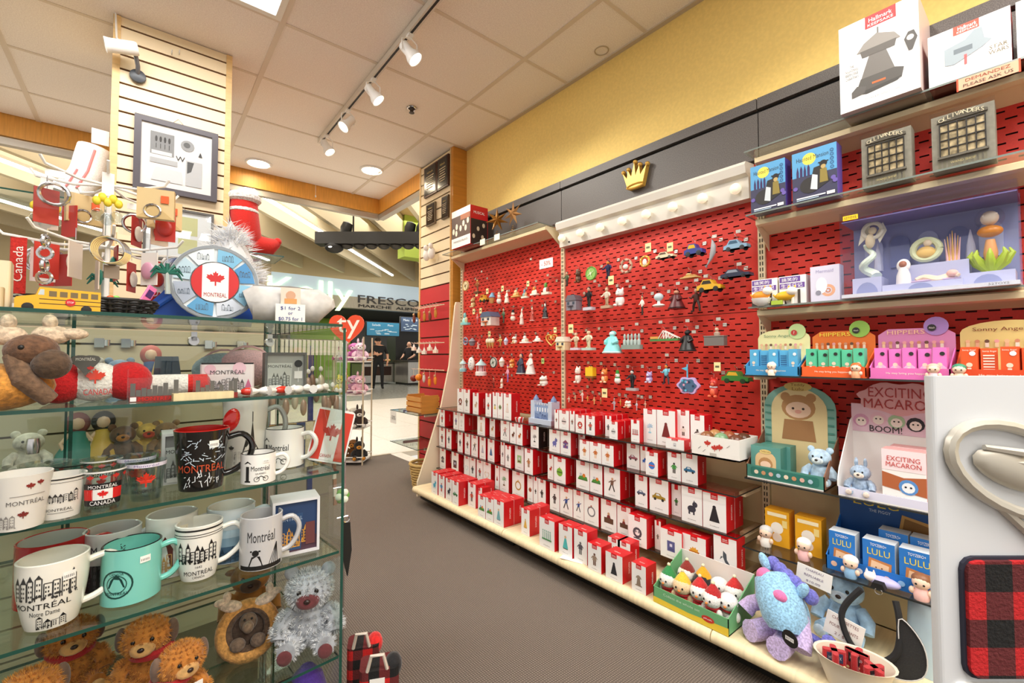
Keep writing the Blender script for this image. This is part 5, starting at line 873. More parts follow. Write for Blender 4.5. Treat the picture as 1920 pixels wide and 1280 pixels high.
p = onX(1850, 145, 1.872); t = thing('shelf_notice', 'handwritten orange edged notice hanging on the topmost right shelf', 'sign', (1.872, .11, AZ-.006), WR); MB().box(-.06, .06, -.001, .001, -.034, .0).build('card', mat('#d8a888', .6), t); MB().box(-.064, -.06, -.0012, .0012, -.036, .002).box(.06, .064, -.0012, .0012, -.036, .002).build('edge', mat('#d8481e', .5), t); Art().text('DEMANDEZ', 0, -.009, .009, '#8a3a1e', .09).text('PLEASE ASK US', 0, -.024, .009, '#4a3a30', .1).front('lettering', t, 0, -.001, 0)
def haunted(A, w, h):
    A.rect(-w/2, w/2, 0, h, '#5aa0d0').rect(-w/2, w/2, 0, h*.5, '#3a3a55').circ(-.015, h*.82, .022, '#f2e05a', 16).text('Haunted Mansion', -.005, h*.84, .016, '#2a2a20', w*.72)
    for k in range(4): x = -w*.4+k*.012; A.rect(x, x+.008, h*.5, h*(.6+.05*(k % 2)), '#3a2a5a').poly([(x, h*(.6+.05*(k % 2))), (x+.008, h*(.6+.05*(k % 2))), (x+.004, h*.72)], '#3a2a5a')
    A.poly(circ(-.012, h*.3, .034, 14, .03), '#2e2c2c').poly([(.0, h*.62), (.03, h*.64), (.05, h*.3), (.0, h*.15), (-.01, h*.4)], '#2a2828').poly([(-.005, h*.5), (.012, h*.46), (.01, h*.18), (-.012, h*.22)], '#c8d0d6').circ(.03, h*.66, .012, '#242222').rect(.014, .046, h*.68, h*.7, '#242222').poly([(.02, h*.56), (.04, h*.56), (.044, h*.3), (.018, h*.3)], '#8a7a3a').circ(.03, h*.6, .008, '#b8a068')
    for k in range(5): A.ring(w*.4, h*(.55+.08*k), .004, .006, '#2a4a7a', 8)
    for x, y in ((-.055, .28), (.055, .34), (.06, .28)): A.circ(x*w/.13, y*h, .008, '#6a5aa8', 8)
    A.rect(-w*.4, w*.25, h*.06, h*.085, '#e8eef4').rect(-w*.4, w*.1, h*.03, h*.045, '#bcd4e8').rect(w*.28, w*.45, h*.04, h*.1, '#f4f2ee')
carton('toy_box', 'blue boxed figure with Haunted Mansion lettering, nearer the white valance', 'box', 1.888, .775, .648, BZ, .19, .06, ('#5aa0d0', '#4a4292'), 'haunted mansion boxes', haunted)
carton('toy_box', 'blue boxed figure with Haunted Mansion lettering, next to the wand shop boxes', 'box', 1.888, .624, .482, BZ, .19, .06, ('#5aa0d0', '#6a5ab0'), 'haunted mansion boxes', haunted)
for n, (ya, yb) in enumerate(((.414, .284), (.236, .1))):
    w = ya-yb; h = .185; t = thing('wand_shop_box', f'grey stone printed OLLIVANDERS box with a lattice window, {["left","right"][n]} one of the pair', 'box', (1.9, (ya+yb)/2, BZ), WR, 'wand shop boxes'); G = mat('#8a8678', .6, 0, 'speckle', scale=70, lo=.85, hi=1.12)
    MB().box(-w/2, w/2, 0, .055, 0, h*.93).build('carton', G, t); pts = [(-w*.4+.8*w*k/10, h*(.845+.07*math.sin(PI*k/10))) for k in range(11)]
    MB().yprism([(-w*.4, h*.8)]+[(w*.4, h*.8)]+pts[::-1], -.006, 0).build('arch_sign', mat('#5a5548', .6), t); A = Art(); V = 'OLLIVANDERS'
    for k, ch in enumerate(V): f = (k+.5)/len(V); A.text(ch, w*(-.36+.72*f), h*(.825+.055*math.sin(PI*f)), .012, '#f0e4c0', None)
    A.front('lettering', t, 0, -.0065, 0); x0, x1, z0, z1 = -w*.36, w*.36, h*.22, h*.76
    MB().box(x0, x1, -.002, 0, z0, z1).build('window', mat('#d8c49a', .2, 0, 'speckle', scale=55, lo=.3, hi=1.2), t)
    for k in range(6): x = x0+(x1-x0)*k/5; MB().box(x-.0014, x+.0014, -.006, -.002, z0, z1).build('lattice_bar', BLACK, t)
    for k in range(5): z = z0+(z1-z0)*k/4; MB().box(x0, x1, -.0055, -.002, z-.0014, z+.0014).build('lattice_bar', BLACK, t)
    MB().box(-w*.4, w*.4, -.01, 0, h*.18, h*.215).build('sill', mat('#6a665a', .6), t); A = Art(); [A.rect(-w*.4+k*w*.08, -w*.4+k*w*.08+w*.05, h*.03, h*.15, '#77735f') for k in range(10)]; A.text('WAND SHOP', 0, h*.1, .007, '#d8c88a', w*.4).front('base_print', t, 0, 0, 0)
    MB().box(-w/2-.002, w/2+.002, -.012, -.0115, 0, h*.98).build('clear_cover', CLEAR, t)
# 52TOYS showcase with figurines
t = thing('display_case', 'long clear acrylic display case with a lilac castle backdrop', 'display case', (1.865, .267, CZ+.0005), WR); w, h, d = .205, .295, .17; LIL = mat('#b8bce0', .5)
MB().box(-w, w, 0, d, 0, .012).build('base', mat('#dfe2f0', .4), t); MB().box(-w, w, d-.006, d, .012, h-.002).build('backdrop', mat('#8f96c8', .5), t); MB().box(-w, w, .02, d-.006, h-.03, h-.026).build('inner_ceiling', mat('#6a5f9a', .5), t)
for k in range(5):
    x = -w+.06+k*.072; pts = [(x-.026, .11), (x+.026, .11), (x+.026, .19)]+[(x+.026*math.cos(a), .19+.03*math.sin(a)) for a in [PI*j/8 for j in range(1, 8)]]+[(x-.026, .19)]; MB().yprism(pts, d-.014, d-.006).build('arch', mat('#6f7ab4' if k % 2 else '#a8b0dc', .5), t)
for x0, x1, z1, y0 in ((-w+.02, -w+.1, .07, .05), (w-.12, w-.01, .05, .05), (-.1, .09, .035, .03)):
    MB().box(x0, x1, y0, d-.02, .012, z1).build('plinth', LIL, t); pts = [((x0+x1)/2+.03*math.cos(a), .012+min(.05, z1*.6)*math.sin(a)) for a in [PI*j/8 for j in range(9)]]; MB().yprism(pts, y0-.001, y0).build('plinth_arch', mat('#8a92c0', .5), t)
for x in (.1, -.13): MB().lathe([(.014, 0), (.01, .05), (.001, .1)], 8, (x, d-.03, .1)).build('spire', mat('#c8ccec', .5), t)
for nm, a in (('front_pane', (-w, w, -.002, 0, 0, h)), ('top_pane', (-w, w, 0, d, h-.002, h)), ('end_pane', (-w-.002, -w, 0, d, 0, h)), ('end_pane', (w, w+.002, 0, d, 0, h))): MB().box(*a).build(nm, CLEAR, t)
MB().box(-w+.01, -w+.052, -.004, -.002, h-.028, h-.012).build('maker_label', mat('#f2c81e', .5), t); A = Art(); A.text('52TOYS', -w+.031, h-.02, .008, '#2a2420', .034).text('52TOYS', w-.04, .006, .006, '#5a5a66', .04).front('maker_lettering', t, 0, -.0042, 0)
def figurine(label, x, y, z, build): o = thing('fantasy_figurine', label, 'figurine', tuple(t.matrix_basis @ Vector((x, y, z)) if 0 else Vector((1.865+y, .267-x, CZ+z))), WR, 'figurines in the acrylic case'); build(o); return o
def f1(o):
    MB().tube([(.02*math.cos(k*.5)*(1-.03*k), .012*math.sin(k*.5), .004+k*.006) for k in range(20)], [.016-.0005*k for k in range(20)], 8).build('tail', mat('#dfeee2', .4), o, True); MB().ell((.005, 0, .13), (.014, .012, .026)).build('torso', mat('#ecdcc0', .5), o, True)
    MB().ell((.012, 0, .165), (.012, .011, .013)).build('head', mat('#efe0c4', .5), o, True); MB().torus((.012, 0, .165), .026, .007, 18, 7).build('halo', mat('#e8e4d8', .4), o, True); m = MB(); m.yprism([(-.03, .12), (0, .15), (.005, .19), (-.02, .17)], .004, .008).yprism([(.03, .12), (.02, .15), (.04, .19), (.05, .16)], .004, .008); m.build('wing', mat('#ece8dc', .5), o)
def f2(o): MB().lathe([(.02, 0), (.018, .03), (.01, .055)], 12).build('robe', mat('#e8e4e8', .5), o, True); MB().ell((0, -.003, .065), (.011, .01, .012)).build('head', mat('#a0604a', .5), o, True); MB().ell((0, .004, .062), (.018, .013, .022)).build('hair', mat('#f2f0f0', .6), o, True)
def f3(o):
    MB().tube([(-.05+.01*k, .005*math.sin(k), .01+.006*math.sin(k*.9)) for k in range(11)], [.006+.006*math.sin(PI*k/10) for k in range(11)], 8).build('body', mat('#f0d8c0', .5), o, True); MB().ell((-.01, .01, .004), (.065, .025, .006)).build('rock', mat('#c8b0d0', .5), o, True); MB().ell((.035, 0, .02), (.014, .012, .012)).build('hair', mat('#e8b8b0', .6), o, True)
def f4(o):
    MB().torus((0, 0, .05), .032, .01, 20, 8).build('ring_tail', mat('#d8e0b8', .4), o, True); MB().ell((0, -.005, .04), (.024, .012, .02)).build('body', mat('#e8c070', .5), o, True); MB().ell((.005, -.006, .07), (.011, .01, .012)).build('head', mat('#f0dcc0', .5), o, True)
    for k in range(7): MB().tube([(.05+.004*k, .005, .0), (.05+.006*k-.006, .005+.004*(k % 3), .1-.008*abs(k-3))], [.004, .001], 5).build('coral', mat('#e0b060' if k % 2 else '#e8b8c0', .5), o, True)
def f5(o):
    for k in range(8): a = 2*PI*k/8; MB().tube([(0, 0, 0), (.03*math.cos(a), .02*math.sin(a), .03), (.045*math.cos(a), .03*math.sin(a), .055), (.038*math.cos(a), .026*math.sin(a), .07)], [.01, .012, .007, .002], 7).build('leaf', mat('#a8c030', .4), o, True)
    MB().lathe([(.012, .02), (.016, .06), (.01, .1)], 10).build('torso', mat('#d89a60', .5), o, True); MB().ell((0, 0, .125), (.028, .024, .018)).build('shell', mat('#d88a3a', .3), o, True); MB().ell((0, 0, .165), (.02, .02, .022)).build('head', mat('#f0e0d0', .5), o, True); MB().ell((0, 0, .165), .033, 14, 10).build('bubble', CLEAR, o, True)
figurine('white swan winged mermaid figurine, leftmost in the acrylic case', -w+.06, .085, .072, f1); figurine('small white haired figurine with dark face low in the acrylic case', -.05, .06, .037, f2); figurine('reclining pale pink figurine at the front of the acrylic case', .03, .06, .037, f3); figurine('curled golden figurine with coral branches in the acrylic case', .0, .11, .1, f4); figurine('green leaved figurine with a bubble helmet, rightmost in the case', w-.06, .1, .052, f5)
o = bpy.data.objects; MB().box(-.05, .1, .085, d-.02, .012, .1).build('plinth', LIL, t)
# cat boxes and shell figurine card on shelf C
def cat_art(A, w, h):
    A.rect(-w*.48, w*.3, h*.78, h*.97, '#6a4a9a').rect(-w*.48, w*.46, h*.56, h*.74, '#6a4a9a').text('生活日记', -w*.02, h*.65, h*.15, '#ffffff', w*.8).text('搞笑的', -w*.1, h*.87, h*.13, '#ffffff', w*.6).poly([(-w*.5, 0), (-w*.2, 0), (-w*.3, h*.2), (-w*.5, h*.3)], '#55504c').rect(w*.2, w*.3, 0, h*.5, '#4a4038').rect(-w*.1, 0, h*.1, h*.2, '#b8c88a')
for n, (ya, yb) in enumerate(((.785, .69), (.683, .592))): carton('cat_box', f'white blind box with purple lettering, {["left","right"][n]} of the pair on the showcase shelf', 'box', 1.905, ya, yb, CZ, .108, .06, ('#f4f2ef', '#e4e0da'), 'white purple lettered boxes', cat_art)
for n, (y, c) in enumerate(((.745, '#e8962a'), (.66, '#e8b020'))):
    o = thing('cat_figure', ['orange and white cat figure lying in a bowl before the left purple lettered box', 'yellow and white standing cat figure before the right purple lettered box'][n], 'figurine', (1.895, y, CZ), WR)
    if n == 0: MB().lathe([(.012, 0), (.03, .012), (.036, .03), (.033, .03), (.026, .014), (.001, .01)], 16).build('bowl', WHITE, o, True)
    else: MB().box(-.045, -.005, -.012, .012, 0, .016).build('stand', mat('#a8c040', .5), o)
    z0 = .03 if n == 0 else .02; MB().ell((.0, 0, z0+.012), (.034, .018, .018)).build('body', mat(c, .45), o, True); MB().ell((.026, -.008, z0+.028), (.018, .016, .016)).build('head', mat('#f6efe4', .45), o, True); MB().tube([(-.03, 0, z0+.01), (-.042, 0, z0+.02)], [.006, .003], 6).build('tail', mat(c, .45), o, True)
    for q in (-1, 1): MB().lathe([(.005, 0), (.001, .01)], 6, (.026+q*.01, -.006, z0+.04)).build('ear', mat(c, .45), o, True); MB().tube([(.01+q*.016, 0, z0+.006), (.01+q*.016, 0, max(.0, z0-.02))], .005, 6).build('leg', mat('#f4ead8', .45), o, True)
def shell_art(A, w, h): A.rect(-w*.5, w*.5, 0, h, '#d6d4e8').ring(.01, h*.3, .012, .022, '#e0a888', 16).ring(.01, h*.3, .004, .009, '#c88a70', 12).text('Mermaid', 0, h*.85, .012, '#a8a4c8', w*.6).poly(circ(-.01, h*.45, .018, 12, .03), '#f0eef6').circ(-.02, h*.25, .009, '#8a8a9a')
carton('shell_box', 'pale lilac box printed with a shell beside the acrylic display case', 'box', 1.905, .577, .487, CZ, .13, .05, ('#d6d4e8', '#c4c0dc'), None, shell_art)
# four blind-box trays on shelf D
TR = [(.79, .602, '#f0ebb0', '#5ab0dc', '#3f96cc', 'Sonny Angel', '#6a8a6a', 'blue', '#cfe4a0'), (.594, .404, '#e8782e', '#5cc8a0', '#e8622a', 'HIPPERS', '#f6e04a', 'green', '#9ac85a'), (.396, .204, '#d48ab8', '#e87ac8', '#e070b8', 'HIPPERS', '#f0c8a0', 'pink', '#a888c8'), (.194, -.02, '#dcc880', '#e05a28', '#d8481e', 'Sonny Angel', '#7a3a22', 'orange', '#a83a2a')]
for n, (ya, yb, cb, cbox, ct, name_, cl, cw, cd) in enumerate(TR):
    w = ya-yb; t = thing('blind_box_tray', f'cardboard counter tray with {name_.replace("Sonny Angel", "cartoon angel name")} header and {cw} boxes' if name_ != 'HIPPERS' else f'cardboard counter tray with HIPPERS header and {cw} boxes', 'tray', (1.842, (ya+yb)/2, D3), WR, 'blind box trays'); M_ = mat(ct, .45); d = .13
    MB().box(-w/2, w/2, 0, d, 0, .004).build('bottom', M_, t); MB().box(-w/2, w/2, 0, .003, .004, .035).build('front_lip', M_, t)
    for q in (-1, 1): x = q*(w/2-.0015); MB().add([(x-.0015, 0, .004), (x-.0015, d, .004), (x-.0015, d, .1), (x-.0015, 0, .035), (x+.0015, 0, .004), (x+.0015, d, .004), (x+.0015, d, .1), (x+.0015, 0, .035)], [(3, 2, 1, 0), (4, 5, 6, 7), (0, 4, 7, 3), (1, 2, 6, 5), (3, 7, 6, 2)]).build('side_wall', M_, t)
    top = .165; pts = [(-w*.5, .004), (w*.5, .004), (w*.5, top-.02)]+([(w*.36, top), (-w*.36, top)] if name_ == 'HIPPERS' else [(w*.5*math.cos(a), top-.02+.035*math.sin(a)) for a in [PI*j/10 for j in range(1, 10)]])+[(-w*.5, top-.02)]
    MB().yprism(pts, d-.003, d).build('header_card', mat(cb, .5), t); m = MB(); m.M = Matrix.Translation((w*.27, d-.005, top+.005)) @ Matrix.Rotation(PI/2, 4, 'X'); m.lathe([(.03, -.001), (.03, .001)], 20); m.build('header_badge', mat(cd, .5), t); A = Art()
    A.text(name_, -w*.12, top-.012, .014, cl, w*.5)
    for k in range(9): x = -w*.42+k*w*.095; A.circ(x, .118, .0055, ['#e8b890', '#c88a6a', '#6a4a3a', '#e0a0a0'][k % 4], 8).rect(x-.004, x+.004, .1, .113, ['#e8c8a0', '#d8a888', '#e8d8c8'][k % 3])
    A.circ(w*.22, top, .011, '#2a2a2a' if name_ == 'HIPPERS' else '#c8403a', 12).text('Attach' if name_ == 'HIPPERS' else '?', w*.22, top, .006 if name_ == 'HIPPERS' else .012, '#f0f0e0', .014 if name_ == 'HIPPERS' else None).front('header_print', t, 0, d-.006, 0)
    Art().text('He may bring you happiness', 0, .018, .008, '#f6f2e0', w*.55).front('lip_print', t, 0, 0, 0)
    for k in range(5):
        bw = w*.16; xc = -w*.37+k*w*.185; yy = (ya+yb)/2-xc; hh = .095-.004*(k % 2)
        def ba(A, w_, h_, k=k, n=n):
            if n == 1: A.rect(-w_/2, w_/2, 0, h_*.35, '#e8622a').text('HIPPERS', 0, h_*.2, .007, '#f6e8c0', w_*.8)
            elif n == 2: A.poly([(-w_/2, 0), (w_/2, 0), (w_/2, h_*.35), (0, h_*.5), (-w_/2, h_*.3)], '#f4b8dc')
            elif n == 0: A.rect(-w_/2, w_/2, 0, h_*.3, '#8accec')
            else: A.rect(-w_/2, w_/2, 0, h_*.22, '#f0a040')
            if k % 2 == 0 or n in (1, 2): A.circ(0, h_*.45, w_*.2, '#f0d8c0', 10).rect(-w_*.12, w_*.12, h_*.2, h_*.36, '#f4e4d0').circ(w_*.2, h_*.8, w_*.2, '#2a2a28' if n in (1, 2) else '#e8f0f4', 10)
            else: [A.rect(-w_*.36, w_*.3, h_*(.3+.09*j), h_*(.34+.09*j), '#2f6a9a' if n == 0 else '#f0e0d0') for j in range(6)]
            if n == 3: A.text('Sonny Angel', 0, h_*.9, .006, '#fff0e0', w_*.8)
        o = carton('blind_box', f'{NTH[k]} small {cw} blind box from the left in its tray', 'box', 1.842+.022+.012*(k % 2), yy+bw/2, yy-bw/2, D3+.0045, hh, bw, (cbox, cbox), f'{cw} blind boxes', ba, rz=WR+(.12 if k % 2 else -.08))
def dollfig(label, y, c, c2, X_=1.832, z=D3, s=1):
    o = thing('small_doll', label, 'figurine', (X_, y, z), WR); MB().lathe([(.012*s, 0), (.014*s, .012*s), (.008*s, .024*s)], 12).build('body', mat(c2, .45), o, True); MB().ell((0, 0, .034*s), (.015*s, .014*s, .014*s)).build('head', mat('#f0d0b8', .45), o, True); MB().ell((0, .003*s, .039*s), (.016*s, .0145*s, .0125*s)).build('hat', mat(c, .45), o, True)
    for q in (-1, 1): MB().ell((q*.006*s, -.0135*s, .033*s), (.002*s, .001, .002*s), 6, 5).build('eye', BLACK, o); MB().ell((q*.014*s, -.004*s, .016*s), (.005*s, .005*s, .007*s)).build('arm', mat('#f0d0b8', .45), o, True)
    return o
for lab, y, c, c2 in (('little duck white doll standing before the blue boxes', .69, '#f4f0e4', '#f0ead8'), ('little brown capped doll before the green boxes', .43, '#c8642a', '#e0a078'), ('little blond doll before the pink boxes', .24, '#e8b0a0', '#f0c0c8'), ('little doll in a green animal hood before the orange boxes', .185, '#3a8a6a', '#f0d0b8')): dollfig(lab, y, c, c2, 1.833 if 0 else 1.834)
# teddy tray
ya, yb = .792, .53; w = ya-yb; yc = (ya+yb)/2; t = thing('display_tray', 'teal arched cardboard display reading Teddy Lulu', 'tray', (1.845, yc, E3), WR); TE = mat('#7fb0a4', .5); BR = mat('#8a6048', .5); d = .17
MB().box(-w/2, w/2, 0, d, 0, .004).build('bottom', WHITE, t); MB().box(-w/2, w/2, 0, .003, .004, .05).build('front_lip', mat('#4a8a7c', .5), t)
for q in (-1, 1): x = q*(w/2-.0015); MB().add([(x-.0015, 0, 0), (x-.0015, d, 0), (x-.0015, d, .17), (x-.0015, 0, .05), (x+.0015, 0, 0), (x+.0015, d, 0), (x+.0015, d, .17), (x+.0015, 0, .05)], [(3, 2, 1, 0), (4, 5, 6, 7), (0, 4, 7, 3), (1, 2, 6, 5), (3, 7, 6, 2)]).build('side_wall', BR, t)
pts = [(-w*.48, .0), (w*.48, .0), (w*.48, .27)]+[(w*.48*math.cos(a), .27+.09*math.sin(a)) for a in [PI*j/12 for j in range(1, 12)]]+[(-w*.48, .27)]; MB().yprism(pts, d-.004, d).build('header_card', TE, t); A = Art()
A.poly([(x*.78, z*.96) for x, z in pts], '#e8d4a0').poly(circ(0, .27, .06, 18, .05), '#b8895a').circ(-.045, .31, .018, '#b8895a').circ(.045, .31, .018, '#b8895a').poly(circ(0, .26, .045, 16, .032), '#f0cdb4').circ(-.018, .265, .005, '#3a2a24', 8).circ(.018, .265, .005, '#3a2a24', 8).poly(circ(0, .253, .012, 10, .008), '#e8a898').poly([(-.06, .14), (.06, .14), (.05, .22), (-.05, .22)], '#a87a50').poly(circ(0, .352, .05, 14, .018), '#d8bc70').text('Teddy', 0, .358, .013, '#8a5a2a', .05).text('Lulu', 0, .343, .012, '#8a5a2a', .04)
for q in (-1, 1): [A.line(q*(w*.38+.0), .12+.03*k, q*w*.46, .12+.03*k, .006, '#4a8a7c') for k in range(6)]
A.front('header_print', t, 0, d-.005, 0); A = Art(); A.poly(rrect(-w*.44, w*.44, .01, .044, .01), '#2f7468'); [A.circ(-w*.36+k*w*.1, .026, .008, ['#e8d8c0', '#c8946a', '#d8b0a0', '#a8c8d8'][k % 4], 10) for k in range(8)]; A.front('lip_print', t, 0, 0, 0)
def tb(A, w_, h_): A.rect(-w_/2, w_/2, 0, h_, '#5f9a92').poly([(-w_*.35, 0), (w_*.35, 0), (w_*.35, h_*.6)]+[(w_*.35*math.cos(a), h_*.6+.25*h_*math.sin(a)) for a in [PI*j/8 for j in range(1, 8)]]+[(-w_*.35, h_*.6)], '#e0c090').circ(0, h_*.45, w_*.24, '#b8895a', 14).poly(circ(0, h_*.43, w_*.18, 14, w_*.13), '#f0cdb4').rect(-w_*.22, w_*.22, 0, h_*.26, '#a87a50').poly(circ(0, h_*.84, w_*.2, 12, h_*.07), '#e0c880').text('Teddy Lulu', 0, h_*.84, .008, '#8a5a2a', w_*.3)
for k in range(2): carton('teddy_box', ['front teal blind box printed with a hooded teddy in the Teddy Lulu tray', 'teal blind box standing behind the front one in the Teddy Lulu tray'][k], 'box', 1.855+.062*k, .778-.012*k, .672-.012*k, E3+.005, .12, .058, ('#5f9a92', '#3f7f74'), 'teal teddy boxes', tb)
def plush(label, loc, s, c1, c2, rz=WR, name='plush_toy', group=None, ears='round', fuzz=0, hat=None, tag_=False, scarf=None, lean=0, eyes='#15110f', nose='#2a1a16', limb=None, fl=None):
    o = thing(name, label, 'plush toy', loc, rz, group); F1 = mat(c1, .9, 0, 'fur', scale=70/s*.1); F2 = mat(c2, .9, 0, 'fur', scale=70/s*.1); F3 = mat(limb, .9, 0, 'fur', scale=70/s*.1) if limb else F1
    b = MB().ell((0, 0, .3*s), (.26*s, .22*s, .3*s), 18, 12).build('body', F1, o, True); h = MB().ell((lean*s, -.06*s, .72*s), (.27*s, .24*s, .23*s), 18, 12).build('head', F1, o, True)
    MB().ell((lean*s, -.26*s, .66*s), (.14*s, .1*s, .1*s), 14, 9).build('muzzle', F2, o, True); MB().ell((lean*s, -.35*s, .69*s), (.04*s, .025*s, .03*s), 10, 7).build('nose', mat(nose, .3), o, True)
    for q in (-1, 1):
        MB().ell((lean*s+q*.1*s, -.275*s, .77*s), (.027*s, .02*s, .03*s), 10, 7).build('eye', mat(eyes, .15), o, True)
        if ears == 'round': MB().ell((lean*s+q*.22*s, -.0*s, .92*s), (.09*s, .05*s, .09*s), 12, 8).build('ear', F1, o, True)
        elif ears == 'long': MB().ell((lean*s+q*.12*s, .0, 1.02*s), (.055*s, .04*s, .16*s), 12, 8).build('ear', F1, o, True)
        elif ears == 'flop': MB().ell((lean*s+q*.28*s, -.03*s, .72*s), (.07*s, .08*s, .16*s), 12, 8).build('ear', F3, o, True)
        elif ears == 'antler':
            m = MB(); m.tube([(lean*s+q*.12*s, 0, .88*s), (lean*s+q*.3*s, 0, 1.0*s), (lean*s+q*.46*s, -.02*s, 1.04*s)], [.05*s, .07*s, .06*s], 10).ell((lean*s+q*.33*s, 0, 1.1*s), (.045*s, .045*s, .08*s)).ell((lean*s+q*.47*s, 0, 1.1*s), (.045*s, .045*s, .08*s)); m.build('antler', F3, o, True)
            MB().ell((lean*s+q*.25*s, 0, .8*s), (.09*s, .035*s, .05*s), 10, 7).build('ear', F1, o, True)
        MB().tube([(q*.2*s, -.05*s, .46*s), (q*.32*s, -.14*s, .34*s), (q*.33*s, -.24*s, .22*s)], [.09*s, .1*s, .09*s], 10).build('arm', F1, o, True); MB().tube([(q*.13*s, -.08*s, .13*s), (q*.2*s, -.28*s, .124*s), (q*.22*s, -.4*s, .14*s)], [.12*s, .115*s, .11*s], 10).build('leg', F1, o, True); MB().ell((q*.225*s, -.475*s, .13*s), (.085*s, .035*s, .09*s), 12, 8).build('paw_pad', F2, o, True)
    if fuzz:
        for k, pt_ in enumerate([b, h]+[q for q in o.children if q.name.split('.')[0] in ('arm', 'leg')]): fur(o, pt_, fuzz if k < 2 else fuzz//3, .05*s, [F1, mat(fl or c1, .9), mat(fl or c1, .9)], k, .0042*s)
    if hat: MB().lathe([(.24*s, .84*s), (.2*s, .95*s), (.08*s, 1.12*s), (.01*s, 1.2*s)], 14, (lean*s, -.03*s, 0)).build('hat', mat(hat, .9, 0, 'fabric'), o, True)
    if scarf: MB().torus((0, -.03*s, .53*s), .2*s, .06*s, 16, 7, axis='z').build('scarf', mat(scarf, .9, 0, 'fabric'), o, True)
    if tag_: MB().box(.1*s, .26*s, -.34*s, -.33*s, .3*s, .48*s).build('paper_tag', WHITE, o)
    return o
plush('pale blue plush toy sitting in the Teddy Lulu tray', (1.93, .565, E3+.005), .135, '#b4cfe6', '#d4e4f0', ears='round')
# macaron tray
ya, yb = .492, .215; w = ya-yb; yc = (ya+yb)/2; t = thing('display_tray', 'white and pink cardboard display reading EXCITING MACARON', 'tray', (1.842, yc, E3), WR); MA = mat('#dcdcf0', .5); d = .19
MB().box(-w/2, w/2, 0, d, 0, .004).build('bottom', WHITE, t); MB().box(-w/2, w/2, 0, .003, .004, .03).build('front_lip', MA, t)
for q in (-1, 1): x = q*(w/2-.0015); P = [(0, 0), (d, 0), (d, .25), (d*.85, .24), (.02, .09), (0, .05)]; k = len(P); m = MB(); m.add([(x-.0015, a, b_) for a, b_ in P]+[(x+.0015, a, b_) for a, b_ in P], [tuple(range(k))[::-1], tuple(range(k, 2*k))]+[(j, (j+1) % k, k+(j+1) % k, k+j) for j in range(k)]); m.build('side_wall', WHITE, t)
MB().box(-w*.5, w*.5, d-.004, d, .0, .3).build('back_card', WHITE, t); A = Art(); A.rect(-w*.5, w*.5, .2, .3, '#e8c8d8'); pts = [(w*.42*(1+.06*math.sin(9*a))*math.cos(a), .325+.055*(1+.1*math.sin(7*a))*math.sin(a)) for a in [2*PI*k/40 for k in range(40)]]
MB().yprism(pts, d-.008, d-.002).build('title_cloud', mat('#e8b0b4', .5), t); A2 = Art().text('EXCITING', 0, .345, .034, '#b03a3a', w*.62).text('MACARON', 0, .305, .034, '#b03a3a', w*.72); A2.front('title_lettering', t, 0, d-.009, 0)
for k, (x, z, c) in enumerate(((-.11, .24, '#d8a0c0'), (-.06, .25, '#e8c0d0'), (-.01, .245, '#a8c8a0'), (.04, .24, '#2a2830'), (.09, .225, '#8a7090'), (.12, .26, '#9a90b0'))): A.circ(x, z, .024, c, 12).circ(x, z-.004, .016, '#f4e8e0', 12).circ(x-.006, z, .003, '#1a1a1a', 6).circ(x+.006, z, .003, '#1a1a1a', 6)
A.text('BOOM!', -.04, .215, .022, '#1e1c1e', .09); A.front('back_print', t, 0, d-.005, 0)
def mb(A, w_, h_): A.rect(-w_/2, w_/2, h_*.62, h_, '#f6e0e4').poly([(-w_/2, h_*.3), (w_/2, h_*.2), (w_/2, h_*.55), (0, h_*.5), (-w_/2, h_*.58)], '#b0623a').circ(w_*.1, h_*.34, w_*.22, '#5a90d0', 14).circ(w_*.1, h_*.33, w_*.15, '#f0f2f6', 12).circ(w_*.04, h_*.34, w_*.03, '#1a1a2a', 6).circ(w_*.16, h_*.34, w_*.03, '#1a1a2a', 6).text('EXCITING', 0, h_*.84, .015, '#c03a34', w_*.75).text('MACARON', 0, h_*.73, .015, '#c03a34', w_*.8).text('BOOM!', -w_*.2, h_*.1, .015, '#1e1c1e', w_*.5)
for n, (a_, b_, X_) in enumerate(((.372, .265, 1.852), (.258, .16, 1.86), (.365, .262, 1.925))): carton('macaron_box', ['white and pink EXCITING MACARON blind box in front beside the furry toy', 'EXCITING MACARON blind box partly hidden by the pale foreground stand', 'EXCITING MACARON blind box standing behind the front one'][n], 'box', X_, a_, b_, E3+.005, .17, .06, ('#f4f0ee', '#e8a8a8'), 'macaron blind boxes', mb)
o = plush('pale blue furry seated toy with long ears in the macaron tray', (1.885, .435, E3+.005), .105, '#9fb4cc', '#f0dcd0', ears='long', fuzz=420)
# shelf F
def yb_(A, w_, h_): A.rect(-w_/2, w_/2, 0, h_, '#f0b020').circ(0, h_*.5, w_*.26, '#f6f2ea', 14).circ(0, h_*.24, w_*.2, '#f0e0d0', 12).rect(-w_*.4, w_*.4, h_*.82, h_*.92, '#fff4d0').rect(w_*.22, w_*.42, h_*.55, h_*.75, '#f8e090').poly([(-w_*.5, 0), (-w_*.2, 0), (-w_*.35, h_*.15)], '#5a8a3a')
for n, (a_, b__) in enumerate(((.75, .665), (.645, .56))): carton('yellow_box', f'{["left","right"][n]} of two yellow blind boxes with a white creature print', 'box', 1.905, a_, b__, F3, .135, .055, ('#f0b020', '#e8a018'), 'yellow blind boxes', yb_)
dollfig('white and grey toy figure before the left yellow box', .735, '#c8c8c8', '#e8e4de', 1.87, F3, 1.5); dollfig('white toy figure with pink base before the right yellow box', .6, '#f4f0ea', '#e8b8b8', 1.85, F3, 1.5)
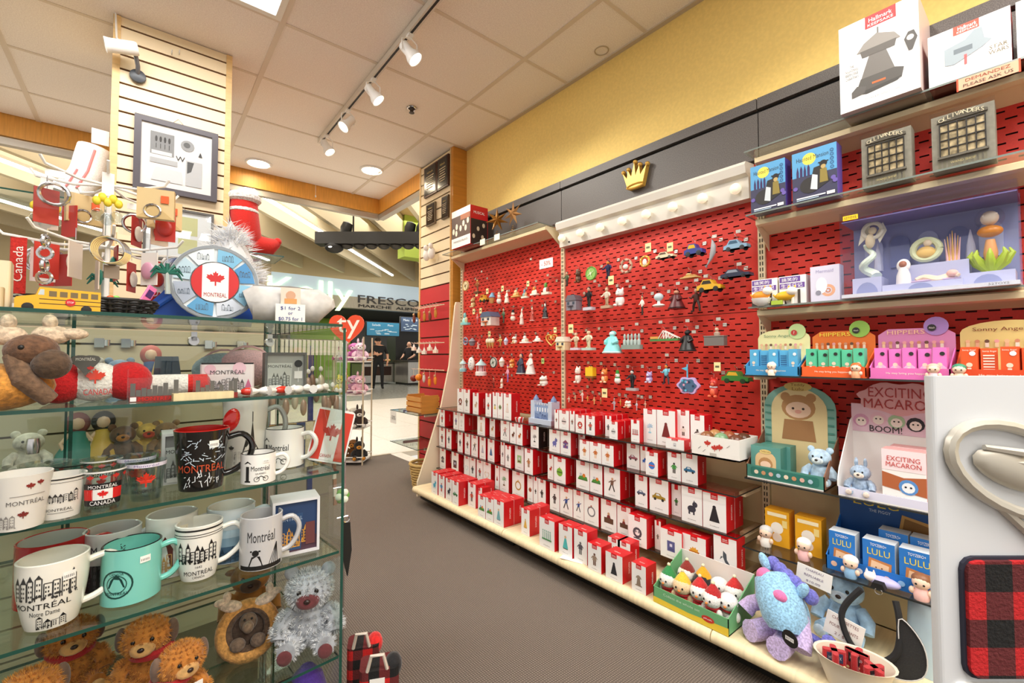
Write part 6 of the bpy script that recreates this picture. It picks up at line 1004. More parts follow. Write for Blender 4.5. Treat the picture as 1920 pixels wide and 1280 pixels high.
ya, yb = .53, .235; w = ya-yb; yc = (ya+yb)/2; t = thing('display_tray', 'blue cardboard display reading LULU THE PIGGY with biscuit picture', 'tray', (1.842, yc, F3), WR); LB = mat('#1f6fc0', .45); d = .17
MB().box(-w/2, w/2, 0, d, 0, .004).build('bottom', LB, t); MB().box(-w/2, w/2, 0, .003, .004, .045).build('front_lip', LB, t); MB().box(-w/2, w/2, d-.004, d, .004, .235).build('header_card', mat('#174f94', .45), t)
for q in (-1, 1): x = q*(w/2-.0015); MB().add([(x-.0015, 0, 0), (x-.0015, d, 0), (x-.0015, d, .15), (x-.0015, 0, .045), (x+.0015, 0, 0), (x+.0015, d, 0), (x+.0015, d, .15), (x+.0015, 0, .045)], [(3, 2, 1, 0), (4, 5, 6, 7), (0, 4, 7, 3), (1, 2, 6, 5), (3, 7, 6, 2)]).build('side_wall', LB, t)
Art().text('LULU', -.04, .213, .03, '#e8d04a', .13).text('THE PIGGY', -.03, .185, .01, '#cfe0f4', .06).poly([(.02, .13), (.14, .1), (.14, .17), (.03, .19)], '#c89a58').poly([(.03, .138), (.13, .112), (.13, .16), (.037, .18)], '#8a6230').front('header_print', t, 0, d-.005, 0); A = Art(); [A.circ(-w*.42+k*w*.12, .022, .009, ['#e8c0a8', '#8ab8e0', '#f0f0f4', '#d8a070'][k % 4], 10) for k in range(8)]; A.front('lip_print', t, 0, 0, 0)
def lb(A, w_, h_): A.rect(-w_/2, w_/2, 0, h_, '#2a78c8').text('LULU', 0, h_*.72, h_*.16, '#f0d850', w_*.7).text('TOYZERO+', 0, h_*.9, h_*.07, '#ffffff', w_*.5).poly([(-w_*.36, h_*.12), (w_*.36, h_*.12), (w_*.4, h_*.5), (-w_*.3, h_*.56)], '#c8824a').poly([(-w_*.28, h_*.18), (w_*.28, h_*.18), (w_*.32, h_*.44), (-w_*.22, h_*.5)], '#f0c8a0').circ(-w_*.08, h_*.34, w_*.03, '#7a4a2a', 6).circ(w_*.1, h_*.34, w_*.03, '#7a4a2a', 6)
for k, (a_, b__, X_) in enumerate(((.522, .448, 1.85), (.428, .345, 1.85), (.335, .25, 1.85), (.40, .325, 1.925), (.32, .245, 1.925))): carton('lulu_box', ['leftmost blue LULU biscuit blind box in its blue tray', 'middle front blue LULU biscuit blind box', 'right front blue LULU biscuit blind box', 'blue LULU biscuit box in the back row, left one', 'blue LULU biscuit box in the back row, right one'][k], 'box', X_, a_, b__, F3+.005, .125 if k < 3 else .145, .055, ('#2a78c8', '#d8e2ec'), 'blue biscuit boxes', lb)
dollfig('pale blue lamp shaped toy figure on the glass shelf edge', .455, '#e8e8ea', '#8ab4d8', 1.822, F3, 1.4); dollfig('small pink pig toy figure on the glass shelf edge', .28, '#8a5a3a', '#f0c0b8', 1.822, F3, 1.5)
o = thing('slipper_toy', 'lilac slipper shaped toy lying on the glass shelf edge', 'figurine', (1.825, .375, F3), WR); MB().ell((.006, 0, .016), (.042, .02, .016), 16, 9).build('slipper', mat('#b8b4e0', .5), o, True); MB().ell((-.028, -.004, .024), (.017, .016, .014)).build('head', mat('#f4eee8', .5), o, True); [MB().lathe([(.005, 0), (.001, .012)], 7, (-.028+q*.009, -.002, .034)).build('ear', mat('#f4e0dc', .5), o, True) for q in (-1, 1)]
def ticket(label, px, py, X_, w, h, lines, rot=0, col='#f6f4ee', ink='#4a4a5a'):
    p = onX(px, py, X_); t = thing('handwritten_sign', label, 'sign', (X_, p.y, p.z), WR); MB().box(-w/2, w/2, -.001, .001, -h/2, h/2).build('card', mat(col, .6), t); A = Art()
    for k, (s, f) in enumerate(lines): A.text(s, 0, h*(.32-.64*k/max(1, len(lines)-1)) if len(lines) > 1 else 0, h*.13, ink, w*f)
    A.front('lettering', t, 0, -.001, 0); t.rotation_euler[1] = rot; return t
ticket('white handwritten sign CHAPEAU REPLIABLE $10 on the lowest right shelf', 1526, 1082, 1.797, .105, .06, [('CHAPEAU', .5), ('REPLIABLE', .55), ('$10.00', .4)], .12, ink='#7a6a8a')
ticket('white handwritten sign CHAUSSETTES POUR ENFANTS above the sock basket', 1582, 1180, 1.72, .1, .075, [('CHAUSSETTES', .7), ('POUR ENFANTS', .75), ('2 / $15', .4)], .2, ink='#8a5a5a')
p = onX(1350, 1105, 1.62); tag(MB().box(-.06, .06, -.03, .03, 0, .001).build('paper_slip', WHITE, None, loc=(1.62, onX(1075, 1055, 1.62).y, DZ+.0005), rotz=WR+.3), 'blank white paper slip lying on the cream deck', 'paper')
# tray of small plush dolls on the deck
pa, pb, pc = onZ(1213, 1130, DZ), onZ(1370, 1205, DZ), onZ(1405, 1130, DZ); X0 = 1.59; ya, yb = 1.05, .752; w = ya-yb; d = .215; yc = (ya+yb)/2
t = thing('plush_tray', 'low green and yellow cardboard tray of small plush dolls on the deck', 'tray', (X0, yc, DZ+.0005), WR); GR = mat('#6fb07a', .5)
MB().box(-w/2, w/2, 0, d, 0, .004).build('bottom', GR, t); MB().box(-w/2, w/2, 0, .003, .004, .06).build('front_lip', GR, t); MB().box(-w/2, w/2, d-.003, d, .004, .15).build('back_card', mat('#e8e4e0', .5), t)
for q in (-1, 1): x = q*(w/2-.0015); MB().add([(x-.0015, 0, 0), (x-.0015, d, 0), (x-.0015, d, .15), (x-.0015, 0, .06), (x+.0015, 0, 0), (x+.0015, d, 0), (x+.0015, d, .15), (x+.0015, 0, .06)], [(3, 2, 1, 0), (4, 5, 6, 7), (0, 4, 7, 3), (1, 2, 6, 5), (3, 7, 6, 2)]).build('side_wall', GR, t)
A = Art(); A.poly([(-w/2, 0), (w/2, 0), (w/2, .028), (0, .018), (-w/2, .022)], '#f0d040').text('Collect the whole set', -.03, .044, .009, '#d8ecd8', w*.5).poly(circ(.075, .028, .024, 14, .011), '#c8342a').text('plush', .075, .028, .007, '#ffffff', .03).front('lip_print', t, 0, 0, 0)
DL = [(-.10, .045, '#f2efe8', '#2f8a4a', 'white snowman doll in a green hat'), (-.045, .04, '#efcfa4', '#e8c83a', 'peach faced doll in a yellow pointed hat'), (.01, .05, '#f4f2ee', '#c82a2a', 'white doll in red clothes, front middle'), (.06, .04, '#f4f2ee', '#b82226', 'large white doll with red body at the front'), (.1, .06, '#f4f2ee', None, 'white doll at the front right corner'), (-.08, .12, '#f0ece4', '#8a2a22', 'white doll behind in a dark red hat'), (-.02, .12, '#2a2626', '#e8a81e', 'dark doll behind with a yellow hat'), (.035, .13, '#f4f2ee', None, 'white smiling doll at the back'), (.085, .125, '#f6f4f0', '#c82a2a', 'white doll at the back with a red hat')]
for x, y, c, hc, lab in DL:
    o = thing('plush_doll', lab+' in the green tray', 'plush toy', (X0+y*1.3, yc-x*1.15, DZ+.004), WR+.2*math.sin(x*90), 'plush dolls in the green tray'); o.scale = (1.12,)*3; s = .05
    MB().ell((0, 0, .028), (.026, .022, .028)).build('body', mat('#c8242a' if hc else c, .9, 0, 'fabric'), o, True); MB().ell((0, -.006, .07), (.031, .028, .028), 16, 10).build('head', mat(c, .9, 0, 'fabric'), o, True)
    for q in (-1, 1): MB().ell((q*.011, -.033, .073), (.0032, .002, .004), 8, 6).build('eye', BLACK, o, True); MB().ell((q*.028, -.008, .032), (.01, .01, .016)).build('arm', mat(c, .9, 0, 'fabric'), o, True)
    MB().torus((0, -.002, .046), .02, .005, 14, 6, axis='z').build('scarf', mat('#b81e22', .9, 0, 'fabric'), o, True); MB().ell((0, -.035, .064), (.005, .004, .004), 8, 6).build('nose', mat('#d8823a', .6), o, True)
    if hc: MB().lathe([(.028, .084), (.02, .098), (.006, .116), (.001, .12)], 14).build('hat', mat(hc, .9, 0, 'fabric'), o, True); MB().ell((0, 0, .121), .006, 8, 6).build('pompom', mat('#f0e8c0', .9), o, True)
    m = MB(); m.M = Matrix.Translation((.014, -.036, .03)) @ Matrix.Rotation(PI/2, 4, 'X'); m.lathe([(.012, 0), (.012, .001)], 14); m.build('heart_tag', WHITE, o)
# blue plush pony, seen from the front with big pink snout
p = onZ(1450, 1225, DZ); t = thing('plush_pony', 'large light blue plush animal with lilac limbs slumped on the deck', 'plush toy', (1.70, .615, DZ+.001), WR-.3); t.scale = (.78, .78, .74); BL = mat('#94c4e8', .95, 0, 'fur', scale=120); LI = mat('#c3b0dc', .95, 0, 'fur', scale=120); PU = mat('#6f70c4', .95, 0, 'fur', scale=120); PK = mat('#e878b0', .9, 0, 'fabric')
MB().ell((0, .03, .12), (.085, .075, .12), 18, 12).build('body', BL, t, True); m = MB(); m.tube([(-.05, .0, .27), (.0, -.03, .22), (.05, -.06, .15), (.062, -.075, .11)], [.075, .092, .085, .06], 16); m.build('head', BL, t, True)
MB().ell((-.055, -.045, .285), (.036, .03, .04), 14, 9).build('cheek', PK, t, True); MB().ell((.045, -.085, .255), (.032, .022, .026), 14, 9).build('cheek', PK, t, True)
MB().ell((.035, -.128, .175), (.02, .006, .02), 16, 8).build('eye', WHITE, t, True); MB().ell((.035, -.133, .175), (.012, .004, .012), 12, 7).build('pupil', BLACK, t, True)
for x, z in ((-.09, .33), (.085, .28)): MB().ell((x, .0, z), (.022, .018, .042), 12, 8, rot=(0, .5*(1 if x > 0 else -1), 0)).build('ear', BL, t, True)
for k in range(6): MB().ell((-.07+.034*k, .03, .325-.014*k), (.03, .028, .034), 12, 8).build('mane', PU, t, True)
for q, z in ((-1, .13), (1, .1)): MB().tube([(q*.07, 0, .16), (q*.12, -.05, z), (q*.13, -.08, z-.03)], [.035, .034, .038], 12).build('arm', LI, t, True); MB().tube([(q*.04, -.03, .06), (q*.06, -.1, .048), (q*.065, -.13, .052)], [.045, .044, .046], 12).build('leg', LI, t, True)
MB().tube([(.06, .06, .06), (.12, .07, .05), (.16, .05, .09)], [.02, .02, .03], 10).build('tail', PU, t, True); m = MB(); m.M = Matrix.Translation((.115, -.12, .12)) @ Matrix.Rotation(PI/2, 4, 'X'); m.lathe([(.034, 0), (.034, .002)], 20); g = m.build('round_tag', BLACK, t); Art().rect(-.018, .018, -.008, .008, '#e8e8e8').text('BT21', 0, 0, .008, '#1a1a1a', .028).front('tag_lettering', g, .115, -.123, .12)
o = plush('second light blue plush in a clear bag behind the slumped plush animal', (1.93, .5, DZ+.001), .22, '#a4c8ec', '#c4d8f0', ears='round', limb='#b8a8dc')
# sock basket
p = onZ(1575, 1275, DZ); t = thing('sock_basket', 'small cream oval tub full of red novelty socks on the deck', 'basket', (1.635, .405, DZ+.0005), WR+.25); MB().lathe([(.055, 0), (.07, .05), (.08, .085), (.084, .088), (.078, .086), (.066, .05), (.05, .006)], 24).build('tub', mat('#e6dcc8', .35), t, True).scale = (1.2, .85, 1)
for k in range(7): o = thing('novelty_sock', f'{NTH[k]} red patterned sock packed in the cream tub', 'sock', (1.64+.045*math.cos(k*2.1)*.6, .405+.055*math.sin(k*2.1), DZ+.03), WR+.5*k, 'socks in the cream tub'); MB().rbox(-.03, .03, -.008, .008, 0, .062, .007).build('foot', mat('#b81c24', .9, 0, 'fabric'), o, True); MB().box(-.02, .02, -.0095, -.008, .03, .056).build('band_label', mat(['#1c1c22', '#2a3a5a', '#1c1c22'][k % 3], .5), o); Art().text('HOT SOX', 0, .043, .009, '#e0e4ea', .032).front('lettering', o, 0, -.0097, 0); [MB().ell((-.022+.015*j, -.0085, .012+.008*(j % 2)), (.004, .001, .004), 7, 5).build('motif', mat('#f0e0a0', .7), o) for j in range(4)]
# sun visor hung on a binder clip from the shelf edge
X_ = 1.76; pl = lambda x, y: (lambda q: (q.y, q.z))(onX(x, y, X_)); t = thing('sun_visor', 'black foldable sun visor hanging from a binder clip on the right shelf', 'hat', (X_, 0, 0), WR)
CB = [(1618, 1100), (1592, 1125), (1585, 1150), (1600, 1190), (1628, 1220), (1660, 1228), (1686, 1215), (1693, 1185), (1690, 1150), (1682, 1122)]; pts = [(-pl(*c)[0], 0, pl(*c)[1]) for c in CB]; n = len(pts)
MB().tube(spl([(x, -.02-.03*math.sin(PI*k/(n-1)), z) for k, (x, y, z) in enumerate(pts)]), .009, 8).build('headband', mat('#1b1b1d', .8), t, True)
BR_ = [(1660, 1226), (1690, 1205), (1692, 1150), (1715, 1165), (1738, 1200), (1745, 1235), (1735, 1258), (1705, 1262), (1672, 1252), (1640, 1232)]; q = [(v.x, v.y) for v in spl([(-pl(*c)[0], pl(*c)[1], 0) for c in BR_+BR_[:1]], 3)][:-1]; MB().yprism(q[::-1], -.045, -.04).build('brim', mat('#1b1b1d', .8, 0, 'fabric'), t)
MB().tube([(a, -.047, b_) for a, b_ in q+q[:1]], .0016, 5).build('piping', mat('#cfcfcf', .6), t); a, z = pl(1650, 1098); MB().yprism([(-a-.018, z), (-a+.018, z), (-a+.012, z+.016), (-a-.012, z+.016)], -.03, -.004).build('binder_clip', BLACK, t); MB().torus((-a, -.02, z-.01), .009, .001, 14, 5).build('clip_wire', CHROME, t, True)
tag(MB().lathe([(.05, 0), (.06, .1), (.055, .2), (.02, .27)], 18).build('bag_of_toy', mat('#b8d0e0', .3), None, True, (1.9, .27, DZ)), 'pale blue wrapped bundle on the deck behind the black visor', 'bundle')
# pale blurred stand in the foreground at the lower right
c0 = atD(1747, 705, .5); RZ = -TH; t = thing('foreground_stand', 'pale grey display stand filling the lower right corner in front', 'stand', (c0.x, c0.y, 0), RZ); zt = c0.z; W_ = .24; PG = mat('#dfe2e6', .45)
MB().rbox(0, W_, 0, .012, 0, zt, .004).build('panel', PG, t); MB().box(-.0, .26, -.02, .14, 0, .03).build('foot', PG, t)
rx = lambda px: (px-1747)/F*.5; rz_ = lambda py: EYE+(HY-py)/F*.5*1.0
m = MB(); m.tube([(rx(1895)+.075*math.cos(a), -.005, rz_(878)+.046*math.sin(a)-.022*math.cos(a)) for a in [2*PI*k/26 for k in range(27)]], .0065, 8, cap=False); o = thing('pewter_ornament', 'out of focus pewter oval ornament mounted on the pale stand', 'ornament', (c0.x, c0.y, 0), RZ); m.build('frame', mat('#c9c4b8', .35, .3), o, True)
MB().ell((rx(1890), -.004, rz_(880)), (.05, .009, .02), 16, 8, rot=(0, .35, 0)).build('figure', mat('#bdb7aa', .4, .3), o, True); [MB().tube([(rx(1830+20*k), -.006, rz_(835+22*k)), (rx(1900+10*k), -.01, rz_(845+22*k))], [.003, .0045], 6).build('ray', mat('#d2cdc2', .35, .3), o, True) for k in range(4)]; MB().tube([(rx(1850), -.004, rz_(935)), (rx(1935), -.004, rz_(1015))], .005, 7).build('cord', mat('#b4ada0', .5), o, True)
o = thing('plaid_patch', 'red and black buffalo plaid pouch on the pale foreground stand', 'pouch', (c0.x+math.cos(TH)*rx(1870), c0.y-math.sin(TH)*rx(1870), rz_(1145)), RZ); MB().yprism(rrect(-.048, .06, -.062, .062, .012), -.008, 0).build('cloth', mat('#c01c22', .9, 0, 'plaid', scale=17), o); MB().yprism(rrect(-.051, .063, -.065, .065, .014), -.004, .0).build('border', mat('#2a2a3a', .8), o)
o = thing('blue_card', 'white card with blue edge at the foot of the pale stand', 'card', (c0.x+math.cos(TH)*rx(1870), c0.y-math.sin(TH)*rx(1870), rz_(1300)), RZ); MB().yprism(rrect(-.06, .07, -.03, .022, .006), -.003, 0).build('card', WHITE, o); MB().yprism(rrect(-.055, .065, -.028, .016, .005), -.004, -.003).build('print', mat('#2a5aa8', .5), o)
# ================================================================ GLASS CABINET AT THE LEFT
CR = R(5.2); _c = atD(648, 608, .95); CO = Vector((_c.x, _c.y, 0)); _ux = Vector((math.cos(CR), math.sin(CR), 0)); _uy = Vector((-math.sin(CR), math.cos(CR), 0))
def cw(x, y, z): return CO+_ux*x+_uy*y+Vector((0, 0, z))
def cx_(px, y):       # local x on the cabinet where image column px meets local depth y
    d = ray(px, HY); o = CO+_uy*y; return (o.y*d.x-o.x*d.y)/(_ux.x*d.y-_ux.y*d.x)
def cz_(px, py, z): p = onZ(px, py, z); q = p-CO; return q.dot(_ux), q.dot(_uy)
def face(p): return math.atan2(-p[0], p[1])    # turn so that local -y looks back at the viewer's side of the shop
TOPZ, S1, S2, S3, S4 = 1.168, 1.024, .86, .696, .485; CD = .42; CW = 1.05
def cab(label, z, y0=0, y1=CD, x0=-CW, x1=-.006, n=0): t = thing('glass_shelf', label, 'shelf', tuple(cw(0, 0, z)), CR, 'glass cabinet shelves'); MB().box(x0, x1, y0, y1, -.0055, 0, [0, 0, 1, 1, 1, 1]).build('pane', [GLASS, GEDGE], t)
cab('glass top of the cabinet carrying the toy bus and round plate', TOPZ); cab('glass cabinet shelf with the flag pillow and moose hat', S1, .015); cab('glass cabinet shelf with shot glasses and the black mug', S2, .01); cab('glass cabinet shelf with two rows of souvenir mugs', S3, .005); cab('lowest glass cabinet shelf with teddy bears and moose', S4, .0)
t = thing('glass_cabinet', 'frameless glass cabinet with side and back panes at the left', 'cabinet', tuple(cw(0, 0, 0)), CR)
MB().box(-.005, .001, .0, CD, .02, TOPZ-.008, [0, 0, 1, 0, 1, 0]).build('side_pane', [GLASS, GEDGE], t); MB().box(-CW, -.006, CD, CD+.006, .02, TOPZ-.008, [0, 0, 0, 1, 0, 1]).build('back_pane', [mat('#eef4f0', .02, 0, 'glass'), GEDGE], t)
for y in (.13, ): MB().box(-.42, -.416, CD-.02, CD-.002, .02, TOPZ-.01).build('divider', GEDGE, t)
MB().box(-CW, 0, 0, CD, 0, .02).build('bottom', mat('#c8a878', .5, 0, 'wood', stretch=(10, 1, 1)), t)
for x in (-.03, -.2, -.43, -.66): m = MB(); m.M = Matrix.Translation((x, CD-.012, TOPZ-.03)) @ Matrix.Rotation(PI/2, 4, 'X'); m.lathe([(.011, -.006), (.013, 0), (.011, .008)], 14); m.build('connector', CHROME, t, True); MB().box(x-.006, x+.006, CD-.02, CD-.008, TOPZ-.03, TOPZ-.008).build('connector_arm', CHROME, t)
MB().lathe([(.009, 0), (.011, .012), (.009, .03)], 12, (cx_(68, CD-.02), CD-.02, S2+.045)).build('lock', CHROME, t, True)
# ---- mugs
def mug(label, px, py, z, r, h, col, art=None, prof='cyl', handle=1, inner=None, rim=None, y=None, name='souvenir_mug', turn=0, group='souvenir mugs', rough=.18, hcol=None, price=True):
    if y is None: x, y = cz_(px, py, z)
    else: x = cx_(px, y)
    p = cw(x, y, z); rz = face(p)+turn; t = thing(name, label, 'mug', tuple(p), rz, group); M1 = mat(col, rough, 0, 'coat'); M2 = mat(inner or col, .2); e = .0035
    rad = {'cyl': lambda q: r, 'cone': lambda q: r*(.78+.22*q/h), 'tulip': lambda q: r*(.72+.3*math.sin(min(1, q/h*1.15)*PI/2)-.02*(q/h))}[prof]
    out = [(r*.55 if prof != 'cyl' else r*.9, 0)]+[(rad(h*k/8), h*max(.025, k/8)) for k in range(9)]; inn = [(max(.002, rad(h*k/8)-e), max(.006, h*k/8)) for k in range(8, -1, -1)]
    MB().lathe(out+[(rad(h)-e*.5, h+.0012)]+inn+[(.001, .006)], 32, m=[0]*9+[2 if rim else 0]*2+[1]*10).build('cup', [M1, M2, mat(rim or col, .25)], t, True)
    if handle:
        a0 = rad(h*.8)-.002; a1 = rad(h*.22)-.002; k = r*.85*abs(handle); MB().tube(spl([(a0, 0, h*.82), (a0+k*.6, 0, h*.86), (a0+k, 0, h*.68), (a0+k*.9, 0, h*.45), (a1+k*.5, 0, h*.26), (a1, 0, h*.2)]), r*.13, 9).build('handle', mat(hcol or col, rough, 0, 'coat'), t, True)
    if art: A = Art(); art(A, r, h); A.wrap('print', t, rad)
    if price: A = Art(); A.rect(r*.25, r*.62, h*.72, h*.84, '#fdfcf8', 4); [A.rect(r*(.29+.05*k), r*(.31+.05*k), h*.75, h*.79, '#555555') for k in range(6)]; A.wrap('price_sticker', t, lambda q: rad(q)+.0006)
    return t
K = '#1d1c1c'
def a_vieux(A, r, h): A.sketch(-r*1.15, r*.7, h*.5, h*.88, '#3a3a3a', 3, 8).text('MONTRÉAL', -r*.35, h*.42, h*.11, K, r*1.7).text('Notre Dame', -r*.2, h*.3, h*.07, '#2a2a2a', r*.8).sketch(-r*.4, r*.4, h*.06, h*.26, K, 8, 4)
mug('white souvenir mug with grey sketches and NTRÉAL lettering, front left', 97, 1166, S3, .041, .1, '#f2f0e6', a_vieux, 'tulip', 1.15)
def a_teal(A, r, h): A.ring(-r*.5, h*.42, r*.5, r*.56, '#14413c', 24).ring(-r*.5, h*.42, r*.33, r*.36, '#14413c', 24).poly([(-r*.8, h*.36), (-r*.2, h*.36), (-r*.3, h*.5), (-r*.5, h*.6), (-r*.7, h*.5)], '#14413c').text('MONTRÉAL', -r*.5, h*.27, h*.07, '#0f3430', r*.8).text('CANADA', -r*.5, h*.6, h*.05, '#14413c', r*.5)
mug('turquoise enamel style mug with a dark round stamp and black rim', 246, 1117, S3, .04, .09, '#7fd0c4', a_teal, 'cyl', .9, rim=K)
def a_sk(A, r, h): A.rect(-r*1.3, r*1.3, h*.93, h*.96, K, 14).rect(-r*1.3, r*1.3, h*.86, h*.872, K, 14).rect(-r*1.3, r*1.3, h*.82, h*.83, K, 14).sketch(-r*.9, r*.8, h*.36, h*.75, K, 6, 9).text('1642', 0, h*.29, h*.04, K).text('MONTRÉAL', 0, h*.19, h*.1, K, r*1.25).text('CANADA', 0, h*.1, h*.04, K, r*.5)
mug('white mug with black rim lines, old town sketch and MONTRÉAL below', 372, 1080, S3, .037, .1, '#f4f3ec', a_sk, 'tulip', 1.1, price=False)
def a_sil(A, r, h): A.text('Montréal', 0, h*.66, h*.2, '#3a3a3c', r*1.3).rect(-r*1.1, r*1.1, 0.004, h*.12, K, 10).circ(-r*.25, h*.36, r*.16, K).rect(-r*.5, -r*.02, h*.38, h*.41, K).poly([(-r*.6, h*.1), (r*.1, h*.1), (-r*.05, h*.3), (-r*.42, h*.3)], K); [A.line(r*.35+.12*r*k, h*.1, r*.75, h*.5, .0012, K) for k in range(5)]
mug('silver grey mug with a black musician silhouette and Montréal script', 489, 1057, S3, .037, .098, '#c6c6c8', a_sil, 'cyl', 1, rough=.25, price=False)
def a_red(A, r, h): A.rect(-r*.35, -r*.27, h*.3, h*.55, '#f6efe8').poly([(r*.3+r*.34*math.sin(a)**3, h*.44+r*(.3*math.cos(a)-.12*math.cos(2*a)-.05*math.cos(3*a))) for a in [2*PI*k/20 for k in range(20)]][::-1], '#f2e6dc').leaf(r*.3, h*.44, r*.14, '#8a5a50').text('MONTRÉAL', r*.35, h*.14, h*.08, '#f2e6dc', r*.9)
mug('red glitter mug with a white heart and letter I, back row left', 112, 1100, S3, .045, .1, '#b01a1e', a_red, 'cyl', 1, inner='#d8d6d2', y=.16, price=False)
def a_bw(A, r, h): A.rect(-r*1.3, r*1.3, .005, h*.5, '#4a484a', 14).sketch(-r*1.1, r*1.1, h*.05, h*.62, '#1e1d1f', 12, 10).text('Montréal', -r*.1, h*.74, h*.14, '#2a2a2c', r*1.3)
mug('grey mug with black and white city photo and Montréal script', 222, 1090, S3, .04, .1, '#c9c6c6', a_bw, 'cyl', 1, y=.15, inner='#dcdcda', price=False)
def a_gold(A, r, h): A.rect(r*.2, r*.62, .008, h*.86, '#efe7d4', 5).text('Montreal', r*.42, h*.45, r*.3, '#8a6a1e', h*.75, PI/2).poly([(-r*.55, .01), (r*.05, .01), (r*.05, h*.5), (-r*.25, h*.72), (-r*.55, h*.5)], '#6a2a22').sketch(-r*.5, r*.0, .015, h*.5, '#d0a060', 4, 3)
mug('white mug with gold vertical Montreal lettering and a red church', 331, 1040, S3, .04, .108, '#eceae4', a_gold, 'cyl', 1.1, y=.14, price=False)
def a_city(A, r, h): A.rect(-r*1.3, r*1.3, .004, h*.34, '#4a6a86', 14).rect(-r*1.3, r*1.3, h*.34, h*.5, '#8fb0c4', 14).rect(-r*1.3, r*1.3, h*.5, h*.64, '#b8d2e0', 14).sketch(-r, r, h*.06, h*.42, '#2f4658', 21, 10)
mug('pale blue mug with a hazy city skyline, back row right', 440, 1016, S3, .042, .104, '#d9e4ea', a_city, 'cyl', 1, y=.13, inner='#f2f0ea')
# upper mugs
def a_blk(A, r, h):
    rn = random.Random(4)
    for k in range(46): a = rn.uniform(-.7, .8)*r; z = h*rn.uniform(.5, .86); A.line(a, z, a+rn.uniform(-.2, .2)*r, z+rn.uniform(-.06, .06)*h, .0012, '#cfe0ec')
    A.text('MONTREAL', 0, h*.4, h*.12, '#c8502e', r*1.7)
    for k in range(26): a = rn.uniform(-.6, .7)*r; z = h*rn.uniform(.08, .3); A.line(a, z, a+rn.uniform(-.1, .1)*r, z+rn.uniform(0, .12)*h, .0011, '#e6ecf0')
m_ = mug('black mug with red inside, white doodles and orange MONTREAL lettering', 377, 915, S2, .043, .108, '#171514', a_blk, 'cone', 1.1, inner='#b81e1a', rim='#b81e1a', rough=.15)
x, y = cz_(428, 900, S2); t = thing('red_spoon', 'glossy red ceramic spoon tucked in the black mug handle', 'spoon', tuple(cw(cx_(424, .1), .1, S2+.012)), face(cw(x, y, 0))); MB().tube([(-.004, 0, 0), (0, 0, .05), (.006, 0, .085)], [.006, .005, .004], 8).build('stem', mat('#c01c1c', .15, 0, 'coat'), t, True); MB().ell((.011, 0, .103), (.014, .006, .023), 14, 9, rot=(0, .25, 0)).build('bowl', mat('#c8201e', .12, 0, 'coat'), t, True)
def a_castle(A, r, h):
    A.poly([(-r*.5, h*.02), (r*.7, h*.02), (r*.62, h*.3), (r*.4, h*.42), (r*.3, h*.72), (r*.2, h*.42), (r*.05, h*.5), (-.1*r, h*.3), (-r*.45, h*.26)], '#2a2826').line(r*.3, h*.7, r*.3, h*.84, .0015, '#2a2826').sketch(-r*.5, r*.6, h*.04, h*.4, '#e8e6e0', 5, 6).leaf(-r*.62, h*.34, r*.16, '#3a3836')
mug('tall white mug with a black castle silhouette', 463, 885, S2, .043, .15, '#dedcd6', a_castle, 'cone', 1, inner='#2a2624', rim='#2a2624', y=.16, price=False, hcol='#9a9c98')
def a_en(A, r, h):
    A.rect(-r*.72, -r*.52, h*.14, h*.62, K).poly([(-r*.86, h*.7), (-r*.38, h*.7), (-r*.62, h*.8)], K).rect(-r*.8, -r*.44, h*.1, h*.15, K).text('Montréal', r*.12, h*.55, h*.16, K, r*1.05).text('QUÉBEC', r*.14, h*.38, h*.07, K, r*.6)
    for q in (-.1, .4): A.ring(r*q+.02*r, h*.2, r*.13, r*.16, K, 14)
    A.line(-r*.1, h*.2, r*.15, h*.3, .0012, K).line(r*.15, h*.3, r*.42, h*.2, .0012, K)
mug('large white enamel mug with black rim and bicycle print', 533, 872, S2, .039, .083, '#f7f6f2', a_en, 'cyl', .95, rim=K, price=False, turn=-.45)
mug('small white enamel mug with black rim beside the black mug', 484, 902, S2, .03, .056, '#f6f5f1', a_en, 'cyl', .9, rim=K)
# ---- shot glasses
def shot(label, px, py, h, r, art, y=None, frost=None, z=S2, band=None):
    if y is None: x, y = cz_(px, py, z)
    else: x = cx_(px, y)
    p = cw(x, y, z); t = thing('shot_glass', label, 'glass', tuple(p), face(p), 'souvenir shot glasses'); rad = lambda q: r*(.74+.26*q/h); e = .002
    MB().lathe([(r*.74, 0)]+[(rad(h*k/4), h*k/4) for k in range(5)]+[(rad(h)-e, h)]+[(rad(h*k/4)-e, h*k/4) for k in (3, 2, 1)]+[(.001, h*.22)], 24).build('glass', mat(frost, .3) if frost else mat('#eaf0ee', .03, 0, 'glass', base=.07, edge=.7), t, True); MB().lathe([(r*.7, .001), (r*.73, h*.16), (.001, h*.18)], 24).build('thick_base', mat('#e8eeee', .03, 0, 'glass'), t, True)
    A = Art(); art(A, r, h); A.wrap('print', t, rad)
def s_flag(A, r, h): A.rect(-r*.9, r*.9, h*.56, h*.7, K, 8).text('MONTRÉAL', 0, h*.63, h*.1, '#ffffff', r*1.3).rect(-r*.9, r*.9, h*.3, h*.56, '#f2f2f0', 8).rect(-r*.9, -r*.42, h*.3, h*.56, '#d8201e', 4).rect(r*.42, r*.9, h*.3, h*.56, '#d8201e', 4).leaf(0, h*.43, h*.11, '#d8201e').rect(-r*.9, r*.9, h*.16, h*.3, K, 8).text('CANADA', 0, h*.23, h*.1, '#ffffff', r*1.1); [A.leaf(-r*1.1+.55*r*k, h*.84, h*.08, '#c8302a') for k in range(5)]; A.rect(-r*1.3, r*1.3, h*.95, h*.99, '#f0f0ee', 12)
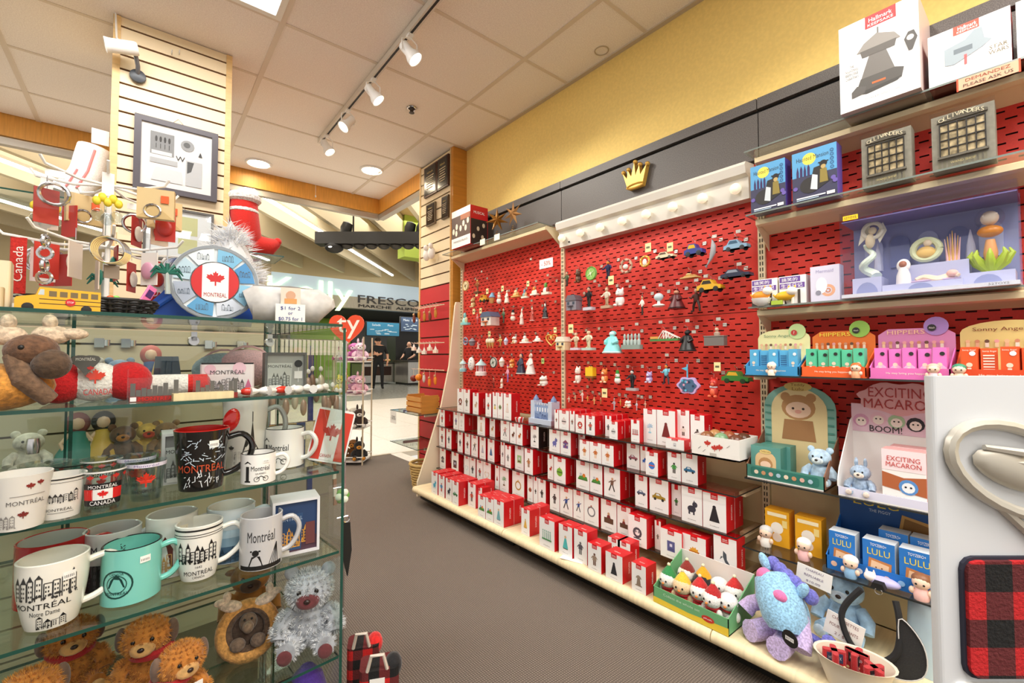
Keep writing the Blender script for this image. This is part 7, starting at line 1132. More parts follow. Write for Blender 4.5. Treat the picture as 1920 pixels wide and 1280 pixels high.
def s_leaf(A, r, h): A.leaf(0, h*.55, r*.5, '#d2331f').text('MONTRÉAL', 0, h*.26, h*.09, '#2a2a2c', r*1.0).rect(-r*1.3, r*1.3, h*.88, h*.98, '#e8e4f4', 12).text('Montréal', 0, h*.93, h*.06, '#7a6aa8', r*1.2)
def s_frost(A, r, h): A.leaf(r*.3, h*.8, r*.16, '#8a2a26').leaf(r*.62, h*.84, r*.14, '#8a2a26').text('MONTRÉAL', r*.2, h*.52, h*.1, '#6a6664', r*1.2).rect(-r*.3, r*.8, h*.63, h*.64, '#8a8684', 6).leaf(r*.1, h*.28, r*.18, '#7a2a26').sketch(-r*.8, -r*.1, h*.06, h*.3, '#8a8684', 3, 4)
def s_black(A, r, h): A.rect(-r*1.3, r*1.3, h*.94, h*.97, K, 12).rect(-r*1.3, r*1.3, h*.87, h*.88, '#4a4846', 12).sketch(-r*.7, r*.7, h*.4, h*.7, '#3a3836', 9, 7).text('MONTRÉAL', -r*.1, h*.24, h*.08, '#3a3836', r*1.1).rect(-r*.5, r*.5, h*.15, h*.16, '#5a5856', 5)
shot('frosted shot glass with small maple leaves at the left edge', 36, 986, .075, .033, s_frost, frost='#e2e0da'); shot('frosted shot glass with black rim lines and carriage sketch', 113, 966, .062, .029, s_black, frost='#e4e2dc')
shot('clear shot glass with a flag panel reading MONTRÉAL CANADA', 192, 953, .064, .028, s_flag); shot('clear shot glass with one big red maple leaf', 273, 934, .064, .028, s_leaf)
shot('smoky shot glass with red leaves behind the frosted one', 92, 930, .065, .032, s_frost, y=.15); shot('black rimmed shot glass standing in the second row', 140, 920, .062, .029, s_black, y=.14); shot('flag shot glass standing in the second row', 197, 905, .064, .028, s_flag, y=.135); shot('lilac rimmed shot glass standing in the second row', 262, 898, .064, .028, s_leaf, y=.12)
# ---- boxed glasses
def boxed(label, px, y, z, w, h, art, frame='#dadad8', back='#8a8a88'):
    p = cw(cx_(px, y), y, z); t = thing('boxed_glass', label, 'box', tuple(p), face(p)*.6+CR*.4, 'boxed souvenir glasses'); d = .06
    MB().box(-w/2, w/2, .004, d, 0, h).build('carton', mat(frame, .4), t); MB().box(-w/2, -w/2+.005, -.002, .004, 0, h).build('frame_side', mat(frame, .4), t); MB().box(w/2-.005, w/2, -.002, .004, 0, h).build('frame_side', mat(frame, .4), t); MB().box(-w/2+.005, w/2-.005, -.002, .004, h-.005, h).build('frame_top', mat(frame, .4), t); MB().box(-w/2+.005, w/2-.005, -.002, .004, 0, .005).build('frame_bottom', mat(frame, .4), t)
    A = Art(); A.rect(-w*.45, w*.45, h*.04, h*.96, back); art(A, w, h); A.front('picture', t, 0, .004, 0); MB().box(-w*.4, -w*.15, -.0035, -.002, .004, .012).build('price_label', WHITE, t)
def b_grey(A, w, h): A.poly([(-w*.42, h*.06), (w*.12, h*.06), (w*.16, h*.72), (-w*.44, h*.72)], '#c9cdc8').text('MONTRÉAL', -w*.14, h*.64, h*.09, '#2a2a2a', w*.56).sketch(-w*.4, w*.1, h*.1, h*.5, '#6a6e6a', 7, 6).poly(circ(w*.3, h*.7, w*.1, 12, h*.1), '#2c2c2e').line(w*.3, h*.6, w*.3, h*.2, .002, '#dcdcdc').rect(w*.2, w*.4, h*.3, h*.5, '#f2f2f0')
def b_night(A, w, h): A.rect(-w*.45, w*.45, h*.5, h*.96, '#27406a').rect(-w*.45, w*.45, h*.04, h*.3, '#4a2f3e').sketch(-w*.4, w*.4, h*.2, h*.6, '#e0a040', 15, 10).poly([(-w*.42, h*.08), (w*.1, h*.08), (w*.14, h*.74), (-w*.44, h*.74)], '#2f4f7a').text('MONTRÉAL', -w*.14, h*.66, h*.08, '#b8c8dc', w*.54).sketch(-w*.38, w*.08, h*.14, h*.5, '#f0b050', 5, 7).rect(w*.2, w*.4, h*.14, h*.55, '#6a3a3a')
boxed('boxed shot glass set with grey MONTRÉAL picture behind the black mug', 358, .13, S2, .082, .095, b_grey); boxed('boxed shot glass set with grey MONTRÉAL picture on the upper cabinet shelf', 537, .16, S1, .085, .085, b_grey, '#6a6a68', '#a8aaa6'); boxed('boxed shot glass set with a blue night city picture', 561, .05, S3, .088, .11, b_night, '#e8e8ec', '#2a3a5a')
# ---- flag plate leaning at the right
x, y = cx_(612, .09), .09; p = cw(x, y, S2+.004); t = thing('flag_plate', 'white edged licence plate with a red maple leaf flag reading CANADA', 'plate', tuple(p), face(p)-.25); t.rotation_euler = Euler((-.12, .2, face(p)-.2)); w, h = .082, .118
MB().yprism(rrect(-w/2, w/2, 0, h, .008), -.002, .002).build('plate', WHITE, t); A = Art(); A.rect(-w*.46, w*.46, h*.04, h*.96, '#f2f0ee').rect(-w*.46, -w*.18, h*.04, h*.96, '#d8402e').rect(w*.2, w*.46, h*.04, h*.96, '#d8402e').leaf(.0, h*.55, w*.26, '#b8332a').text('CANADA', -w*.02, h*.12, h*.06, '#b8332a', w*.3).front('flag_print', t, 0, -.002, 0)
MB().box(-.02, .02, .002, .03, -.003, .002).build('stand', CLEAR, t)
# ---- upper shelf souvenirs
p = cw(cx_(180, .12), .12, S1); t = thing('flag_pillow', 'small red and white Canada flag pillow on the upper cabinet shelf', 'pillow', tuple(p), face(p)); MB().ell((0, 0, .033), (.038, .024, .033), 18, 12).build('centre', mat('#f2efea', .9, 0, 'fabric'), t, True)
for q in (-1, 1): MB().ell((q*.043, 0, .033), (.034, .026, .034), 16, 11).build('end', mat('#c8141c', .9, 0, 'fabric'), t, True)
A = Art(); A.leaf(0, .042, .014, '#e0402a').text('CANADA', .004, .017, .01, '#c8242a', .036); A.front('print', t, 0, -.0255, 0); m = MB(); m.yprism([(-.012+.018*math.sin(a)**3, .066+.017*math.cos(a)-.006*math.cos(2*a)) for a in [2*PI*k/20 for k in range(20)]][::-1], -.031, -.028); o = thing('heart_magnet', 'dark heart shaped MONTRÉAL magnet in front of the flag pillow', 'magnet', tuple(p), face(p)); m.build('heart', mat('#5a5854', .35, .3), o); Art().text('MONTRÉAL', -.012, .072, .006, '#d8d4cc', .024).leaf(-.006, .056, .005, '#b8302a').front('print', o, 0, -.031, 0); MB().box(-.02, .0, -.034, -.026, 0, .05).build('stand', CLEAR, o)
for n, px in enumerate((292, 408)):
    p = cw(cx_(px, .05), .05, S1); t = thing('skyline_magnet', f'pewter skyline magnet with red MONTREAL base, {["left","right"][n]} one on the upper shelf', 'magnet', tuple(p), face(p), 'skyline magnets'); MB().box(-.033, .033, -.002, .002, 0, .009).build('base_bar', mat('#8a2a24', .4), t); Art().text('MONTREAL', .004, .0045, .006, '#d8241c', .05).rect(-.032, -.024, .001, .008, '#f0f0f0').front('lettering', t, 0, -.002, 0); rn = random.Random(n)
    for k in range(9): a = -.032+k*.0072; MB().box(a, a+.0066, -.0015-.001*rn.random(), .0015, .009, .014+.022*rn.random()).build('tower', mat('#6a6864', .35, .4), t)
    MB().box(-.036, -.034, -.01, .012, 0, .055).build('acrylic_stand', CLEAR, t); MB().box(-.036, .034, .0025, .004, 0, .04).build('acrylic_back', CLEAR, t)
p = cw(cx_(310, .13), .13, S1); t = thing('red_pouch', 'rolled red and white flag pouch behind the skyline magnets', 'pouch', tuple(p), face(p)); m = MB(); m.tube([(-.07, 0, .022), (-.065, 0, .022), (.065, 0, .022), (.07, 0, .022)], [.012, .02, .02, .012], 14); m.build('roll', mat('#d0241e', .9, 0, 'fabric'), t, True); m = MB(); m.tube([(-.02, 0, .022), (.035, 0, .022)], .0205, 14); m.build('white_band', mat('#f0ece6', .9, 0, 'fabric'), t, True)
p = cw(cx_(428, .14), .14, S1); t = thing('zip_purse', 'pink MONTRÉAL printed zip purse on the upper cabinet shelf', 'purse', tuple(p), face(p)); MB().rbox(-.047, .047, -.008, .008, 0, .06, .007).build('bag', mat('#e6dcdf', .6), t); MB().box(-.045, .045, -.004, .004, .06, .063).build('zip', K and BLACK, t); Art().circ(-.03, .05, .01, '#e0b8c8').circ(.02, .052, .012, '#e8c0d0').text('MONTRÉAL', .0, .045, .01, '#3a3638', .06).sketch(-.042, .03, .006, .036, '#5a5658', 11, 9).poly([(.03, .012), (.042, .012), (.036, .03)], '#c86a90').front('print', t, 0, -.008, 0)
p = cw(cx_(383, .04), .04, S1); t = thing('wood_block', 'pale bare wood block lying at the front of the upper shelf', 'block', tuple(p), CR+.02); MB().box(-.045, .045, -.012, .012, 0, .012).build('block', mat('#e6d6a8', .6, 0, 'wood', stretch=(12, 1, 1)), t)
for n, (px, c) in enumerate(((468, '#d0301e'), (500, '#f0eeea'), (530, '#d0301e'), (560, '#f0eeea'), (600, '#eeeae4'))): p = cw(cx_(px, .06), .06, S1); t = thing('wrapped_candy', f'{NTH[n]} twisted candy from the left on the upper shelf front', 'candy', tuple(p), CR+.2*n, 'wrapped candies'); MB().ell((0, 0, .008), (.016, .008, .008), 12, 8).build('sweet', mat(c, .3, 0, 'coat'), t, True); [MB().tube([(q*.014, 0, .008), (q*.03, 0, .008)], [.003, .009], 8).build('wrapper_end', mat('#f2eee8', .25), t, True) for q in (-1, 1)]
for n, (px, y, c, r) in enumerate(((420, .36, '#a8c4cc', .05), (465, .34, '#f0c4c8', .055))): p = cw(cx_(px, y), y, S1); t = thing('round_cushion', ['pale blue round cushion at the back of the upper cabinet shelf', 'pink round cushion at the back of the upper cabinet shelf'][n], 'cushion', tuple(p), 0); MB().ell((0, 0, r*.85), (r*1.3, r*.8, r*.85), 18, 12).build('cushion', mat(c, .85, 0, 'fabric'), t, True); MB().torus((0, 0, r*.85), r*1.0, r*.05, 18, 6).build('seam', mat('#d8b4b4', .9), t, True)
# moose hat
def moose_hat(label, p, rz, s, body='#c88a3a', head='#6a4a34', antler='#e6cdb4'):
    t = thing('moose_hat', label, 'plush toy', tuple(p), rz); F_ = lambda c: mat(c, .95, 0, 'fur', scale=160)
    MB().ell((-.25*s, 0, .3*s), (.62*s, .5*s, .32*s), 20, 12).build('cap', F_(body), t, True); m = MB(); m.tube([(.3*s, -.35*s, .12*s), (.05*s, -.42*s, .4*s), (-.05*s, -.3*s, .72*s)], [.1*s, .13*s, .1*s], 12); m.build('brim_band', F_('#6f5540'), t, True)
    MB().ell((.12*s, -.25*s, .78*s), (.27*s, .25*s, .22*s), 18, 12).build('head', F_(head), t, True); MB().ell((.3*s, -.42*s, .6*s), (.2*s, .18*s, .2*s), 16, 11).build('muzzle', F_('#54402f'), t, True); MB().ell((.3*s, -.3*s, .85*s), .035*s, 10, 7).build('eye', BLACK, t, True); MB().ell((.02*s, -.46*s, .82*s), .035*s, 10, 7).build('eye', BLACK, t, True)
    for x, z, q in ((-.12, .98, -1), (.3, 1.0, 1)): MB().ell((x*s, -.2*s, z*s), (.2*s, .11*s, .13*s), 14, 10).build('antler', F_(antler), t, True); MB().ell((x*s+q*.22*s, -.24*s, (z+.02)*s), (.15*s, .08*s, .08*s), 12, 8).build('antler_tip', F_(antler), t, True); MB().ell((x*s-q*.02*s, -.2*s, (z+.17)*s), (.08*s, .08*s, .11*s), 12, 8).build('antler_tip', F_(antler), t, True)
    return t
p = cw(cx_(35, .05), .05, S1); moose_hat('brown moose plush hat with cream antlers at the left edge', p, face(p), .108)
# dolls and boxes in the cabinet behind
bk = thing('back_cabinet', 'second cabinet behind the glass one with beige slatted back', 'cabinet', tuple(cw(0, 0, 0)), CR); xr = cx_(494, 1.1); BG = mat('#d3c6a8', .6)
zz = .1
while zz < 1.26: MB().box(-2.6, xr, 1.1, 1.12, zz, min(zz+.088, 1.28)).build('slat', BG, bk); zz += .095
MB().box(-2.6, xr, 1.121, 1.16, .05, 1.28).build('core', mat('#7a6a4e', .8), bk); MB().box(-2.6, xr-.08, .8, 1.16, 0, .1).build('plinth', mat('#5a4a38', .7), bk)
for z in (.78, .98): MB().box(-2.2, xr-.1, .76, 1.09, z-.006, z, [0, 0, 1, 1, 0, 1]).build('glass_tier', [GLASS, GEDGE], bk)
for x in (cx_(137, .76), cx_(500, .76)): MB().box(x-.004, x+.004, .755, .765, .1, 1.25).build('pane_edge', GEDGE, bk)
for n, px in enumerate((185, 235, 390, 450)): MB().box(cx_(px, 1.09)-.012, cx_(px, 1.09)+.012, 1.08, 1.1, 1.13, 1.16).build('hinge', CHROME, bk); MB().lathe([(.008, 0), (.008, .02)], 10, (cx_(px, 1.08)+.02, 1.08, 1.135)).build('hinge_pin', CHROME, bk, True)
BD = [(150, .78, .9, '#8a4a4a', '#3f8f84', 'doll with dark red hair in a teal gown behind the shot glasses', 'g'), (198, .78, .9, '#2a2420', '#d8b04a', 'dark haired doll in a yellow gown behind the shot glasses', 'g'), (235, .78, .88, '#6a4a34', '#b8762a', 'brown plush animal behind the shot glasses', 'p'), (283, .78, .9, '#e0b860', '#c8402a', 'golden plush with red body behind the shot glasses', 'p'), (315, .78, .88, '#8a6a4a', '#5a8a4a', 'brown and green plush behind the boxed glass', 'p'), (225, .98, .92, '#7a92aa', '#4a6a9a', 'blue grey plush toy behind the upper shelf', 'p'), (283, .98, .92, '#c86a62', '#4a6aa0', 'red haired doll in blue behind the upper shelf', 'g'), (305, .98, 1.0, '#8a8a86', '#6a5a50', 'grey plush at the back of the upper tier', 'p'), (165, .98, .92, '#b8b4ac', '#d8d4cc', 'pale plush bear behind the flag pillow', 'p'), (60, .78, .9, '#d8d0c0', '#a8a090', 'cream plush toy at the far left of the rear tier', 'p')]
for px, z, y, c1, c2, lab, kd in BD:
    p = cw(cx_(px, y), y, z)
    if kd == 'p': plush(lab, tuple(p+Vector((0, 0, .001))), .115, c1, c2, face(p), 'plush_toy', 'toys in the rear cabinet')
    else: o = thing('fashion_doll', lab, 'doll', tuple(p), face(p), 'toys in the rear cabinet'); MB().lathe([(.055, 0), (.045, .04), (.02, .085), (.018, .1), (.006, .108)], 18).build('gown', mat(c2, .6), o, True); MB().ell((0, -.003, .125), (.019, .019, .021)).build('head', mat('#e8c4a8', .5), o, True); MB().ell((0, .006, .125), (.028, .024, .032)).build('hair', mat(c1, .7), o, True); [MB().tube([(q*.016, 0, .095), (q*.034, -.008, .07), (q*.026, -.02, .05)], [.006, .0055, .005], 7).build('arm', mat('#e8c4a8', .5), o, True) for q in (-1, 1)]
for n in range(4): p = cw(cx_(300+n*11, .85), .85, .98); tag(MB().add([(-.02, 0, 0), (-.02, .04, 0), (0, .02, .12), (.0, .024, .12)], [(0, 2, 3, 1)]).add([(-.02, 0, 0), (.02, 0, 0), (.012, .02, .12), (-.004, .02, .12)], [(0, 1, 2, 3)], 1).build('picture_book', [mat('#e0c890', .6), mat('#34465c', .5)], None, loc=tuple(p), rotz=CR+.3), f'{NTH[n]} leaning cream edged booklet from the left in the rear cabinet', 'book', 'leaning booklets')
# lower shelf: bears and moose
GB_, GD = '#b8762e', '#8a5220'
for n, (px, y, s, rz, lean) in enumerate(((70, .1, .23, .2, .0), (300, .16, .22, -.2, -.05), (335, .05, .2, .35, .1), (150, .26, .22, .1, 0))):
    p = cw(cx_(px, y), y, S4 if n != 2 else S4); plush(['golden shaggy teddy bear in a red shirt at the lower left corner', 'golden shaggy bear in a red vest in the middle of the lowest shelf', 'golden shaggy bear slumped at the front of the lowest shelf', 'golden shaggy bear behind at the left of the lowest shelf'][n], tuple(p), s*.62, GB_, '#d8a868', face(p)+rz, 'teddy_bear', 'golden teddy bears', 'flop', 4200, lean=lean, scarf='#a8161c', limb='#6a5446', tag_=n == 2, fl='#d89a4a')
p = cw(cx_(588, .085), .085, S4+.0005); plush('grey frosted teddy bear with dark red paw pads at the right end', tuple(p), .165, '#a8adb4', '#6a3034', face(p)-.1, 'teddy_bear', None, 'round', 5200, fl='#eceef0')
p = cw(cx_(475, .13), .13, S4); t = thing('moose_basket', 'brown moose plush peeking out of a tan round plush hat', 'plush toy', tuple(p), face(p)); t.rotation_euler = Euler((-.35, 0, face(p))); F_ = lambda c: mat(c, .95, 0, 'fur', scale=160); s = .13
MB().torus((0, 0, .36*s), .36*s, .1*s, 24, 10).build('hat_rim', F_('#c8904c'), t, True); MB().torus((0, -.03*s, .38*s), .28*s, .06*s, 24, 8).build('inner_rim', F_('#5a4434'), t, True); MB().ell((0, .06*s, .36*s), (.3*s, .1*s, .3*s)).build('lining', F_('#4a382c'), t, True)
MB().ell((0, -.06*s, .48*s), (.13*s, .12*s, .14*s)).build('head', F_('#6a5442'), t, True); MB().ell((0, -.17*s, .42*s), (.08*s, .08*s, .09*s)).build('muzzle', F_('#7a6450'), t, True); [MB().ell((q*.14*s, -.12*s, .2*s), (.11*s, .08*s, .1*s)).build('foot', F_('#6f5a4a'), t, True) for q in (-1, 1)]
for q in (-1, 1): MB().ell((q*.05*s, -.17*s, .53*s), .018*s, 8, 6).build('eye', BLACK, t, True); MB().ell((q*.24*s, -.06*s, .76*s), (.18*s, .07*s, .09*s), 14, 9, rot=(0, -q*.3, 0)).build('antler', F_('#e0c8b0'), t, True); MB().ell((q*.38*s, -.06*s, .84*s), (.1*s, .06*s, .06*s), 12, 8).build('antler_tip', F_('#e0c8b0'), t, True); MB().ell((q*.3*s, -.06*s, .9*s), (.06*s, .06*s, .09*s), 12, 8).build('antler_tip', F_('#e0c8b0'), t, True)
p = cw(cx_(478, .26), .26, S4+.0); plush('tan moose plush with cream antlers lying behind the moose in a hat', tuple(p), .15, '#b07a3c', '#5a4434', face(p), 'moose_plush', None, 'antler', limb='#d8c0a4')
p = cw(cx_(520, .03), .03, S4-.16); tag(MB().box(-.06, .06, -.02, .05, 0, .11).build('black_box', mat('#1c1a1b', .4), None, loc=tuple(p), rotz=CR), 'black printed carton standing under the lowest cabinet shelf', 'box')
cab('bottom glass tier just visible under the teddy bears', S4-.16, .0)
p = cw(cx_(585, .06), .06, S4-.16); tag(MB().lathe([(.03, 0), (.045, .06), (.03, .11), (.012, .13)], 16).build('purple_pouch', mat('#4a2a8a', .7, 0, 'fabric'), None, True, tuple(p)), 'purple cloth bag under the grey teddy bear', 'bag')
# ================================================================ ON TOP OF THE GLASS CABINET
# toy school bus
y = .07; p = cw(cx_(98, y), y, TOPZ); t = thing('toy_bus', 'yellow toy school bus with a red stop sign on the cabinet top', 'toy', tuple(p), face(p)+.08); YL = mat('#f0b418', .3, 0, 'coat'); s = .084
P = [(-.5, .05), (.62, .05), (.62, .42), (-.2, .44), (-.24, .3), (-.48, .24), (-.5, .2)]; MB().yprism([(x*s, z*s) for x, z in P], -.15*s, .15*s).build('body', YL, t)
MB().yprism([(-.22*s, .3*s), (-.14*s, .3*s), (-.14*s, .4*s), (-.19*s, .4*s)], -.152*s, .152*s).build('windscreen', mat('#c8d4d8', .1), t)
for k in range(5): MB().box((-.08+.14*k)*s, (.02+.14*k)*s, -.153*s, .153*s, .28*s, .38*s).build('window', mat('#7a6a4a', .15), t)
for z in (.14, .22): MB().box(-.2*s, .62*s, -.153*s, .153*s, z*s, (z+.012)*s).build('stripe', BLACK, t)
for x in (-.34, .42):
    for q in (-1, 1): m = MB(); m.M = Matrix.Translation((x*s, q*.13*s, .07*s)) @ Matrix.Rotation(PI/2, 4, 'X'); m.lathe([(.075*s, -.03*s), (.08*s, 0), (.075*s, .03*s), (.03*s, .035*s)], 14); m.build('wheel', BLACK, t, True)
m = MB(); m.M = Matrix.Translation((.2*s, -.16*s, .19*s)) @ Matrix.Rotation(PI/2, 4, 'X'); m.lathe([(.07*s, -.004*s), (.07*s, .008*s)], 8); m.build('stop_sign', mat('#d0202a', .4), t); Art().text('STOP', .2*s, .19*s, .035*s, '#ffffff', .09*s).front('stop_lettering', t, 0, -.169*s, 0); MB().box(-.52*s, -.49*s, -.14*s, .14*s, .05*s, .12*s).build('bumper', mat('#d8d8d4', .3), t)
# wicker basket with bracelets
y = .1; p = cw(cx_(219, y), y, TOPZ); wicker('black woven oval basket of bracelets on the cabinet top', tuple(p), .03, .038, .027, '#1c1a19', 1.35, face(p), 28, 6, name='woven_basket')
for n, (dx, c, lab) in enumerate(((-.02, '#6ac03a', 'green flower bracelet lying in the black basket'), (.005, '#e8642a', 'orange bracelet lying in the black basket'), (.03, '#e87ab0', 'pink packaged bracelet standing in the black basket'))):
    q = p+_ux*dx; o = thing('bracelet', lab, 'bracelet', (q.x, q.y, q.z+.02), face(p)+.3*n)
    if n < 2: [MB().ell((-.024+.008*k, 0, .006+.006*math.sin(k)), (.0055, .004, .005), 8, 6).build('bead', mat(c if k % 2 else '#8ad05a', .4), o, True) for k in range(7)]
    else: m = MB(); m.M = Matrix.Rotation(.5, 4, 'Y'); m.rbox(-.008, .008, -.002, .002, 0, .042, .0018); m.build('packet', mat(c, .3), o); m2 = MB(); m2.M = Matrix.Rotation(.5, 4, 'Y'); m2.box(-.005, .005, -.003, -.002, .02, .034); m2.build('label', mat('#4a2a6a', .4), o)
# white wire spinner rack
ys = .2; p = cw(cx_(196, ys), ys, TOPZ); dp = (p-EYEV).dot(_fw); pz = lambda py: EYE+(HY-py)/F*dp; t = thing('spinner_rack', 'white wire spinner rack of key rings on the cabinet top', 'rack', tuple(p), face(p)); WW = mat('#f4f3f0', .35); H0 = pz(545)-TOPZ
MB().tube([(0, 0, 0), (0, 0, pz(322)-TOPZ)], .004, 8).build('post', WW, t, True); MB().lathe([(.07, 0), (.07, .006), (.01, .01)], 24).build('base', WW, t, True)
SP = []
for z, n, L0, off in ((pz(345)-TOPZ, 7, .1, .2), (pz(462)-TOPZ, 8, .13, .05)):
    for k in range(n):
        a = 2*PI*k/n+off; c, s_ = math.cos(a), math.sin(a); MB().tube([(0, 0, z), (c*L0*.5, s_*L0*.5, z-.006), (c*L0, s_*L0, z), (c*L0*1.08, s_*L0*1.08, z+.012)], .0024, 6).build('arm', WW, t, True); SP.append((c*L0*.86, s_*L0*.86, z-.003, k, z > .2))
fr = face(p); Rz = Matrix.Rotation(fr, 4, 'Z')
def spin(v): return p+(Rz @ Vector(v))
rn = random.Random(11); HG = 'goods hanging on the spinner rack'
for i, (x, yv, z, k, up) in enumerate(SP):
    w0 = spin((x, yv, z)); nm = f'{NTH[i]} hook round the spinner rack'
    kind = ['envelope', 'bag', 'envelope', 'stars', 'bag', 'stars', 'envelope'][k % 7] if up else ['ring', 'strap', 'tree', 'ring', 'strap', 'links', 'ring', 'palm'][k % 8]
    o = thing('key_ring' if not up else 'trinket_packet', f'{dict(envelope="kraft paper envelope", bag="clear bag with a metal ring", stars="clear charms with yellow bows", ring="silver bangle bunch", strap="red lanyard strap", tree="green tree key ring", links="chrome link key ring", palm="dark green palm key ring")[kind]} on the {nm}', 'trinket', tuple(w0), fr+rn.uniform(-.4, .4), HG)
    if kind == 'envelope': MB().box(-.028, .028, -.006, .006, -.06, -.004).build('envelope', mat('#d8bf8e', .7), o); MB().yprism([(-.028, -.06), (.028, -.06), (0, -.035)], -.0075, -.006).build('flap', mat('#c9ad78', .7), o); MB().box(.008, .02, -.0085, -.0072, -.03, -.016).build('price_sticker', mat('#e8602a', .5), o); MB().torus((-.004, -.008, -.046), .012, .0016, 16, 5).build('charm', CHROME, o, True)
    elif kind == 'bag': MB().box(-.024, .024, -.001, .001, -.07, -.002).build('clear_bag', CLEAR, o); MB().torus((0, -.004, -.045), .018, .003, 20, 7).build('ring', CHROME, o, True); MB().box(-.012, .012, -.003, -.0015, -.016, -.004).build('label', WHITE, o)
    elif kind == 'stars': [MB().ell((-.012+.012*q, 0, -.075-.006*(q % 2)), (.009, .009, .011), 12, 8).build('crystal', mat('#e8eef0', .02, 0, 'glass'), o, True) for q in range(3)]; [MB().ell((-.014+.007*q, -.004, -.052+.007*(q % 2)), (.006, .005, .008), 8, 6).build('bow', mat('#f0d83a', .5), o, True) for q in range(5)]; MB().box(-.008, .008, -.001, .001, -.04, 0).build('label', WHITE, o)
    elif kind == 'ring': [MB().torus((.003*q-.008, .004*q-.01, -.024), .022, .0018, 22, 6).build('bangle', CHROME, o, True) for q in range(5)]; MB().box(-.01, .01, -.002, .002, -.07, -.048).build('label', mat('#c8302a' if k % 2 else '#8a7a6a', .5), o)
    elif kind == 'strap': MB().rbox(-.01, .01, -.0015, .0015, -.095, 0, .0012).build('strap', mat('#c8281e', .7, 0, 'fabric'), o); Art().text('Canada', 0, -.045, .012, '#f4e8e0', .06, PI/2).front('lettering', o, 0, -.0016, 0); MB().torus((0, 0, -.108), .012, .002, 16, 6).build('clasp', CHROME, o, True)
    elif kind in ('tree', 'palm'):
        MB().tube([(0, 0, 0), (0, 0, -.03)], .001, 5).build('chain', CHROME, o); cc = '#1e6a5a'
        for q in range(7): a = -.4+q*.65; MB().tube([(0, 0, -.045), (.018*math.cos(a), 0, -.04+.012*math.sin(a)), (.026*math.cos(a), 0, -.052+.014*math.sin(a))], [.003, .0035, .001], 6).build('frond', mat(cc, .5), o, True)
        MB().tube([(0, 0, -.045), (.002, 0, -.085)], [.003, .0045], 7).build('trunk', mat('#b8c4c0', .3), o, True)
    else: [MB().torus((0, 0, -.014-.02*q), .009, .0028, 14, 6, axis='y' if q % 2 else 'x').build('link', CHROME, o, True) for q in range(4)]
for n in range(16):
    a = .5+n*.62; w0 = spin((.085*math.cos(a), .085*math.sin(a), pz(505 if n < 9 else 410)-TOPZ)); o = thing('card_charm', f'{NTH[n]} blister card charm round the foot of the spinner rack', 'trinket', tuple(w0), fr+a, HG); c = ['#c83a2a', '#e8e0d4', '#3a9a8a', '#d8a0b8', '#b8302a'][n % 5]; MB().box(-.016, .016, -.001, .001, -.03, .03).build('card', mat(['#eeeae4', '#c4342a', '#e8d8c8', '#b83028'][n % 4], .4), o); MB().ell((0, -.004, -.004), (.013, .004, .016), 12, 8).build('charm', mat(c, .35), o, True); MB().tube([(0, 0, .035), (0, 0, .055)], .0009, 5).build('chain', CHROME, o)
# round souvenir plate with flag medallion, blue pieces behind
y = .17; p = cw(cx_(401, y), y, TOPZ); dq = (p-EYEV).dot(_fw); r = 71/F*dq; zc = EYE+(HY-530)/F*dq-TOPZ; t = thing('souvenir_plate', 'round souvenir plate with a maple leaf flag centre reading MONTREAL', 'plate', tuple(p), face(p)); m = MB(); m.M = Matrix.Translation((0, 0, max(zc, r+.002))) @ Matrix.Rotation(PI/2-.08, 4, 'X'); zc = max(zc, r+.002)
m.lathe([(.001, -.002), (r*.95, -.004), (r, 0), (r, .004), (r*.94, .003), (r*.6, .0015), (.001, .0012)], 40); m.build('dish', mat('#e6eef2', .2, 0, 'coat'), t, True); A = Art()
cols = ['#4a90c8', '#7ab8dc', '#dfe8ee', '#b8d4e4', '#a8b4c8', '#5aa0d0', '#d4dce8', '#8ac0dc']
for k in range(8):
    a0, a1 = 2*PI*k/8+.05, 2*PI*(k+1)/8-.05; A.poly([(r*.56*math.cos(a0), r*.56*math.sin(a0)), (r*.9*math.cos(a0), r*.9*math.sin(a0)), (r*.9*math.cos((a0+a1)/2), r*.9*math.sin((a0+a1)/2)), (r*.9*math.cos(a1), r*.9*math.sin(a1)), (r*.56*math.cos(a1), r*.56*math.sin(a1)), (r*.56*math.cos((a0+a1)/2), r*.56*math.sin((a0+a1)/2))], cols[k]); am = (a0+a1)/2; A.sketch(r*.72*math.cos(am)-r*.13, r*.72*math.cos(am)+r*.13, r*.72*math.sin(am)-r*.08, r*.72*math.sin(am)+r*.1, '#4a5a6a', k, 4)
A.ring(0, 0, r*.92, r*.985, '#8a929a', 40).circ(0, 0, r*.54, '#3a3a40', 32).circ(0, 0, r*.525, '#f4f2f0', 32)
for q in (-1, 1): A.poly([(q*r*.525*math.cos(b_), r*.525*math.sin(b_)) for b_ in [-.98+1.96*k/12 for k in range(13)]][::q], '#cc1f22')
A.leaf(0, r*.08, r*.22, '#cc1f22').text('MONTREAL', 0, -r*.34, r*.11, '#a81c20', r*.5); o = A.front('plate_print', t, 0, 0, 0); o.matrix_local = Matrix.Translation((0, 0, zc)) @ Matrix.Rotation(-.08, 4, 'X') @ Matrix.Translation((0, -.0046, 0)); MB().tube([(-.03, -.01, 0), (-.03, .02, .004), (-.02, .03, .06)], .0025, 6).tube([(.03, -.01, 0), (.03, .02, .004), (.02, .03, .06)], .0025, 6).build('stand', BLACK, t)
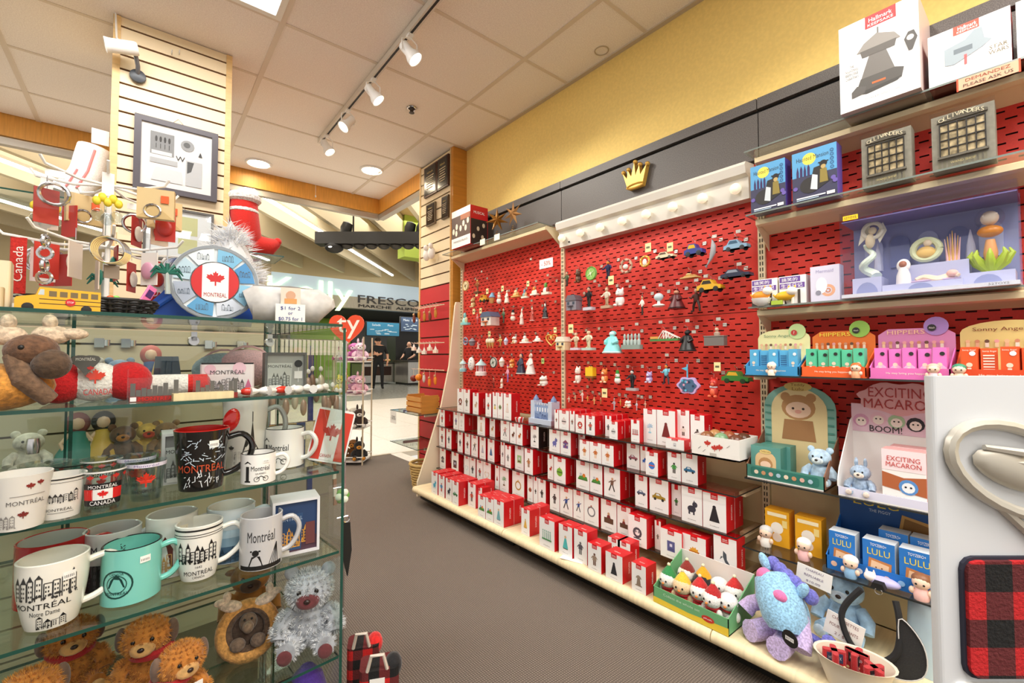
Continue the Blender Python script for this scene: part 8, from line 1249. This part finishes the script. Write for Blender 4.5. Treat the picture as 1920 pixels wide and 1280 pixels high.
p2 = cw(cx_(385, .24), .24, TOPZ); t = thing('blue_plush_mitt', 'bright blue boat shaped souvenir behind the round plate', 'souvenir', tuple(p2), face(p2)); BU = mat('#1f52b0', .45); MB().yprism([(-.1, 0), (.085, 0), (.09, .05), (.06, .09), (.02, .105), (-.02, .09), (-.06, .085), (-.105, .03)], -.012, .012).build('body', BU, t); MB().tube([(-.09, -.013, .03), (-.03, -.013, .085), (.05, -.013, .1)], .006, 8).build('rim', mat('#2a62c4', .4), t, True)
# grey pouch with handwritten price
y = .12; p = cw(cx_(541, y), y, TOPZ); dq = (p-EYEV).dot(_fw); u = dq/F; t = thing('grey_pouch', 'pale grey marbled pouch at the right end of the cabinet top', 'pouch', tuple(p), face(p)); m = MB(); m.tube([(-66*u, 0, 34*u), (-58*u, 0, 37*u), (50*u, 0, 36*u), (64*u, 0, 30*u), (68*u, 0, 26*u)], [28*u, 34*u, 34*u, 27*u, 18*u], 18); m.build('bag', mat('#d4d2cf', .7, 0, 'speckle', scale=40, lo=.85, hi=1.12), t, True); m = MB(); m.tube([(-60*u, -.004, 70*u), (0, -.004, 72*u), (52*u, -.004, 68*u)], 1.6*u, 6); m.build('zip', mat('#8a8884', .4), t, True)
o = thing('handwritten_sign', 'handwritten card reading $1 for 2 leaning on the grey pouch', 'sign', tuple(p-(Vector((-math.sin(face(p)), math.cos(face(p)), 0))*.046)), face(p)); MB().box(-22*u, 26*u, -.001, .001, 0, 36*u).build('card', WHITE, o); Art().text('$1 for 2', 2*u, 28*u, 7*u, '#2a3a8a', 32*u).text('or', 2*u, 19*u, 4*u, '#2a3a8a').text('$0.75 for 1', 2*u, 9*u, 7*u, '#2a3a8a', 38*u).front('lettering', o, 0, -.001, 0); MB().box(-24*u, 28*u, -.0008, .0012, -.0, 3*u).build('orange_edge', mat('#e8762a', .5), o); o2 = thing('photo_card', 'small photo card of a bracelet worn on a wrist above the price card', 'card', tuple(p-(Vector((-math.sin(face(p)), math.cos(face(p)), 0))*.043)), face(p)); MB().box(-14*u, 18*u, -.0008, .0008, 36*u, 66*u).build('card', mat('#ead8c8', .5), o2); Art().circ(2*u, 52*u, 8*u, '#d8a888').rect(-8*u, 12*u, 37*u, 46*u, '#e0a060').front('print', o2, 0, -.0008, 0)
# tinsel tree
p = cw(cx_(428, .36), .36, TOPZ); dq = (p-EYEV).dot(_fw); t = thing('tinsel_tree', 'small white tinsel tree behind the round plate', 'decoration', tuple(p), 0); hT = (HY-412)/F*dq+EYE-TOPZ
c0_ = MB().lathe([(.09, .03), (.075, hT*.35), (.05, hT*.65), (.001, hT)], 16).build('core', mat('#d8dade', .6), t, True); MB().tube([(0, 0, 0), (0, 0, .04)], .008, 8).build('stem', WHITE, t); fur(t, c0_, 3800, .034, [mat('#f6f7f9', .25), mat('#dfe3ea', .2), WHITE], 5, .0012, .6, 'tinsel')
p = cw(cx_(6, .1), .1, TOPZ); tag(MB().rbox(-.06, .006, -.02, .03, 0, .075, .004).build('beige_carton', mat('#e6d8b8', .6), None, loc=tuple(p), rotz=CR), 'beige carton at the left end of the cabinet top', 'box'); tag(MB().rbox(-.06, -.002, -.03, -.005, 0, .03, .004).build('cream_carton', mat('#d8c49a', .6), None, loc=tuple(cw(cx_(10, .06), .06, TOPZ)), rotz=CR), 'low tan carton in front of the beige one at left', 'box')
# ================================================================ ON THE PILLAR
def framed(label, px0, px1, py0, py1, fr, fw_, art, mt='#f2efec'):
    Yp = 3.118; a = onY(px0, (py0+py1)/2, Yp); b = onY(px1, (py0+py1)/2, Yp); za, zb = onY((px0+px1)/2, py0, Yp).z, onY((px0+px1)/2, py1, Yp).z; w, h = b.x-a.x, za-zb
    t = thing('wall_picture', label, 'picture', ((a.x+b.x)/2, Yp, (za+zb)/2), 0, 'frames on the pillar'); M_ = mat(fr, .4)
    for s_ in (-1, 1): MB().box(min(s_*w/2, s_*(w/2-fw_)), max(s_*w/2, s_*(w/2-fw_)), -.012, .014, -h/2, h/2).build('frame_side', M_, t); MB().box(-w/2+fw_, w/2-fw_, -.012, .014, min(s_*h/2, s_*(h/2-fw_)), max(s_*h/2, s_*(h/2-fw_))).build('frame_rail', M_, t)
    MB().box(-w/2+fw_, w/2-fw_, -.002, .014, -h/2+fw_, h/2-fw_).build('mount', mat(mt, .5), t); A = Art(); art(A, w-2*fw_, h-2*fw_); A.front('print', t, 0, -.002, 0); MB().box(-w/2+fw_, w/2-fw_, -.0075, -.0065, -h/2+fw_, h/2-fw_).build('glass', CLEAR, t); MB().tube([(-.03, .0, h/2-.004), (0, .004, h/2+.03), (.03, .0, h/2-.004)], .0018, 5).build('hanger', CHROME, t)
def fa(A, w, h): A.rect(-w*.38, -w*.05, .02*h, h*.38, '#8a8c8e'); [A.poly(circ(-w*.3+.06*w*k, h*.27, w*.018, 8, h*.05), '#2a2a2c').line(-w*.3+.06*w*k, h*.2, -w*.3+.06*w*k, h*.12, .003, '#2a2a2c') for k in range(4)]; A.rect(-w*.36, -w*.08, h*.02, h*.08, '#d8dadb').circ(w*.14, h*.26, w*.1, '#9a9c9e', 14).circ(w*.13, h*.27, w*.05, '#5a5c5e', 12).text('W', w*.04, h*.02, h*.08, '#2a2a2c').rect(-w*.38, w*.0, -h*.12, -h*.04, '#b8babc').rect(w*.12, w*.36, -h*.4, h*.02, '#c4c6c8').poly([(w*.14, h*.0), (w*.24, h*.0), (w*.2, -h*.16), (w*.14, -h*.2)], '#4a4c4e').poly([(-w*.36, -h*.4), (w*.08, -h*.4), (w*.06, -h*.2), (-w*.3, -h*.18)], '#dcdee0').poly([(w*.3, h*.12), (w*.36, h*.12), (w*.33, h*.2)], '#3a3c3e')
framed('dark framed black and white collage with a letter W on the pillar', 250, 408, 232, 366, '#48424a', .03, fa)
def fb(A, w, h): A.rect(-w*.02, w*.28, h*.02, h*.4, '#cdd09a').rect(-w*.02, w*.28, -h*.38, -h*.06, '#cdd09a').rect(-w*.3, -w*.08, -h*.1, h*.3, '#e0e4e4')
framed('slim dark framed print with two green squares lower on the pillar', 268, 400, 392, 490, '#55524f', .012, fb, '#e6ecee')
t = thing('security_camera', 'white bullet security camera on a black bracket high on the pillar', 'camera', (-.09, 3.13, onY(225, 115, 3.13).z), 0); zc = 0
m = MB(); m.M = Matrix.Translation((-.03, -.1, .03)) @ Matrix.Rotation(-PI/2-.25, 4, 'Y'); m.lathe([(.03, -.06), (.034, -.05), (.034, .05), (.038, .07), (.03, .072), (.026, .05)], 20); m.build('housing', mat('#f2f0ea', .35), t, True); MB().tube([(.02, -.08, .02), (.03, -.05, -.02), (.03, -.01, -.05)], .01, 8).build('bracket', mat('#6a6a6c', .4), t, True); m = MB(); m.M = Matrix.Translation((.03, -.004, -.055)) @ Matrix.Rotation(PI/2, 4, 'X'); m.lathe([(.036, 0), (.034, .012), (.015, .018)], 20); m.build('mount_disc', mat('#3a4048', .4), t, True); MB().tube([(.0, -.04, .05), (-.06, .0, .12), (-.07, .005, .3)], .005, 6).build('cable', WHITE, t, True)
for n, px in enumerate((322, 336)): q = onY(px, 105, 3.13); tag(MB().tube([(0, 0, .03), (0, -.02, .0), (0, -.05, -.005), (.0, -.055, .012)], .002, 6).build('slat_hook', CHROME, None, True, (q.x, 3.138, q.z)), f'{["left","right"][n]} of two empty wire hooks high on the pillar', 'hook')
# glass shelf and santa boot at the right of the pillar
z = onY(490, 478, 3.2).z; t = thing('glass_shelf', 'small glass shelf holding a red boot at the right of the pillar', 'shelf', (.38, 3.2, z), 0, 'pillar glass shelves'); MB().box(0, .3, -.06, .22, -.008, 0, [0, 0, 1, 1, 0, 1]).build('pane', [GLASS, GEDGE], t); MB().box(0, .2, .1, .12, -.04, -.008).build('bracket', CHROME, t)
t = thing('santa_boot', 'red plush santa boot with white fur trim on the small glass shelf', 'decoration', (.49, 3.18, z), .2); RB = mat('#d8261c', .85, 0, 'fabric'); m = MB(); m.tube([(-.04, 0, .36), (-.035, 0, .24), (-.02, 0, .1), (-.01, 0, .06)], [.075, .08, .085, .07], 16); m.build('shaft', RB, t, True); m = MB(); m.tube([(-.05, 0, .06), (.04, 0, .055), (.12, -.01, .06), (.16, -.01, .09)], [.06, .065, .055, .03], 14); m.build('foot', RB, t, True)
for z_ in (.33, .25): MB().torus((-.036, 0, z_), .068, .03 if z_ > .3 else .016, 18, 8, axis='z').build('fur_trim', mat('#f2efeb', .95, 0, 'fur'), t, True)
MB().ell((.165, -.01, .1), .025, 10, 8).build('toe_tip', RB, t, True)
zl = onY(120, 380, 3.3).z; t = thing('glass_shelf', 'small glass shelf at the left of the pillar', 'shelf', (-.62, 3.3, zl), 0, 'pillar glass shelves'); MB().box(0, .455, -.12, .2, -.008, 0, [0, 0, 1, 1, 0, 1]).build('pane', [GLASS, GEDGE], t); MB().box(.25, .455, .05, .07, -.04, -.008).build('bracket', CHROME, t)
t = thing('white_bolster', 'white quilted pouch with pink stripes standing left of the pillar', 'pouch', (-.28, 3.3, zl-.03), .1); m = MB(); m.tube(spl([(-.05, 0, .06), (-.02, 0, .12), (.02, 0, .2), (.04, 0, .3), (.05, 0, .35)]), .075, 16); m.build('bag', mat('#f4f2f2', .8, 0, 'fabric'), t, True); MB().tube([(-.02, -.076, .1), (.02, -.076, .2), (.045, -.076, .32)], .006, 6).build('stripe', mat('#e88a8a', .7), t, True); MB().tube([(-.07, -.074, .08), (-.05, -.075, .12), (-.02, -.07, .2)], .005, 6).build('stripe', mat('#e88a8a', .7), t, True); MB().box(.03, .1, -.07, -.066, .36, .44).build('hang_tag', WHITE, t)
# ================================================================ CEILING FIXTURES
ta, tb_ = onZ(800, 4, 2.885), onZ(612, 268, 2.885); tx = (ta.x+tb_.x)/2; t = thing('light_track', 'white lighting track with black slot on the ceiling', 'light track', (tx, 0, CEIL), 0); MB().box(-.018, .018, -1.5, tb_.y+.05, -.035, 0).build('rail', mat('#ded8cc', .4), t); MB().box(-.006, .006, -1.48, tb_.y+.03, -.037, -.0345).build('slot', BLACK, t)
SPOTS = [(768, 80, (2.1, 1.5, 1.3), 'track spotlight nearest the viewer, shining downward', 1), (700, 155, (2.1, 2.2, 1.4), 'second track spotlight from the viewer, turned to the shelves', 1), (652, 222, (.2, 3.1, 1.7), 'third track spotlight from the viewer, turned away', 0), (613, 262, (1.9, 2.9, 1.0), 'farthest track spotlight at the end of the track', 0)]
for px, py, tg, lab, on in SPOTS:
    q = onX(px, py, tx); q = Vector((tx, q.y, CEIL-.135)); o = thing('track_spotlight', 'white '+lab, 'spotlight', tuple(q), 0, 'track spotlights'); MB().box(-.014, .014, -.02, .02, .085, .1).build('adapter', WHITE, o); MB().tube([(-.045, 0, 0), (-.045, 0, .06), (0, 0, .088), (.045, 0, .06), (.045, 0, 0)], .004, 6).build('yoke', WHITE, o, True)
    d = (Vector(tg)-q).normalized(); M_ = d.to_track_quat('-Z', 'Y').to_matrix().to_4x4(); m = MB(); m.M = M_; m.lathe([(.022, .06), (.028, .055), (.028, .0), (.042, -.03), (.044, -.055), (.04, -.053), (.036, -.03)], 20); m.build('can', WHITE, o, True); m = MB(); m.M = M_; m.lathe([(.001, -.035), (.035, -.038), (.038, -.045)], 20); m.build('lens', mat('#fff6e0', .3, 0, 'emit', s=9 if on else 2.5), o, True)
    l = bpy.data.lights.new('spot', 'SPOT'); l.energy = 34 if on else 18; l.spot_size = R(85); l.spot_blend = .6; l.shadow_soft_size = .03; l.color = (1, .94, .85); lo = bpy.data.objects.new('spot_lamp', l); COL.objects.link(lo); lo.location = q+d*.06; lo.rotation_euler = d.to_track_quat('-Z', 'Y').to_euler()
for n, yy in enumerate((.5, -.3, -1.1)):     # the same track carries on over the viewer's head
    l = bpy.data.lights.new('spot', 'SPOT'); l.energy = 28; l.spot_size = R(90); l.spot_blend = .6; l.shadow_soft_size = .04; l.color = (1, .94, .85); lo = bpy.data.objects.new('spot_lamp', l); COL.objects.link(lo); lo.location = (tx, yy, 2.76); d = (Vector((2.05, yy+.1, 1.2))-lo.location).normalized(); lo.rotation_euler = d.to_track_quat('-Z', 'Y').to_euler()
    o = thing('track_spotlight', f'white track spotlight out of frame over the viewer, {NTH[n]} of three', 'spotlight', (tx, yy, CEIL-.135), 0, 'track spotlights'); MB().box(-.014, .014, -.02, .02, .05, .1).build('adapter', WHITE, o); m = MB(); m.M = d.to_track_quat('-Z', 'Y').to_matrix().to_4x4(); m.lathe([(.022, .06), (.028, .055), (.028, .0), (.042, -.01), (.044, -.02), (.04, -.018), (.03, .0)], 20); m.build('can', WHITE, o, True)
    lo.location = Vector((tx, yy, CEIL-.135))+d*.06
for n, (px, py) in enumerate(((485, 306), (697, 319))):
    q = onZ(px, py, CEIL); o = thing('downlight', ['recessed round ceiling downlight beside the slatted pillar', 'recessed round ceiling downlight near the timber corner'][n], 'downlight', (q.x, q.y, CEIL), 0, 'recessed downlights'); MB().torus((0, 0, .0), .1, .012, 24, 8, axis='z').build('trim_ring', WHITE, o, True); MB().lathe([(.001, .002), (.095, .002)], 24).build('lamp', mat('#fff8ea', .3, 0, 'emit', s=8), o)
    l = bpy.data.lights.new('downlight', 'SPOT'); l.energy = 60; l.spot_size = R(130); l.spot_blend = .8; l.shadow_soft_size = .08; l.color = (1, .9, .75); lo = bpy.data.objects.new('downlight_lamp', l); COL.objects.link(lo); lo.location = (q.x, q.y, CEIL-.02)
q = onZ(772, 203, CEIL); o = thing('sprinkler', 'dark recessed fire sprinkler head in the ceiling', 'sprinkler', (q.x, q.y, CEIL), 0); MB().torus((0, 0, 0), .03, .006, 20, 6, axis='z').build('escutcheon', CHROME, o, True); MB().lathe([(.02, 0), (.012, -.02), (.02, -.035), (.001, -.037)], 12).build('head', mat('#3a2e26', .4), o, True)
q = onZ(1128, 96, CEIL); tag(MB().torus((0, 0, 0), .04, .004, 28, 6, axis='z').build('ceiling_ring', mat('#b8a88e', .5), None, True, (q.x, q.y, CEIL+.003)), 'thin round ring mark on a ceiling tile by the yellow wall', 'ring')
q = onZ(592, 345, CEIL); tag(MB().tube([(0, 0, 0), (0, 0, -.12)], .002, 6).ell((0, 0, -.13), (.008, .008, .014), 8, 6).build('pull_cord', WHITE, None, True, (q.x, q.y, CEIL)), 'thin white pull cord hanging from the ceiling near the timber beam', 'cord')
for n in range(2): q = onX(800+n*9, 478-n*4, PX-.05); o = thing('white_figurine', ['white ceramic dove on the left side of the slatted partition', 'white ceramic dove on the right, touching the slatted partition'][n], 'figurine', (PX-.05, q.y, q.z-.06), WR); MB().ell((0, 0, .06), (.045, .03, .055), 14, 9).build('body', mat('#f2ece4', .4), o, True); MB().ell((.02, -.02, .12), (.025, .022, .025)).build('head', mat('#f2ece4', .4), o, True); MB().tube([(0, .03, .07), (0, .055, .08)], .004, 6).build('hook', CHROME, o)
# ================================================================ SHOP FRONT: plush tower, rack behind the cabinet, plaid bags
bx_, by_ = 1.74, 4.66; t = thing('plush_tower', 'white tiered bin tower of plush toys at the shop entrance', 'stand', (bx_, by_, 0), -TH); TW_ = mat('#e8e2da', .5)
for z in (.03, .36, .7, 1.04):
    MB().rbox(-.2, .1, -.15, .15, z, z+.012, .04).build('tray', TW_, t); m = MB(); m.tube([(-.2, -.15, z+.05), (.1, -.15, z+.05), (.1, .15, z+.05), (-.2, .15, z+.05), (-.2, -.15, z+.05)], .006, 6); m.build('rim', TW_, t)
for x, y in ((-.2, -.14), (.095, -.14), (-.2, .14), (.095, .14)): MB().tube([(x, y, 0), (x, y, 1.3)], .009, 6).build('post', mat('#c8b89c', .4), t)
PC = [[('#2a2422', '#f0ece4', 'black and white'), ('#8a5a2a', '#e8922a', 'brown and orange'), ('#1e1c1c', '#d8902a', 'black')], [('#6a4a38', '#f0e8dc', 'brown spotted'), ('#e8e0d4', '#5a3a2a', 'cream spotted'), ('#3a2a24', '#e8e0d8', 'dark brown')], [('#e8d84a', '#f4ec9a', 'yellow'), ('#d8a8d0', '#f0d8ec', 'lilac'), ('#f0b8c8', '#f8e0e4', 'pink')], [('#f4e4ec', '#c83a8a', 'white and magenta'), ('#d87ac0', '#f4d8ec', 'mauve'), ('#f0c8dc', '#ffffff', 'pale pink')]]
for r_, z in enumerate((.042, .372, .712, 1.052)):
    for k in range(3):
        v = Matrix.Rotation(-TH, 4, 'Z') @ Vector((-.14+.09*k, -.07+.09*(k % 2), 0)); c1, c2, nm = PC[r_][k]; plush(f'{nm} plush animal in the {["bottom","third","second","top"][r_]} bin of the entrance tower', (bx_+v.x, by_+v.y, z+.001), .2, c1, c2, -TH+.3*(k-1), 'plush_toy', 'plush toys in the entrance tower', ['round', 'flop', 'long'][k])
v = atD(650, 615, 4.7); t = thing('heart_sign', 'red heart shaped sign with white letters ty above the plush tower', 'sign', tuple(v), -TH); m = MB(); m.yprism([(.175*math.sin(a)**3*1.05, .15*math.cos(a)-.06*math.cos(2*a)-.025*math.cos(3*a)-.01*math.cos(4*a)) for a in [2*PI*k/40 for k in range(40)]][::-1], -.01, .01); m.build('heart', mat('#e8502a', .45), t); Art().text('ty', .02, .0, .22, '#fbf7f0', .24).front('lettering', t, 0, -.011, 0); MB().tube([(0, .012, -.15), (0, .012, -.42)], .008, 6).build('pole', TW_, t)
rk = thing('charm_rack', 'wire rack of silver and brown pendants behind the glass cabinet', 'rack', tuple(cw(0, 0, 0)), CR); xa, xb = cx_(506, .78), cx_(648, .78); MB().tube([(xa, .78, 1.16), (xb, .78, 1.16)], .004, 6).build('bar', CHROME, rk); MB().box(cx_(578, .8), cx_(587, .8), .79, .8, .55, 1.14).build('blue_post', mat('#1d2f7a', .4), rk); MB().tube([(xa, .78, .0), (xa, .78, 1.16)], .006, 6).build('leg', CHROME, rk); MB().tube([(xb, .78, .0), (xb, .78, 1.16)], .006, 6).build('leg', CHROME, rk)
rn = random.Random(9)
for n in range(18):
    f = (n+.5)/18; x = xa+(xb-xa)*f; w0 = cw(x, .776, 1.16); c = rn.choice(['#a08070', '#8a6a5a', '#c8c4be', '#b89a8a', '#d8ccb8']); o = thing('pendant_strand', f'{NTH[n]} pendant strand from the left on the rack behind the cabinet', 'pendant', tuple(w0), CR, 'pendants behind the cabinet'); MB().box(-.005, .005, -.004, .001, -.055, 0).build('tag', mat('#efe6d4', .5), o); L_ = rn.uniform(.12, .22); MB().tube([(0, 0, -.055), (0, 0, -L_)], .0012, 5).build('cord', mat(c, .6), o); MB().ell((0, -.004, -L_-.03), (.012, .008, .03), 10, 7).build('pendant', mat(c, .35, .3), o, True); MB().ell((0, -.004, -L_+.02), (.008, .006, .01), 8, 6).build('bead', mat('#e8e4de', .3), o, True)
MB().tube([(xa, .78, .86), (xb, .78, .86)], .004, 6).build('bar', CHROME, rk)
for n in range(9):
    f = (n+.5)/9; x = xa+(xb-xa)*f; w0 = cw(x, .776, .86); c = ['#d8a030', '#8a3a2a', '#c8a878', '#3a4a7a', '#e8d8b8'][n % 5]; o = thing('scarf_tassel', f'{NTH[n]} striped tassel from the left on the lower bar behind the cabinet', 'tassel', tuple(w0), CR, 'tassels behind the cabinet'); MB().rbox(-.016, .016, -.006, .006, -.16, 0, .005).build('tassel', mat(c, .85, 0, 'fabric'), o, True); MB().box(-.0165, .0165, -.007, .007, -.06, -.045).build('band', mat('#f0e8d8', .8), o)
# hung on the cabinet's right edge
p = cw(.02, .03, .74); t = thing('black_strap', 'black fabric strap hanging at the right edge of the cabinet', 'strap', tuple(p), 0); MB().yprism([(-.008, 0), (.008, 0), (.012, -.06), (.004, -.115), (-.01, -.06)], -.003, .003).build('strap', BLACK, t); MB().torus((0, 0, .008), .007, .0014, 14, 5).build('ring', CHROME, t, True); MB().tube([(-.02, 0, .014), (.004, 0, .014)], .0018, 5).build('hook', CHROME, t)
p = cw(.024, .06, .79); t = thing('flower_charm', 'white and green flower charm hanging at the cabinet edge', 'charm', tuple(p), 0)
for k in range(6): MB().ell((.009*math.cos(k*1.05), -.004*(k % 2), .009*math.sin(k*1.05)), (.008, .004, .008), 8, 6).build('petal', mat('#e8f0e0' if k % 2 else '#6aa84a', .5), t, True)
MB().tube([(-.02, 0, .02), (0, 0, .02), (0, 0, .008)], .0014, 5).build('hook', CHROME, t)
p = cw(.02, .1, .9); t = thing('striped_ribbon', 'striped fabric ribbon hanging outside the cabinet side pane', 'ribbon', tuple(p), .3); [MB().box(-.004+.001*k, .004+.001*k, -.002, .002, -.02*(k+1), -.02*k).build('stripe', mat('#e8e0d8' if k % 2 else '#a87a6a', .7), t) for k in range(7)]
PLD = mat('#c81e1e', .9, 0, 'plaid', scale=22)
for n, (px, py, dp_, w, lab) in enumerate(((682, 1200, 1.12, .075, 'red and black plaid gift bag, rear one at the foot of the cabinet'), (712, 1240, 1.02, .085, 'red and black plaid gift bag with a price label, front one'))):
    q = atD(px, py, dp_); t = thing('plaid_bag', lab, 'bag', (q.x, q.y, 0), -TH+.25, 'plaid bags on the floor'); MB().rbox(-w/2, w/2, -.03, .03, 0, q.z, .012).build('bag', PLD, t); MB().tube([(-w*.3, -.028, q.z), (-w*.2, -.032, q.z+.035), (w*.1, -.032, q.z+.035), (w*.2, -.028, q.z)], .004, 6).build('handle', mat('#d8ccc0', .6), t, True); e = MB().ell((w*.35, 0, q.z-.01), (.02, .025, .025), 12, 8).build('fur_trim', mat('#d8201e' if n == 0 else '#17171a', .95, 0, 'fur'), t, True)
    if n: MB().box(-.02, .012, -.0315, -.0305, q.z-.03, q.z-.016).build('price_label', WHITE, t)
bpy.data.scenes.remove(TS)
print('objects', len(bpy.data.objects))
